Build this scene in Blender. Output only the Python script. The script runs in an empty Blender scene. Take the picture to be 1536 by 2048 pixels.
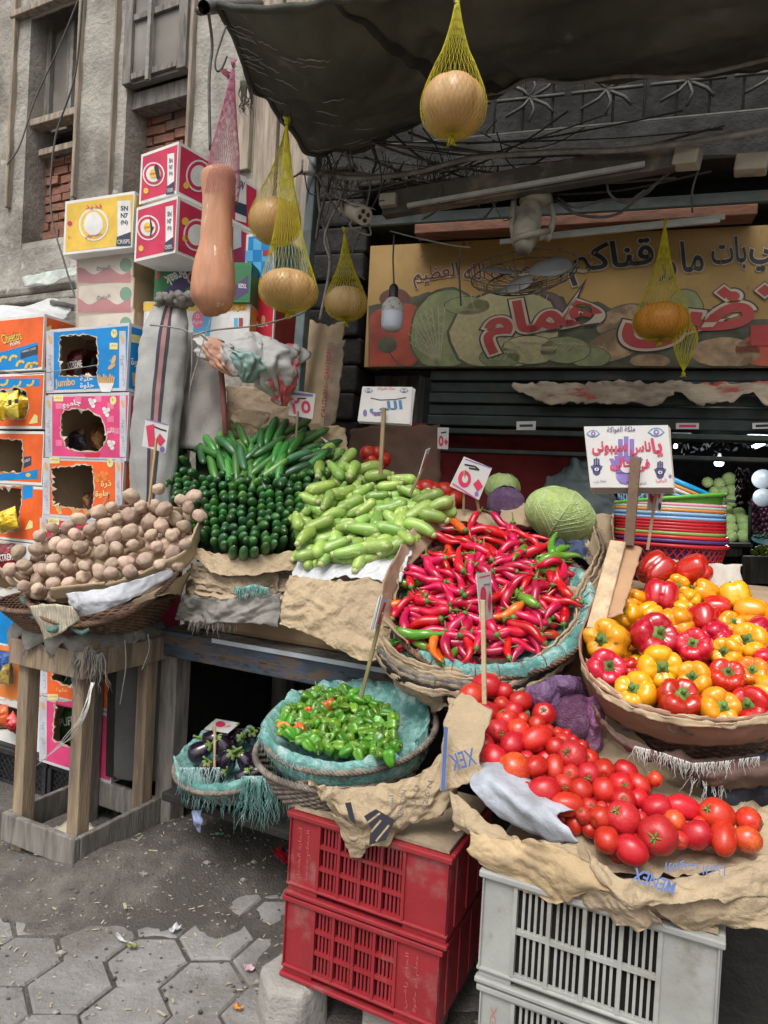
import bpy, math, random
from math import sin, cos, pi, radians, sqrt, atan2, exp
from mathutils import Vector as V, Matrix, noise
from mathutils.geometry import tessellate_polygon
R = random.Random(7)
sc = bpy.context.scene
COL = sc.collection
# ------------------------------------------------------------------ camera
FPX, CAMZ = 1365.0, 1.35
CM = Matrix.Translation((0, 0, CAMZ)) @ Matrix.Rotation(pi / 2 - radians(1.0), 4, 'X') @ Matrix.Rotation(radians(3.1), 4, 'Z')
cd = bpy.data.cameras.new('camera'); cam = bpy.data.objects.new('camera', cd); COL.objects.link(cam)
cd.sensor_fit = 'VERTICAL'; cd.sensor_height = 36; cd.lens = FPX / 2048 * 36; cd.clip_start = .05; cd.clip_end = 300
cam.matrix_world = CM; sc.camera = cam
# ------------------------------------------------------------------ sky, sun, exposure
SUN_EL, SUN_AZ = radians(58), radians(205)
w = bpy.data.worlds.new('World'); sc.world = w; w.use_nodes = True
nt = w.node_tree; bg = nt.nodes['Background']
sky = nt.nodes.new('ShaderNodeTexSky'); sky.sky_type = 'NISHITA'; sky.sun_disc = False
sky.sun_elevation = SUN_EL; sky.sun_rotation = SUN_AZ; sky.dust_density = 6; sky.air_density = 1.5
hs = nt.nodes.new('ShaderNodeHueSaturation'); hs.inputs['Saturation'].default_value = .25
nt.links.new(sky.outputs[0], hs.inputs['Color']); nt.links.new(hs.outputs[0], bg.inputs[0]); bg.inputs[1].default_value = .13
sl = bpy.data.lights.new('sun', 'SUN'); sl.energy = 1.4; sl.angle = radians(30); sl.color = (1, .97, .93)
so = bpy.data.objects.new('sun', sl); COL.objects.link(so)
sdir = V((sin(SUN_AZ) * cos(SUN_EL), cos(SUN_AZ) * cos(SUN_EL), sin(SUN_EL)))
so.rotation_euler = sdir.to_track_quat('Z', 'Y').to_euler(); so.location = (0, -3, 8)
vs = sc.view_settings; sc.display_settings.display_device = 'sRGB'
vs.view_transform = 'Standard'; vs.look = 'None'; vs.exposure = 0.42; vs.gamma = 1
sc.cycles.max_bounces = 6; sc.cycles.use_denoising = True; sc.cycles.transparent_max_bounces = 12
# ------------------------------------------------------------------ helpers: pixels to points, frames
def at(px, py, d): return CM @ V(((px - 768) / FPX * d, (1024 - py) / FPX * d, -d))
EYE = V((0, 0, CAMZ))
def ray(px, py): return (at(px, py, 1) - EYE)
A0 = radians(26)
EX, EY, EZ = V((cos(A0), -sin(A0), 0)), V((sin(A0), cos(A0), 0)), V((0, 0, 1))
def S(u, v, z): return EX * u + EY * v + EZ * z
def hit(px, py, p0, n):
    r = ray(px, py); return EYE + r * ((p0 - EYE).dot(n) / r.dot(n))
def pv(px, py, v): return hit(px, py, EY * v, EY)
def pz(px, py, z): return hit(px, py, V((0, 0, z)), EZ)
def yawed(a): a = radians(a); return V((cos(a), -sin(a), 0)), V((sin(a), cos(a), 0))
class Depth:      # a plane through rough (pixel, distance) readings, used as the face of a heap
    def __init__(s, pts):
        import numpy as np
        a = np.array([[x, y, 1] for x, y, d in pts], float); b = np.array([1 / d for x, y, d in pts])
        s.c = np.linalg.lstsq(a, b, rcond=None)[0]
        p = [s(*q[:2]) for q in ((900, 1000), (1000, 1000), (900, 1100))]
        n = (p[1] - p[0]).cross(p[2] - p[0]).normalized(); s.n = n if n.dot(EYE - p[0]) > 0 else -n
    def __call__(s, px, py): return at(px, py, 1 / float(s.c[0] * px + s.c[1] * py + s.c[2]))
# ------------------------------------------------------------------ materials
MT = {}
def M(name, base, rough=.6, var=.15, vs=8., bump=.15, bs=60., rnd=0, hue=0, c2=None, ms=3., lo=.5, hi=.6, spec=.5, metal=0,
      coat=0, sss=0, trans=0, st=(1, 1, 1), emis=0, c3=None, ms3=20., lo3=.6, hi3=.65, det=6, tr_col=None, bd=.004):
    if name in MT: return MT[name]
    m = bpy.data.materials.new(name); MT[name] = m; m.use_nodes = True
    n = m.node_tree.nodes; L = m.node_tree.links; b = n['Principled BSDF']
    def N(t, **k):
        x = n.new(t)
        for a, v_ in k.items(): x.inputs[a].default_value = v_
        return x
    tc = n.new('ShaderNodeTexCoord'); mp = N('ShaderNodeMapping', Scale=st)
    oi = n.new('ShaderNodeObjectInfo'); ml = n.new('ShaderNodeVectorMath'); ml.operation = 'SCALE'
    cx = n.new('ShaderNodeCombineXYZ')
    for i in range(3): L.new(oi.outputs['Random'], cx.inputs[i])
    L.new(cx.outputs[0], ml.inputs[0]); ml.inputs['Scale'].default_value = 7.3
    ad = n.new('ShaderNodeVectorMath'); L.new(tc.outputs['Object'], ad.inputs[0]); L.new(ml.outputs[0], ad.inputs[1]); L.new(ad.outputs[0], mp.inputs[0])
    def noi(scale, d=det):
        x = N('ShaderNodeTexNoise', Scale=scale, Detail=d, Roughness=.6); L.new(mp.outputs[0], x.inputs['Vector']); return x.outputs[0]
    def rng(src, lo, hi, a=0, z=1):
        x = N('ShaderNodeMapRange'); x.interpolation_type = 'SMOOTHSTEP'; L.new(src, x.inputs[0])
        x.inputs[1].default_value = lo; x.inputs[2].default_value = hi; x.inputs[3].default_value = a; x.inputs[4].default_value = z; return x.outputs[0]
    def mix(f, a, c):
        x = n.new('ShaderNodeMix'); x.data_type = 'RGBA'; L.new(f, x.inputs[0])
        for k, q in ((6, a), (7, c)):
            if isinstance(q, tuple): x.inputs[k].default_value = (*q[:3], 1)
            else: L.new(q, x.inputs[k])
        return x.outputs[2]
    cl = lambda k: tuple(min(1, max(0, q * k)) for q in base)
    col = mix(rng(noi(vs), .3, .7), cl(1 - var), cl(1 + var)) if var else None
    if c2: col = mix(rng(noi(ms), lo, hi), col or tuple(base), c2)
    if c3: col = mix(rng(noi(ms3), lo3, hi3), col or tuple(base), c3)
    if rnd or hue:
        h = n.new('ShaderNodeHueSaturation')
        if col: L.new(col, h.inputs['Color'])
        else: h.inputs['Color'].default_value = (*base, 1)
        L.new(rng(oi.outputs['Random'], 0, 1, 1 - rnd, 1 + rnd), h.inputs['Value'])
        if hue:
            m2 = n.new('ShaderNodeMath'); m2.operation = 'MULTIPLY'; m2.inputs[1].default_value = 13.7; L.new(oi.outputs['Random'], m2.inputs[0])
            m3 = n.new('ShaderNodeMath'); m3.operation = 'FRACT'; L.new(m2.outputs[0], m3.inputs[0])
            L.new(rng(m3.outputs[0], 0, 1, .5 - hue, .5 + hue), h.inputs['Hue'])
        col = h.outputs[0]
    if col: L.new(col, b.inputs['Base Color'])
    else: b.inputs['Base Color'].default_value = (*base, 1)
    b.inputs['Roughness'].default_value = rough
    if var: L.new(rng(noi(vs * 1.7), .3, .7, max(.04, rough - .1), min(1, rough + .12)), b.inputs['Roughness'])
    b.inputs['Specular IOR Level'].default_value = spec; b.inputs['Metallic'].default_value = metal
    b.inputs['Coat Weight'].default_value = coat; b.inputs['Coat Roughness'].default_value = .12
    if sss: b.inputs['Subsurface Weight'].default_value = sss; b.inputs['Subsurface Radius'].default_value = (.01, .006, .004); b.inputs['Subsurface Scale'].default_value = 1
    if emis: b.inputs['Emission Color'].default_value = (*base, 1); b.inputs['Emission Strength'].default_value = emis
    if bump:
        bp = N('ShaderNodeBump', Strength=min(1, bump * 3), Distance=bd); L.new(noi(bs, 8), bp.inputs['Height']); L.new(bp.outputs[0], b.inputs['Normal'])
    if trans:
        o = n['Material Output']; t = n.new('ShaderNodeBsdfTranslucent'); t.inputs[0].default_value = (*(tr_col or base), 1)
        x = n.new('ShaderNodeMixShader'); x.inputs[0].default_value = trans; L.new(b.outputs[0], x.inputs[1]); L.new(t.outputs[0], x.inputs[2]); L.new(x.outputs[0], o.inputs[0])
    return m
def P(name, c, rough=.55): return M('print_' + name, tuple(q * .88 for q in c), rough, var=.16, vs=7, bump=.06, bs=18, c3=tuple(.55 * q + .2 for q in c), ms3=24, lo3=.67, hi3=.74)   # printing inks
# ------------------------------------------------------------------ mesh builder
class MB:
    def __init__(s): s.v = []; s.f = []; s.m = []; s.sm = []; s.mats = []
    def mi(s, m):
        if m not in s.mats: s.mats.append(m)
        return s.mats.index(m)
    def add(s, vs_, fs, m, smooth=False):
        o = len(s.v); s.v += [V(q) for q in vs_]; k = s.mi(m)
        for f in fs: s.f.append([o + i for i in f]); s.m.append(k); s.sm.append(smooth)
        return s
    def box(s, c, size, m, ax=None):
        a = ax or (V((1, 0, 0)), V((0, 1, 0)), V((0, 0, 1))); h = [q / 2 for q in size]; c = V(c)
        vs_ = [c + a[0] * (h[0] * i) + a[1] * (h[1] * j) + a[2] * (h[2] * k) for i in (-1, 1) for j in (-1, 1) for k in (-1, 1)]
        return s.add(vs_, [(0, 1, 3, 2), (4, 6, 7, 5), (0, 4, 5, 1), (2, 3, 7, 6), (0, 2, 6, 4), (1, 5, 7, 3)], m)
    def sbox(s, u0, u1, v0, v1, z0, z1, m): return s.box(S((u0 + u1) / 2, (v0 + v1) / 2, (z0 + z1) / 2), (u1 - u0, v1 - v0, z1 - z0), m, (EX, EY, EZ))
    def beam(s, a, b, w, h, m, up=EZ):
        a = V(a); b = V(b); d = (b - a); L = d.length; d.normalize(); side = d.cross(up).normalized(); u2 = side.cross(d)
        return s.box((a + b) / 2, (L, w, h), m, (d, side, u2))
    def grid(s, rows, m, cu=False, smooth=True, cap0=False, cap1=False):
        nr, nc = len(rows), len(rows[0]); vs_ = [p for r in rows for p in r]; fs = []
        for i in range(nr - 1):
            for j in range(nc if cu else nc - 1):
                k = (j + 1) % nc; fs.append((i * nc + j, i * nc + k, (i + 1) * nc + k, (i + 1) * nc + j))
        if cap0: fs.append(tuple(range(nc))[::-1])
        if cap1: fs.append(tuple((nr - 1) * nc + j for j in range(nc)))
        return s.add(vs_, fs, m, smooth)
    def tube(s, pts, r, m, n=6, cap=True, smooth=True):
        pts = [V(p) for p in pts]; rr = r if isinstance(r, (list, tuple)) else [r] * len(pts); rows = []; prev = None
        for i, p in enumerate(pts):
            t = (pts[min(i + 1, len(pts) - 1)] - pts[max(i - 1, 0)])
            t = t.normalized() if t.length > 1e-9 else V((0, 0, 1))
            if prev is None: prev = t.orthogonal().normalized()
            a = (prev - t * prev.dot(t)); a = a.normalized() if a.length > 1e-6 else t.orthogonal().normalized(); prev = a; b = t.cross(a)
            rows.append([p + (a * cos(2 * pi * k / n) + b * sin(2 * pi * k / n)) * rr[i] for k in range(n)])
        return s.grid(rows, m, True, smooth, cap, cap)
    def lathe(s, prof, m, n=24, c=(0, 0, 0), ax=None, smooth=True, fn=None):
        a = ax or (V((1, 0, 0)), V((0, 1, 0)), V((0, 0, 1))); c = V(c); rows = []
        for r, z in prof:
            row = []
            for k in range(n):
                th = 2 * pi * k / n; q, zz = (r, z) if fn is None else fn(r, z, th)
                row.append(c + a[0] * (q * cos(th)) + a[1] * (q * sin(th)) + a[2] * zz)
            rows.append(row)
        return s.grid(rows, m, True, smooth)
    def poly(s, pts, m): return s.add(pts, [tuple(range(len(pts)))], m)
def frame_of(n, up=EZ):
    n = V(n).normalized(); a = up.cross(n)
    a = a.normalized() if a.length > 1e-4 else n.orthogonal().normalized()
    return (a, n.cross(a), n)
def link(name, mb, parent=None, bev=0, solid=0, sub=0, raw=False):
    me = bpy.data.meshes.new(name)
    if parent:
        off = V((0, 0, 0)); q_ = parent
        while q_: off = off + q_.location; q_ = q_.parent
    elif raw: off = V((0, 0, 0))
    else:
        xs = [[q[i] for q in mb.v] for i in range(3)]; off = V(((min(xs[0]) + max(xs[0])) / 2, (min(xs[1]) + max(xs[1])) / 2, min(xs[2])))
    me.from_pydata([q - off for q in mb.v], [], mb.f)
    for m in mb.mats: me.materials.append(m)
    me.polygons.foreach_set('material_index', mb.m); me.polygons.foreach_set('use_smooth', mb.sm); me.update()
    o = bpy.data.objects.new(name, me); COL.objects.link(o)
    if parent: o.parent = parent
    else: o.location = off
    if solid:
        q = o.modifiers.new('thick', 'SOLIDIFY'); q.thickness = solid; q.offset = 0
    if bev:
        q = o.modifiers.new('bevel', 'BEVEL'); q.width = bev; q.segments = 2; q.limit_method = 'ANGLE'; q.angle_limit = radians(40)
    if sub:
        q = o.modifiers.new('sub', 'SUBSURF'); q.levels = sub; q.render_levels = sub
    return o
def tag(o, label, cat, group=None, kind=None):
    if label: o['label'] = label
    if cat: o['category'] = cat
    if group: o['group'] = group
    if kind: o['kind'] = kind
    return o
def thing(name, loc, label, cat, group=None):
    o = bpy.data.objects.new(name, None); COL.objects.link(o); o.location = V(loc); o.empty_display_size = .05
    return tag(o, label, cat, group)
def struct(name, mb, **k): o = link(name, mb, **k); o['kind'] = 'structure'; return o
def clone(proto, mat4, label=None, group=None, only=None):
    o = proto.copy(); COL.objects.link(o); o.matrix_world = mat4
    if label: o['label'] = label
    if group: o['group'] = group
    for ch in PRC.get(proto.name, []):
        if only and ch.name.split('.')[0] in only: continue
        c = ch.copy(); COL.objects.link(c); c.parent = o
    return o
PRC = {}       # prototype name -> its parts
PROTOS = []
def proto(name, mb, cat, parts=(), sub=0):
    o = link(name, mb, raw=True, sub=sub); o['category'] = cat; PROTOS.append(o); PRC[o.name] = []
    for pn, pm in parts:
        c = link(pn, pm, parent=o); PRC[o.name].append(c); PROTOS.append(c)
    return o
def pose(p, axis, spin=0, s=1.0):
    a = frame_of(axis); m = Matrix((a[0], a[1], a[2])).transposed().to_4x4()
    return Matrix.Translation(p) @ m @ Matrix.Rotation(spin, 4, 'Z') @ Matrix.Scale(s, 4)
def pose_x(p, xdir, up, roll=0, s=1.0):      # long things: local x along xdir
    x = V(xdir).normalized(); z = (V(up) - x * V(up).dot(x)).normalized(); y = z.cross(x)
    return Matrix.Translation(p) @ Matrix((x, y, z)).transposed().to_4x4() @ Matrix.Rotation(roll, 4, 'X') @ Matrix.Scale(s, 4)
# ------------------------------------------------------------------ crumpled and draped sheets
def catmull(p, t):
    n = len(p) - 1; x = t * n; i = min(int(x), n - 1); f = x - i
    g = lambda k: p[k] if 0 <= k <= n else (p[0] * 2 - p[1] if k < 0 else p[n] * 2 - p[n - 1])
    a, b, c, d = g(i - 1), g(i), g(i + 1), g(i + 2)
    return .5 * ((2 * b) + (c - a) * f + (2 * a - 5 * b + 4 * c - d) * f * f + (3 * b - a - 3 * c + d) * f ** 3)
def crease(p, sc_=1.0, seed=0):
    q = V(p) * sc_ + V((seed * 3.1, seed * 1.7, seed * .9)); d = noise.voronoi(q)[0]
    d2 = noise.voronoi(q * 2.3 + V((5, 5, 5)))[0]
    return (d[1] - d[0]) * .6 + (d2[1] - d2[0]) * .3 + noise.noise(q * .7) * .5
def folds(p, sc_, seed):
    g = random.Random(seed * 77 + 5); q = p * sc_ * .9; w_ = V((noise.noise(q * 1.1), noise.noise(q * 1.1 + V((9, 0, 0))), noise.noise(q * 1.1 + V((0, 9, 0))))) * .55; s = 0
    for i in range(7):
        d = V((g.uniform(-1, 1), g.uniform(-1, 1), g.uniform(-1, 1))).normalized(); f = g.uniform(.7, 3.4); x = (q + w_).dot(d) * f + g.random() * 9; t = abs((x % 1.0) - .5) * 2
        s += (t - .5) / f ** .75 * (.5 + .8 * noise.noise(q * .9 + V((i * 3, 0, 0))))
    return s
def sheet_rows(rows, nu=40, nv=40, amp=.006, sc_=14., edge=.004, seed=1, world=False):
    pts = [[(V(q) if world else at(*q)) for q in r] for r in rows]
    out = []
    for i in range(nv + 1):
        t = i / nv; ctrl_n = len(pts[0])
        col = [catmull([r[k] for r in pts], t) for k in range(ctrl_n)]
        out.append([catmull(col, j / nu) for j in range(nu + 1)])
    res = []
    for i in range(nv + 1):
        row = []
        for j in range(nu + 1):
            p = out[i][j]; a = out[i][min(j + 1, nu)] - out[i][max(j - 1, 0)]; b = out[min(i + 1, nv)][j] - out[max(i - 1, 0)][j]
            n = a.cross(b); n = n.normalized() if n.length > 1e-9 else V((0, 0, 1))
            q = p + n * ((crease(p, sc_, seed) - .35) * amp * .35 + folds(p, sc_, seed) * amp * .6 + folds(p, sc_ * 2.7, seed + 3) * amp * .13)
            if edge and (i in (0, nv) or j in (0, nu)):
                q = q + V((noise.noise(p * 45 + V((seed, 0, 0))), noise.noise(p * 45 + V((0, seed, 9))), noise.noise(p * 45 + V((3, 0, seed))))) * edge * 1.6 + (a.normalized() if i in (0, nv) else b.normalized()).cross(n) * edge * 2.5 * max(0, noise.noise(p * 17 + V((seed, 3, 0))) - .15) * (-1 if i == 0 or j == nu else 1)
            row.append(q)
        res.append(row)
    return res
def sheet(name, rows, m, label=None, cat=None, nu=40, nv=40, amp=.006, sc_=14., edge=.004, seed=1, thick=.0015, parent=None, group=None, world=False):
    if 'paper' in (cat or ''): nu, nv, thick = int(nu * 1.5), int(nv * 1.6), .0006
    mb = MB(); mb.grid(sheet_rows(rows, nu, nv, amp, sc_, edge, seed, world), m); o = link(name, mb, parent, solid=thick)
    if not parent and label: tag(o, label, cat, group)
    return o
# ------------------------------------------------------------------ writing
AR = dict(zip('اأةدذرزوى', [0xFE8D, 0xFE83, 0xFE93, 0xFEA9, 0xFEAB, 0xFEAD, 0xFEAF, 0xFEED, 0xFEEF]))
AR4 = dict(zip('بتثجحخسشصضطظعغفقكلمنهي', [0xFE8F, 0xFE95, 0xFE99, 0xFE9D, 0xFEA1, 0xFEA5, 0xFEB1, 0xFEB5, 0xFEB9, 0xFEBD, 0xFEC1, 0xFEC5, 0xFEC9, 0xFECD, 0xFED1, 0xFED5, 0xFED9, 0xFEDD, 0xFEE1, 0xFEE5, 0xFEE9, 0xFEF1]))
def shape_ar(t):
    t = t.replace('لا', '\ue000'); out = []
    for i, ch in enumerate(t):
        pj = i > 0 and (t[i - 1] in AR4 or t[i - 1] == 'ـ'); nx = t[i + 1] if i + 1 < len(t) else ' '
        nj = nx in AR or nx in AR4 or nx in '\ue000ـ'
        if ch == '\ue000': out.append(chr(0xFEFB + (1 if pj else 0)))
        elif ch in AR: out.append(chr(AR[ch] + (1 if pj else 0)))
        elif ch in AR4: out.append(chr(AR4[ch] + (3 if pj and nj else 2 if nj else 1 if pj else 0)))
        else: out.append(ch)
    s = ''.join(out[::-1])
    return s
TXT = {}
def text_mesh(t, bold=0.):
    k = (t, bold)
    if k in TXT: return TXT[k]
    if any('\u0600' <= c <= '\u06ff' and c in AR or c in AR4 for c in t): s = shape_ar(t)
    else: s = t
    c = bpy.data.curves.new('lettering', 'FONT'); c.body = s; c.resolution_u = 3; c.offset = bold
    o = bpy.data.objects.new('lettering', c); COL.objects.link(o); bpy.context.view_layer.update()
    me = bpy.data.meshes.new_from_object(o.evaluated_get(bpy.context.evaluated_depsgraph_get()))
    vs_ = [(q.co.x, q.co.y) for q in me.vertices]; fs = [tuple(p.vertices) for p in me.polygons]
    bpy.data.objects.remove(o); bpy.data.curves.remove(c); bpy.data.meshes.remove(me)
    xs = [q[0] for q in vs_] or [0, 1]; ys = [q[1] for q in vs_] or [0, 1]
    TXT[k] = (vs_, fs, min(xs), max(xs), min(ys), max(ys)); return TXT[k]
class Face:      # a flat surface one prints on; lay() turns photo readings into points of that surface
    def __init__(s, o, u, n): s.o = V(o); s.u = V(u).normalized(); s.n = V(n).normalized(); s.v = s.n.cross(s.u).normalized()
    def lay(s, px, py, k=1): return hit(px, py, s.o, s.n) + s.n * (.0006 * k)
    def uv(s, a, b, k=1): return s.o + s.u * a + s.v * b + s.n * (.0006 * k)
    def poly(s, mb, pts, m, k=1, hole=None):
        P_ = [s.lay(x, y, k) for x, y in pts]
        if hole is None and len(P_) <= 4: mb.poly(P_, m); return
        H = [s.lay(x, y, k) for x, y in hole] if hole else None
        l2 = lambda L: [V(((q - s.o).dot(s.u), (q - s.o).dot(s.v), 0)) for q in L]
        tr = tessellate_polygon([l2(P_)] + ([l2(H)] if H else []))
        mb.add(P_ + (H or []), tr, m)
    def ell(s, mb, x, y, rx, ry, m, k=1, n=20, rot=0, a0=0, a1=2 * pi):
        s.poly(mb, [(x + rx * cos(t) * cos(rot) - ry * sin(t) * sin(rot), y + rx * cos(t) * sin(rot) + ry * sin(t) * cos(rot)) for t in [a0 + (a1 - a0) * i / n for i in range(n)]], m, k)
    def line(s, mb, pts, w, m, k=1):
        for (x0, y0), (x1, y1) in zip(pts, pts[1:]):
            L = max(1e-6, sqrt((x1 - x0) ** 2 + (y1 - y0) ** 2)); nx, ny = -(y1 - y0) / L * w / 2, (x1 - x0) / L * w / 2
            s.poly(mb, [(x0 + nx, y0 + ny), (x1 + nx, y1 + ny), (x1 - nx, y1 - ny), (x0 - nx, y0 - ny)], m, k)
    def text(s, mb, t, x0, y0, x1, y1, h, m, k=2, bold=0., flip=False):
        # baseline-box: lower left (x0,y0) to lower right (x1,y1) of the drawn ink, h pixels tall
        vs_, fs, a, b, c, d = text_mesh(t, bold)
        if not fs: return
        L = sqrt((x1 - x0) ** 2 + (y1 - y0) ** 2); ux, uy = (x1 - x0) / L, (y1 - y0) / L; vx, vy = uy, -ux
        out = []
        for x, y in vs_:
            f = (x - a) / (b - a) * L; g = (y - c) / (d - c) * h
            if flip: f = L - f; g = h - g
            out.append(s.lay(x0 + ux * f + vx * g, y0 + uy * f + vy * g, k))
        mb.add(out, fs, m)
    def otext(s, mb, t, x0, y0, x1, y1, h, layers, k=2):   # outlined lettering, widest layer first
        _, _, a, b, c, d = text_mesh(t, layers[-1][1]); L = sqrt((x1 - x0) ** 2 + (y1 - y0) ** 2); ux, uy = (x1 - x0) / L, (y1 - y0) / L; vx, vy = uy, -ux
        for i, (m, bo) in enumerate(layers):
            vs_, fs = text_mesh(t, bo)[:2]; out = []
            for x, y in vs_:
                f = (x - a) / (b - a) * L; g = (y - c) / (d - c) * h; out.append(s.lay(x0 + ux * f + vx * g, y0 + uy * f + vy * g, k + 1.5 * i))
            mb.add(out, fs, m)
def px_face(corners, d):  # corners: photo corners tl,tr,br,bl; d: one distance or four
    dd = d if isinstance(d, (list, tuple)) else [d] * 4
    p = [at(x, y, q) for (x, y), q in zip(corners, dd)]
    u = p[1] - p[0]; n = u.cross(p[0] - p[3]).normalized()
    if n.dot(EYE - p[0]) < 0: n = -n
    return Face(p[0], u, n), p
def poisson(poly, r, n, seed, tries=4000):
    g = random.Random(seed); xs = [p[0] for p in poly]; ys = [p[1] for p in poly]; out = []
    def inside(x, y):
        c = False; j = len(poly) - 1
        for i in range(len(poly)):
            (xi, yi), (xj, yj) = poly[i], poly[j]
            if (yi > y) != (yj > y) and x < (xj - xi) * (y - yi) / (yj - yi) + xi: c = not c
            j = i
        return c
    for _ in range(tries):
        x, y = g.uniform(min(xs), max(xs)), g.uniform(min(ys), max(ys))
        if inside(x, y) and all((x - a) ** 2 + (y - b) ** 2 > r * r for a, b in out): out.append((x, y))
        if len(out) >= n: break
    return out
def zp(ox, oy, k, pts): return [(ox + x * k, oy + y * k, *rest) for x, y, *rest in pts]
# ================================================================== materials of the place
plaster = M('plaster', (.35, .325, .285), .9, .25, 2.5, .4, 34, c2=(.17, .152, .13), ms=1.3, lo=.44, hi=.66, c3=(.43, .41, .37), ms3=9, lo3=.62, hi3=.7, bd=.012)
oldwood = M('old_wood', (.33, .27, .21), .85, .3, 5, .3, 30, c2=(.17, .14, .115), ms=4, lo=.48, hi=.7, st=(6, 6, .6), bd=.006)
greywood = M('grey_wood', (.2, .185, .165), .88, .3, 6, .35, 30, c2=(.1, .09, .08), ms=5, lo=.5, hi=.7, st=(5, 5, .8), bd=.006)
brownwood = M('brown_wood', (.27, .2, .135), .85, .3, 5, .35, 26, c2=(.13, .1, .075), ms=4, lo=.47, hi=.72, st=(6, 6, .7), c3=(.38, .29, .17), ms3=3, lo3=.58, hi3=.7, bd=.006)
sawnwood = M('sawn_wood', (.55, .4, .25), .8, .2, 6, .25, 40, st=(4, 4, .6), c2=(.4, .3, .2), ms=5)
dirt = M('dirt', (.12, .108, .095), .95, .3, 14, .7, 110, c2=(.08, .071, .062), ms=2.2, lo=.45, hi=.62, c3=(.2, .18, .16), ms3=45, lo3=.66, hi3=.72, bd=.012)
stone = M('paver', (.24, .232, .22), .85, .18, 9, .35, 70, c2=(.15, .138, .125), ms=3, lo=.44, hi=.68, c3=(.38, .37, .35), ms3=60, lo3=.66, hi3=.7, bd=.006, rnd=0)
brick = M('brick', (.27, .125, .085), .9, .3, 9, .4, 50, c2=(.2, .15, .12), ms=5, lo=.5, hi=.68, bd=.01)
mortar = M('mortar', (.21, .19, .165), .95, .25, 8, .5, 50, bd=.012)
glassd = M('dusty_pane', (.17, .155, .135), .45, .2, 3, .1, 20, c2=(.25, .235, .21), ms=2.2, lo=.5, hi=.7)
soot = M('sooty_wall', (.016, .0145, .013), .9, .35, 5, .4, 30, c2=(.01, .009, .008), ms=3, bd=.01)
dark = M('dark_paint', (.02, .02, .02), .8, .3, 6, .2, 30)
greenpaint = M('dark_green_paint', (.016, .028, .024), .6, .3, 6, .2, 40, c2=(.05, .035, .025), ms=6, lo=.56, hi=.66)
canvas = M('canvas', (.115, .12, .098), .85, .3, 3, .3, 120, c2=(.055, .057, .047), ms=2.5, lo=.4, hi=.7, c3=(.2, .2, .18), ms3=7, lo3=.58, hi3=.75, trans=.2, tr_col=(.12, .13, .1), bd=.004)
cable = M('cable_dust', (.1, .095, .085), .8, .3, 20, 0)
cablel = M('cable_pale', (.24, .225, .2), .8, .3, 20, 0)
steel = M('old_steel', (.16, .155, .145), .55, .25, 10, .15, 40, metal=.6, c2=(.1, .06, .04), ms=8, lo=.55, hi=.65)
concrete = M('concrete', (.3, .285, .26), .92, .2, 6, .4, 60, c2=(.18, .17, .155), ms=4, lo=.5, hi=.7, bd=.008)
# ================================================================== ground and paving
mounds = [(150, 1770, .16, .05), (250, 1755, .15, .05), (340, 1710, .2, .05), (60, 1740, .2, .04), (400, 1775, .15, .026), (290, 1800, .12, .02), (170, 1800, .12, .018), (420, 1680, .25, .04),
          (520, 1700, .2, .012), (560, 1940, .06, .016), (640, 1900, .16, .018), (760, 1990, .3, .015), (440, 1850, .07, .012)]
MOUND = [(pz(x, y, 0), r, h) for x, y, r, h in mounds]
def dirt_z(p):
    z = -.0095 + sum(h * exp(-((p.x - q.x) ** 2 + (p.y - q.y) ** 2) / r ** 2) for q, r, h in MOUND)
    if p.y > 2.2: z += .018 * min(1, (p.y - 2.2) / .4)
    z += .007 * noise.noise(V((p.x * 6, p.y * 6, 0))) + .004 * noise.noise(V((p.x * 19, p.y * 19, 3))) + .0025 * noise.noise(V((p.x * 55, p.y * 55, 3)))
    return z
xs = [-40, -20, -10, -5, -3.4] + [-2.9 + .022 * i for i in range(180)] + [1.3, 2, 3, 5, 10, 20, 40]
ys = [-40, -15, -5, -2, 0, .6] + [1.0 + .024 * i for i in range(105)] + [3.7, 4.2, 6, 12, 30, 60]
mb = MB(); mb.grid([[V((x, y, dirt_z(V((x, y, 0))))) for x in xs] for y in ys], dirt); struct('ground', mb, raw=True)
mb = MB(); r6 = .118; g = random.Random(3)
for i in range(-24, 20):
    for j in range(-6, 26):
        cx, cy = (i + .5 * (j % 2)) * r6 * 1.732 + .04, j * r6 * 1.5 - .3
        c = S(cx, cy, 0)
        if c.y < -.8 or c.y > 3.0 or c.x < -3.2 or c.x > 2.6: continue
        tx, ty, dz = g.uniform(-.015, .015), g.uniform(-.015, .015), g.uniform(-.004, .003)
        ring = lambda rr, z: [c + S(rr * cos(pi / 6 + pi / 3 * k), rr * sin(pi / 6 + pi / 3 * k), z + dz + (tx * cos(pi / 3 * k) + ty * sin(pi / 3 * k)) * rr) for k in range(6)]
        ra = r6 - g.uniform(.003, .007)
        mb.grid([ring(ra, -.05), ring(ra, -.006), ring(ra - .006, 0)], stone, True, False, False, True)
struct('paving', mb, raw=True)
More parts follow.
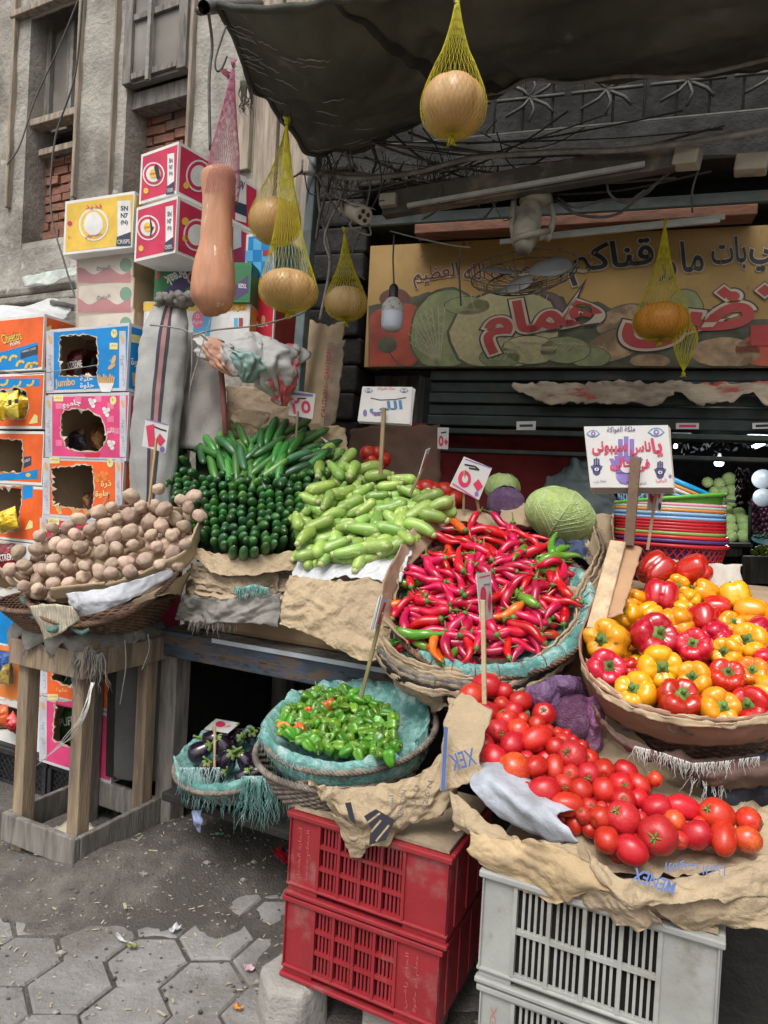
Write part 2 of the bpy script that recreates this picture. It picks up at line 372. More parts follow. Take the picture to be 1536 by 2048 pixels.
# ================================================================== the old plastered building on the left
WV = 3.3
def uz(px, py, v=WV): q = pv(px, py, v); return q.dot(EX), q.z
bld = thing('old_building', S(-4, WV, 0), 'weathered grey plaster building with bricked-up windows behind the cartons', 'building')
def patch(mb, u0, u1, z0, z1, v, m, amp=.012, st=.05, seed=0):
    nu, nz = max(1, int((u1 - u0) / st)), max(1, int((z1 - z0) / st)); rows = []
    for i in range(nz + 1):
        row = []
        for j in range(nu + 1):
            u, z = u0 + (u1 - u0) * j / nu, z0 + (z1 - z0) * i / nz
            k = 0 if i in (0, nz) or j in (0, nu) else 1
            c = crease((u, z, seed), 2.2, seed); d = amp * k * (noise.fractal(V((u * 3, z * 3, seed)), .8, 2, 5) + (1.2 if c > .62 else 0))
            row.append(S(u, v - d - (amp if k else 0), z))
        rows.append(row)
    mb.grid(rows, m, smooth=False)
w1 = (uz(52, 250)[0], uz(150, 250)[0], uz(100, 478)[1], uz(100, 25)[1])
w2 = (uz(254, 150)[0], uz(380, 150)[0], uz(320, 450)[1], uz(320, -60)[1])
wd = (uz(512, 200)[0], uz(650, 200)[0])
mb = MB(); top = 6.0
for a, b, c, d in ((-9, w1[0], 0, top), (w1[1], w2[0], 0, top), (w2[1], wd[0], 0, top), (w1[0], w1[1], 0, w1[2]), (w2[0], w2[1], 0, w2[2]), (w1[0], w1[1], w1[3], top), (w2[0], w2[1], w2[3], top)):
    patch(mb, a, b, c, d, WV, plaster, seed=a)
mb.sbox(-9, wd[0], WV + .3, WV + .4, 0, top, plaster)
for a in (w1[0], w1[1], w2[0], w2[1]): mb.sbox(a - .012, a + .012, WV - .004, WV + .3, 0, top, plaster)
link('wall', mb, bld)
g = random.Random(5)
def bricks(u0, u1, z0, z1, v):
    mb = MB(); mb.sbox(u0, u1, v + .035, v + .3, z0, z1, mortar); z = z0; row = 0
    while z < z1:
        u = u0 - (.1 if row % 2 else 0)
        while u < u1:
            L = g.uniform(.16, .21); a, b = max(u, u0), min(u + L - .016, u1)
            if b - a > .03:
                q = g.uniform(-.012, .018)
                mb.box(S((a + b) / 2, v + q + .03, z + .028 + g.uniform(-.003, .003)), (b - a, .06, .054 + g.uniform(-.006, .004)), brick, (EX + EZ * g.uniform(-.04, .04), EY, EZ))
            u += L
        z += .068; row += 1
    return mb
def planks(spec, m, v):      # px boxes on the wall plane
    mb = MB()
    for x0, x1, y0, y1, th, off in spec:
        ua, za = uz(x0, y1); ub, zb = uz(x1, y0); mb.sbox(min(ua, ub), max(ua, ub), v + off - th, v + off, za, zb, m)
    return mb
zs1 = uz(100, 232)[1]; zb1 = uz(100, 300)[1]
wf = link('window_frame', planks([(20, 48, -90, 420, .07, .02), (152, 180, -90, 400, .07, .02), (34, 158, -2, 34, .09, .03), (54, 150, 222, 236, .1, .12)], oldwood, WV), bld, bev=.006)
mb = MB(); mb.sbox(w1[0], w1[1], WV + .16, WV + .2, zs1, w1[3], glassd); um = uz(112, 130)[0]
link('pane', mb, wf)
mb = MB(); mb.sbox(um - .015, um + .015, WV + .12, WV + .158, zs1, w1[3], cablel)
for q in (w1[0] + .035, w1[1] - .035, (w1[0] + um) / 2 + .12): mb.sbox(q - .03, q + .03, WV + .125, WV + .158, zs1, w1[3], greywood)
link('mullion', mb, wf, bev=.003)
mb = planks([(54, 148, 262, 300, .05, .14)], oldwood, WV); link('window_board', mb, bld, bev=.004)
link('brick_infill', bricks(w1[0], w1[1], w1[2] - .05, zb1, WV + .17), bld)
mb = MB(); mb.sbox(w1[0], w1[1], WV + .24, WV + .29, zb1, zs1, dark); link('dark_gap', mb, bld)
wf = link('window_frame', planks([(224, 254, -160, 400, .07, .02), (378, 408, -160, 330, .07, .02), (470, 512, 160, 350, .06, .02)], oldwood, WV), bld, bev=.006)
zs2 = uz(320, 158)[1]; u_m = uz(313, 80)[0]
mb = MB(); mb.sbox(w2[0], w2[1], WV - .02, WV + .03, zs2, top, glassd)
for q in (w2[0] + .04, w2[1] - .04): mb.sbox(q - .035, q + .035, WV - .045, WV - .022, zs2, top, greywood)
for zz in (zs2 + .04, zs2 + .42): mb.sbox(w2[0] + .08, w2[1] - .08, WV - .042, WV - .022, zz - .02, zz + .02, greywood)
link('shutter', mb, wf, bev=.003)
mb = MB(); mb.sbox(u_m - .014, u_m + .014, WV - .07, WV - .046, zs2 - .03, top, cablel); link('mullion', mb, wf)
mb = MB(); mb.sbox(w2[0], w2[1], WV + .04, WV + .16, zs2 - .12, zs2 - .01, greywood); link('window_board', mb, bld, bev=.004)
link('brick_infill', bricks(w2[0], w2[1], w2[2] - .1, zs2 - .12, WV + .17), bld)
mb = MB()
for y0, y1, t in ((575, 592, .06), (596, 612, .09)):
    mb.sbox(-9, wd[0], WV - t, WV - .02, uz(80, y1)[1], uz(80, y0)[1], plaster)
link('moulding', mb, bld, bev=.015)
# wooden doorway panels right of the second window
mb = MB(); k = wd[0]; g = random.Random(8)
while k < wd[0] + 1.1: mb.sbox(k + .003, k + .16, WV + g.uniform(-.01, .02), WV + .1, 0, top, oldwood if k < wd[0] + .5 else greywood); k += .165
link('plank_panel', mb, bld, bev=.004)
sheet('metal_flashing', [[pv(46 + 27 * k, 553 - 5 * k, WV - .1) for k in range(5)], [pv(46 + 27 * k, 575 - 6 * k + (8 if k == 2 else 0), WV - .13) for k in range(5)]], M('pale_tin', (.42, .46, .42), .6, .3, 12, .2), 'torn strip of pale tin nailed under the old windows', 'tin strip', 20, 6, .01, 18, .006, 4, world=True)
def cable_px(name, pts, r, m, label, n=5, sub=10, group=None):
    P_ = [at(*q) for q in pts]; mb = MB(); mb.tube([catmull(P_, i / (sub * (len(P_) - 1))) for i in range(sub * (len(P_) - 1) + 1)], r, m, n)
    return tag(link(name, mb), label, 'cable', group)
cable_px('cable', [(166, -10, 4.2), (150, 150, 4.3), (110, 280, 4.4), (102, 420, 4.4), (130, 530, 4.3), (152, 600, 4.2)], .006, cable, 'loose grey cable hanging in front of the left window')
cable_px('cable', [(172, -40, 4.2), (120, 90, 4.3), (70, 200, 4.4), (40, 290, 4.4), (14, 330, 4.4)], .005, cable, 'thin cable slanting down across the left window pane')
cable_px('cable', [(416, 20, 4.0), (424, 90, 4.1), (418, 160, 4.1), (420, 300, 4.1)], .01, cable, 'thick cable running down the plaster beside the second window')
# ================================================================== the shop front
SX, SY = yawed(16); SB = V((.78, 3.2, 0))
def K(a, b, z): return SB + SX * a + SY * b + EZ * z
def ks(px, py, b=0): q = hit(px, py, SB + SY * b, SY); return (q - SB).dot(SX), q.z
def kbox(mb, a0, a1, b0, b1, z0, z1, m): return mb.box(K((a0 + a1) / 2, (b0 + b1) / 2, (z0 + z1) / 2), (a1 - a0, b1 - b0, z1 - z0), m, (SX, SY, EZ))
shop = thing('shop_building', K(0, .4, 0), 'dark sooty shop front behind the produce stall', 'shop')
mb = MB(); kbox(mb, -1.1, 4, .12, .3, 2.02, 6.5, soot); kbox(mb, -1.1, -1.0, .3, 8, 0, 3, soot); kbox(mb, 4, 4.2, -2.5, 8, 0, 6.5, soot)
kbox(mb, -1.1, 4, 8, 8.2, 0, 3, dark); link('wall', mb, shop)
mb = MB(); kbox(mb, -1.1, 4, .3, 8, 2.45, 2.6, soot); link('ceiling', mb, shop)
mb = MB()
for i in range(5): kbox(mb, -.62, 3, .02 + .02 * (i % 2), .11, 2.005 - .055 * (i + 1) + .004, 2.005 - .055 * i, greenpaint)
link('rolled_shutter', mb, shop, bev=.006)
mb = MB(); kbox(mb, -.62, 3, -.03, .1, 1.69, 1.715, greenpaint); kbox(mb, -.62, 3, -.02, .05, 1.60, 1.62, greenpaint); link('shutter_rail', mb, shop, bev=.004)
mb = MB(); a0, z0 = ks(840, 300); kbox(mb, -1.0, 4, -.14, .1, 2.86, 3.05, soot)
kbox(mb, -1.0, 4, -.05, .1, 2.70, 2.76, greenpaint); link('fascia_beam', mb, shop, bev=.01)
# balcony grille above the shop, dark scrollwork
mb = MB(); iron = M('sooty_iron', (.05, .048, .044), .7, .3, 20, .1)
for i in range(34): mb.tube([K(-1 + .13 * i, -.12, 3.05), K(-1 + .13 * i, -.12, 3.75)], .006, iron, 5)
for i in range(14):
    c = K(-.85 + .33 * i, -.14, 3.20)
    for q in range(8): mb.tube([c, c + (SX * cos(pi * q / 4) + EZ * sin(pi * q / 4) * .7) * .075 + SX * .02, c + (SX * cos(pi * q / 4) + EZ * sin(pi * q / 4) * .7) * .15], .008, iron, 4)
for z in (3.05, 3.36, 3.6): mb.tube([K(-1, -.13, z), K(4, -.13, z)], .009, iron, 5)
tag(link('balcony_grille', mb), 'dark wrought iron grille with star scrolls above the shop', 'grille')
# pillar at the left jamb with layers of cardboard
pil = thing('stone_pillar', at(690, 900, 3.25), 'rough dark stone pillar left of the painted shop sign', 'pillar')
mb = MB(); g = random.Random(2); aL = ks(735, 650)[0]
for z in range(16): kbox(mb, aL - .34 + g.uniform(-.015, .015), aL - .02 + g.uniform(-.015, .01), -.05 + g.uniform(-.02, .02), .3, .9 + z * .14, .9 + z * .14 + .135, soot)
link('blocks', mb, pil, bev=.015)
post = MB(); post.beam(at(637, 250, 2.95), at(588, 860, 2.9), .045, .045, M('blue_grey_paint', (.12, .165, .165), .6, .3, 9, .2, 40, c2=(.07, .06, .05), ms=7, lo=.55, hi=.66), EY)
tag(link('steel_post', post, bev=.005), 'leaning blue-grey steel post beside the hanging squashes', 'post')
# ------------------------------------------------------------------ painted shop sign
sg = thing('shop_sign', K(0, -.03, 2.01), 'long painted vegetable shop sign with red and black lettering on ochre', 'sign')
sa0 = ks(737, 640)[0]; zt = ks(1100, 478)[1]; zb = ks(1100, 736)[1]
ochre = M('sign_ochre', (.33, .205, .06), .6, .2, 2.5, .05, 30, c2=(.27, .165, .05), ms=3, lo=.5, hi=.7, c3=(.12, .08, .04), ms3=14, lo3=.64, hi3=.72)
mb = MB(); kbox(mb, sa0, 2.2, -.03, .01, zb, zt, ochre); link('board', mb, sg)
sf = Face(K(0, -.03, zb), SX, -SY); mb = MB()
sred = P('sign_red', (.36, .035, .03)); sblk = P('sign_navy', (.02, .024, .03)); scream = P('sign_cream', (.48, .4, .3)); smaroon = P('sign_maroon', (.12, .03, .025))
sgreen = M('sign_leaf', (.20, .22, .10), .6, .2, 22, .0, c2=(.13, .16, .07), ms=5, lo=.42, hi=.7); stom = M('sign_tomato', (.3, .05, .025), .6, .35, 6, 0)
smelon = M('sign_melon', (.36, .31, .16), .6, .15, 50, 0, c2=(.27, .26, .13), ms=5, lo=.42, hi=.7); sbrown = M('sign_root', (.3, .2, .11), .6, .4, 14, 0, c2=(.16, .1, .05), ms=8)
smauve = P('sign_mauve', (.12, .07, .08)); sdk = M('sign_dark_olive', (.06, .065, .035), .6, .4, 10, 0)  # dark olive ink for the backdrop and rims of the printed vegetables
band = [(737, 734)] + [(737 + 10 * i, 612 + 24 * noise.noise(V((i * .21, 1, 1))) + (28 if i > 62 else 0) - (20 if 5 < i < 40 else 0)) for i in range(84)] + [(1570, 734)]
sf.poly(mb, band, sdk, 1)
def art(x, y, rx, ry, m, k, rot=0): # clipped to the board
    pts = []
    for i in range(26):
        t = 2 * pi * i / 26; wob = 1 + .06 * noise.noise(V((x + 3 * cos(t), y + 3 * sin(t), k)))
        pts.append((max(739, x + wob * (rx * cos(t) * cos(rot) - ry * sin(t) * sin(rot))), min(732, y + wob * (rx * cos(t) * sin(rot) + ry * sin(t) * cos(rot)))))
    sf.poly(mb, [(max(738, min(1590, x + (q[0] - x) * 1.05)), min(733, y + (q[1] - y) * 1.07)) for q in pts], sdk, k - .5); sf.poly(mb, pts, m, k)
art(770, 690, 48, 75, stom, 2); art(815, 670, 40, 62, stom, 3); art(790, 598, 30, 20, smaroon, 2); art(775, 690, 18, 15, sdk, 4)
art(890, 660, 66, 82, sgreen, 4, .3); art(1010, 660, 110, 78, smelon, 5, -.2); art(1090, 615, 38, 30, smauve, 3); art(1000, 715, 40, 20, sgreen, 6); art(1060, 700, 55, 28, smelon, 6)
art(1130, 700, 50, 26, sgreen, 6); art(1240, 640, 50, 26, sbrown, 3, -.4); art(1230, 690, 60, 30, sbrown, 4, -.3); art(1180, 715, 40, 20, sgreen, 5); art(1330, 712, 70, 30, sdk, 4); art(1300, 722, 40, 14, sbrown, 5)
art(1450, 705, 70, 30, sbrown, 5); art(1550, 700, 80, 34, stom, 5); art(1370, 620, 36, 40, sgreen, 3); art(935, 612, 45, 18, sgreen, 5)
vein = P('sign_vein', (.34, .33, .2)); g = random.Random(4)
for i in range(11):
    t = -1.9 + i * .2; pts = [(880 + 4 * sin(t), 728)]
    for q in range(1, 7): pts.append((880 + (12 * q) * sin(t) * .95 + 3 * q * .2, 728 - 20 * q * (cos(t) * .5 + .55) * .9))
    sf.line(mb, [(max(832, min(948, x)), max(600, y)) for x, y in pts], 2.2, vein, 6)
    for q in range(2, 6):
        x, y = pts[q]; sf.line(mb, [(x, y), (x + 10 * (1 if i % 2 else -1), y - 9)], 1.4, vein, 6)
for i in range(9):
    t = -1.2 + i * .3; sf.line(mb, [(1010 + 104 * sin(t * .8) * cos(q * .4), min(728, 660 - 72 * cos(t * .2) + 22 * q)) for q in range(0, 7)], 1.3, vein, 6)
for x, y, rx in ((1055, 694, 40), (1130, 696, 36), (1000, 712, 30)):
    for q in range(5): sf.line(mb, [(x - rx + 9 * q, y + 8), (x - rx * .5 + 9 * q, y - 10), (x + 9 * q, y - 6)], 1.4, vein, 8)
link('painted_vegetables', mb, sg)
mb = MB()
sf.otext(mb, 'العظيم', 829, 579, 921, 566, 42, ((scream, .05), (smaroon, .015)), 7); sf.otext(mb, 'الله', 929, 563, 972, 559, 33, ((scream, .05), (smaroon, .015)), 7); sf.otext(mb, 'صدق', 982, 561, 1062, 556, 33, ((scream, .05), (smaroon, .015)), 7)
lay3 = ((sblk, .105), (scream, .08), (sred, .035)); layn = ((scream, .05), (sblk, .02))
sf.otext(mb, 'قناكم', 1140, 574, 1312, 556, 82, layn, 7); sf.otext(mb, 'رز', 1316, 566, 1356, 560, 50, layn, 7); sf.otext(mb, 'ما', 1364, 546, 1408, 543, 62, layn, 7); sf.otext(mb, 'بات', 1424, 542, 1494, 538, 66, layn, 7); sf.otext(mb, 'طي', 1500, 544, 1590, 538, 82, layn, 7)
sf.otext(mb, 'همام', 972, 712, 1212, 676, 100, lay3, 9)
sf.otext(mb, 'ضى', 1246, 702, 1512, 680, 100, lay3, 9)
for x, y in ((1448, 586), (1529, 582)):
    for r_, m, k in ((25, sblk, 9), (22, scream, 10), (16, sred, 11)): sf.poly(mb, [(x, y - r_ * .78), (x + r_, y), (x, y + r_ * .78), (x - r_, y)], m, k)
sf.poly(mb, [(1500, 652), (1590, 646), (1590, 692), (1500, 692)], sred, 12)
link('lettering', mb, sg)
mb = MB(); kbox(mb, ks(830, 480, -.12)[0], ks(1512, 440, -.12)[0], -.14, -.04, zt + .005, zt + .05, M('red_brown_wood', (.19, .085, .05), .8, .3, 6, .2, 40, st=(.6, 6, 6)))
tag(link('timber_beam', mb, bev=.004), 'red-brown timber beam along the top of the shop sign', 'beam')
# torn banner strip on the shutter
ban = M('dirty_banner', (.33, .27, .2), .85, .3, 6, .2, 40, c2=(.16, .12, .09), ms=4, lo=.48, hi=.68, c3=(.3, .05, .04), ms3=2.6, lo3=.56, hi3=.62, st=(1, 1, 2.5))
rows = [[], [], []]
for i in range(16):
    x = 1028 + 36 * i; y1 = (777 if i == 0 else 795 if i == 1 else 808 + 5 * noise.noise(V((i * .9, 2, 0))) - (22 if i in (9, 13) else 0))
    for q, y in enumerate((766 - i * .15, (766 + y1) / 2, y1)): rows[q].append(hit(x, y, SB - SY * (.02 + .02 * q), SY))
sheet('torn_banner', rows, ban, 'torn dirty banner strip with red fruit shapes under the shop sign', 'banner', 60, 8, .02, 14, .012, 6, world=True)
# ------------------------------------------------------------------ awning
T = [(434, 12, 2.1), (508, 24, 2.05), (583, 20, 2.02), (650, 8, 2.0), (718, -4, 1.98), (900, -40, 1.95), (1200, -95, 1.85), (1750, -200, 1.7)]
B = [(661, 310, 2.95), (720, 298, 2.95), (776, 272, 2.92), (840, 242, 2.88), (977, 196, 2.8), (1056, 152, 2.75), (1164, 165, 2.7), (1279, 155, 2.65), (1422, 146, 2.6), (1750, 95, 2.5)]
Lf = [(434, 12, 2.1), (450, 42, 2.15), (465, 66, 2.2), (478, 100, 2.28), (487, 132, 2.36), (500, 168, 2.45), (540, 205, 2.58), (566, 228, 2.66), (586, 264, 2.76), (614, 300, 2.87), (661, 310, 2.95)]
TP, BP, LP_ = [[at(*q) for q in a] for a in (T, B, Lf)]
rows = []; nt_, ns = 60, 90
for i in range(nt_ + 1):
    t = i / nt_; row = []
    for j in range(ns + 1):
        s_ = (j / ns) ** 1.15; p = catmull(TP, s_) * (1 - t) + catmull(BP, s_) * t
        lin = TP[0] * (1 - t) + BP[0] * t; p = p + (catmull(LP_, t) - lin) * (1 - s_) ** 3
        p = p - EZ * (.10 * sin(pi * t) * sin(pi * min(1, s_ * 1.6)) if s_ < .62 else .05 * sin(pi * t))
        wr = (crease(p, 4.5, 2) - .3) * .03 + folds(p, 2.6, 4) * .026 + .012 * sin(26 * (p.x * .5 + p.y) + 3 * noise.noise(p * 2)) * (.5 + .5 * noise.noise(p * 1.3))
        row.append(p - EZ * wr)
    rows.append(row)
aw = thing('awning', at(900, 100, 2.4), 'sagging dark grey-green canvas awning above the stall', 'awning')
mb = MB(); mb.grid(rows, canvas); link('canvas', mb, aw, solid=.003)
mb = MB(); mb.tube([r[0] - EZ * .003 for r in rows], .011, canvas, 6); mb.tube([q - EZ * .003 for q in rows[-1]], .009, canvas, 6); mb.tube([q for q in rows[0]], .012, canvas, 6); link('hem', mb, aw)
mb = MB(); js = 46
mb.grid([[r[js] - EZ * .006, r[js + 1] - EZ * .012, r[js + 2] - EZ * .012, r[js + 3] - EZ * .006] for r in rows], M('seam', (.03, .03, .027), .8)); link('seam', mb, aw)
mb = MB(); g = random.Random(9); wh = M('crease_wear', (.42, .42, .4), .9)
for q in range(26):
    i, j = g.randint(4, 56), g.randint(0, 26); 
    if q < 12: j = g.randint(0, 3)
    c = rows[i][j] - EZ * .007; d = (rows[i][j + 4] - rows[i][j]).normalized(); pts = []
    for k in range(8): pts.append(c + d * (.012 * k) + EZ * -.002 + V((g.uniform(-.003, .003), g.uniform(-.006, .006), 0)))
    mb.tube(pts, [.0004, .001, .0014, .001, .0014, .001, .001, .0004], wh, 4)
link('crease_wear', mb, aw)
mb = MB(); e = at(498, 158, 2.44); mb.lathe([(0, .004), (.008, .003), (.009, 0), (.004, -.001)], M('white_eyelet', (.6, .6, .58), .4), 10, e, frame_of(EYE - e)); link('eyelet', mb, aw)
mb = MB(); g = random.Random(4)
for i in range(16):
    x = 482 + 1.4 * i; p0 = at(x, 162, 2.45); pts = [p0 + V((g.uniform(-.004, .004) * k, 0, -.026 * k * g.uniform(.8, 1.05))) for k in range(6)]; mb.tube(pts, [.003, .003, .0025, .002, .0015, .0005], canvas, 4)
link('torn_tie', mb, aw)
mb = MB(); a, b = at(408, 14, 2.0), at(520, 6, 3.2); mb.tube([a, b], .018, steel, 12, False); mb.tube([a, b], .014, dark, 12, False); mb.tube([at(398, 22, 2.02), at(470, 18, 3.0)], .012, steel, 8)
pl = link('awning_pole', mb); tag(pl, 'grey steel pipe carrying the near corner of the awning', 'pole')
mb = MB(); mb.tube([at(560, -40, 2.0), at(1000, -150, 1.95), at(1700, -260, 1.7)], .018, steel, 8); tag(link('awning_pole', mb), 'front rail pipe along the upper edge of the awning', 'pole')
# upper storeys over the awning and the house line beyond the shop
mb = MB(); mb.sbox(-9, -1.35, WV + .4, WV + 6, 5.9, 6.1, plaster); link('roof_slab', mb, bld)
# ================================================================== more materials
kraftbox = M('carton_board', (.40, .28, .17), .85, .15, 6, .1, 60, c2=(.28, .2, .13), ms=3, lo=.55, hi=.75)
whitebox = M('white_carton', (.66, .65, .62), .75, .08, 6, .05, 60, c2=(.5, .48, .44), ms=4, lo=.58, hi=.75)
greybox = M('grey_carton', (.50, .50, .52), .7, .1, 6, .05, 60)
inkc = {k: P('carton_' + k, c, .5) for k, c in dict(blue=(.0, .24, .62), lblue=(.1, .45, .8), pink=(.72, .06, .2), lpink=(.8, .2, .35), orange=(.82, .13, .02), lorange=(.85, .25, .05), red=(.62, .02, .05), crimson=(.6, .03, .09),
    yellow=(.8, .52, .07), pale=(.8, .72, .3), white=(.78, .77, .74), black=(.02, .02, .025), navy=(.035, .05, .085), green=(.03, .2, .07), purple=(.08, .05, .17), tan=(.7, .42, .16), peach=(.75, .4, .25), grey=(.36, .37, .42), lgrey=(.55, .56, .62), cream=(.62, .52, .4), dred=(.4, .05, .06), teal=(.1, .4, .38)).items()}
I = inkc
class Carton: pass
def jag(pts, seed, amp=2.2, step=5):
    g = random.Random(seed); out = []
    for (x0, y0), (x1, y1) in zip(pts, pts[1:] + pts[:1]):
        n = max(1, int(sqrt((x1 - x0) ** 2 + (y1 - y0) ** 2) / step))
        for i in range(n): out.append((x0 + (x1 - x0) * i / n + g.uniform(-amp, amp), y0 + (y1 - y0) * i / n + g.uniform(-amp, amp)))
    return out
def carton(label, bl, br, tl, depth, v=None, d=None, yaw=26, body=None, panel=None, side=None, hole=None, inset=(4, 3), strips=0, group=None, name='snack_carton', edge=None):
    body = body or whitebox; X, Y = yawed(yaw); o = pv(*bl, v) if v else at(*bl, d); c = Carton(); c.f = Face(o, X, -Y)
    wd_ = (c.f.lay(*br, 0) - o).dot(X); h = (c.f.lay(*tl, 0) - o).z; c.w, c.h = wd_, h
    q = lambda a, b, z: o + X * a + Y * b + EZ * z
    mb = MB()
    if hole:
        c.hole = hole; hw = [c.f.lay(x, y, 0) for x, y in hole]
        out = [q(0, 0, 0), q(wd_, 0, 0), q(wd_, 0, h), q(0, 0, h)]
        l2 = lambda L: [V(((p - o).dot(X), (p - o).z, 0)) for p in L]
        mb.add(out + hw, tessellate_polygon([l2(out), l2(hw)]), body)
        mb.add([p + Y * .004 for p in out + hw], tessellate_polygon([l2(out), l2(hw)]), kraftbox)
    else: mb.poly([q(0, 0, 0), q(wd_, 0, 0), q(wd_, 0, h), q(0, 0, h)], body)
    D = depth
    for f in (((wd_, 0, 0), (wd_, D, 0), (wd_, D, h), (wd_, 0, h)), ((0, D, 0), (0, 0, 0), (0, 0, h), (0, D, h)), ((wd_, D, 0), (0, D, 0), (0, D, h), (wd_, D, h)), ((0, 0, h), (wd_, 0, h), (wd_, D, h), (0, D, h)), ((0, 0, 0), (0, D, 0), (wd_, D, 0), (wd_, 0, 0))):
        mb.poly([q(*k) for k in f], body)
    e = .004
    if hole:
        for f in (((wd_ - e, e, e), (wd_ - e, D - e, e), (wd_ - e, D - e, h - e), (wd_ - e, e, h - e)), ((e, e, e), (e, D - e, e), (e, D - e, h - e), (e, e, h - e)), ((e, D - e, e), (wd_ - e, D - e, e), (wd_ - e, D - e, h - e), (e, D - e, h - e)), ((e, e, h - e), (wd_ - e, e, h - e), (wd_ - e, D - e, h - e), (e, D - e, h - e))):
            mb.poly([q(*k) for k in f], kraftbox)
    c.t = thing(name, q(wd_ / 2, D / 2, 0), label, 'carton', group); link('box', mb, c.t)
    c.mb = MB(); c.s = Face(q(wd_, 0, 0), Y, X); c.q = q; c.hole = hole
    if panel:
        a = .012; st = strips
        out = [q(a + st, 0, a), q(wd_ - a * .4 - st, 0, a), q(wd_ - a * .4 - st, 0, h - a), q(a + st, 0, h - a)]
        n = c.f.n * .0006; l2 = lambda L: [V(((p - o).dot(X), (p - o).z, 0)) for p in L]; hw = [c.f.lay(x, y, 0) for x, y in hole] if hole else None
        mn = lambda lo, hi, p: max(lo, min(hi, p))
        allp = out + (hw or []); c.mb.add([p + n for p in allp], tessellate_polygon([l2(out)] + ([l2(hw)] if hw else [])), panel)
    if hole:
        gx = random.Random(int(bl[0] * 7 + bl[1])); m_ = len(hw); cen = sum(hw, V((0, 0, 0))) / m_; oo = [p + (p - cen).normalized() * gx.uniform(.001, .009) for p in hw]; nn = c.f.n * .0018
        c.mb.add([p + nn for p in hw] + [p + nn for p in oo], [(i, (i + 1) % m_, m_ + (i + 1) % m_, m_ + i) for i in range(m_)], I['cream'])
        for k_ in range(5):
            i = gx.randrange(m_); a_ = (hw[i] - hw[(i + 2) % m_]); dn = (cen - hw[i]).normalized(); c.mb.poly([hw[i] + nn, hw[(i + 2) % m_] + nn, hw[(i + 1) % m_] + dn * gx.uniform(.008, .022) - c.f.n * .004], I['cream'])
    if side: c.mb.poly([c.q(wd_, .012, .012) + X * .0006, c.q(wd_, D - .012, .012) + X * .0006, c.q(wd_, D - .012, h - .012) + X * .0006, c.q(wd_, .012, h - .012) + X * .0006], side)
    return c
def done(c): link('printing', c.mb, c.t)
foil = {k: M('foil_' + k, c, .3, .35, 9, .3, 14, metal=.35, c2=c2, ms=7, lo=.5, hi=.56, bd=.02, coat=.4) for k, c, c2 in (('red', (.25, .01, .015), (.02, .01, .012)), ('yellow', (.75, .5, .02), (.85, .7, .1)), ('dark', (.03, .025, .035), (.3, .12, .04)), ('blue', (.02, .08, .3), (.6, .45, .1)), ('orange', (.65, .12, .03), (.5, .03, .03)), ('green', (.08, .25, .05), (.02, .1, .03)), ('amber', (.5, .24, .08), (.2, .07, .05)))}
def bag(px, py, d, w, h, k, rot, label, writing=None, wm='white'):
    p = at(px, py, d); mb = MB(); rows = []; g = random.Random(px + py); sx, sy = w * d / FPX, h * d / FPX
    for i in range(25):
        b = i / 24; row = []
        for j in range(25):
            a = j / 24; th = (1 - abs(2 * a - 1) ** 2.5) * (1 - abs(2 * b - 1) ** 3)
            x, z = (a - .5) * sx, (b - .5) * sy; q = EX * (x * cos(rot) - z * sin(rot)) + EZ * (x * sin(rot) + z * cos(rot))
            row.append(p + q - EY * (th * .035 + .02 * (crease((a * 3, b * 3, px), 1.2, 1) - .3) * th))
        rows.append(row)
    mb.grid(rows, foil[k]); o = link('snack_bag', mb, solid=.001); tag(o, label, 'snack bag')
    if writing:
        f = Face(p - EY * .05, EX, -EY); m2 = MB(); f.text(m2, writing, px - w * .33, py + h * .05, px + w * .33, py - h * .02, h * .2, I[wm], 1, .02); link('lettering', m2, o)
# ------------------------------------------------------------------ middle column of popcorn cartons
VC, VL = 1.97, 2.05
CG = 'snack cartons stacked beside the old building'
def strip_text(c, x, y0, y1, t, w=12):   # upright writing down the pale margins
    c.f.text(c.mb, t, x + w * .5, y0, x + w * .5, y1, w, I['grey'], 3, .01)
def margins(c, l, r, yt, yb, t):
    for a, b in (l, r):
        c.f.poly(c.mb, [(a, yb), (b, yb), (b, yt), (a, yt)], I['lgrey'], 2)
        strip_text(c, (a + b) / 2, yt + (yb - yt) * .92, yt + (yb - yt) * .4, t, (b - a) * .62)
        c.f.ell(c.mb, (a + b) / 2, yt + 17, 3.2, 9, I['tan'], 3, rot=-.25)
def puffs(c, pts, m, k=3, s=1.0):
    for x, y in pts:
        for dx, dy, r in ((0, 0, 5), (5, -4, 4.2), (-3, -6, 4), (3, 6, 4.2)): c.f.ell(c.mb, x + dx * s, y + dy * s, r * s, r * s, m, k, 10)
def badge(c, x, y, r=7): c.f.ell(c.mb, x, y, r * .9, r * 1.25, I['pale'], 3); c.f.text(c.mb, '١٠', x - r * .4, y + 1, x + r * .4, y + 1, r * .9, I['navy'], 4)
def flag(c, x0, y0, x1, y1): c.f.poly(c.mb, [(x0, y1), (x1, y1), (x1, y0), (x0, y0)], I['pale'], 3); c.f.text(c.mb, 'حجم أكبر', x0 + 2, y0 + (y1 - y0) * .62, x1 - 2, y0 + (y1 - y0) * .62, (y1 - y0) * .45, I['dred'], 4)
c = carton('bright blue carton with a square cut-out and chips cup print, top of the middle column', (93, 786), (252, 786), (95, 660), .36, v=VC, panel=I['blue'], side=I['blue'], body=greybox, hole=jag([(121, 673), (176, 670), (194, 676), (195, 752), (120, 751)], 1), group=CG)
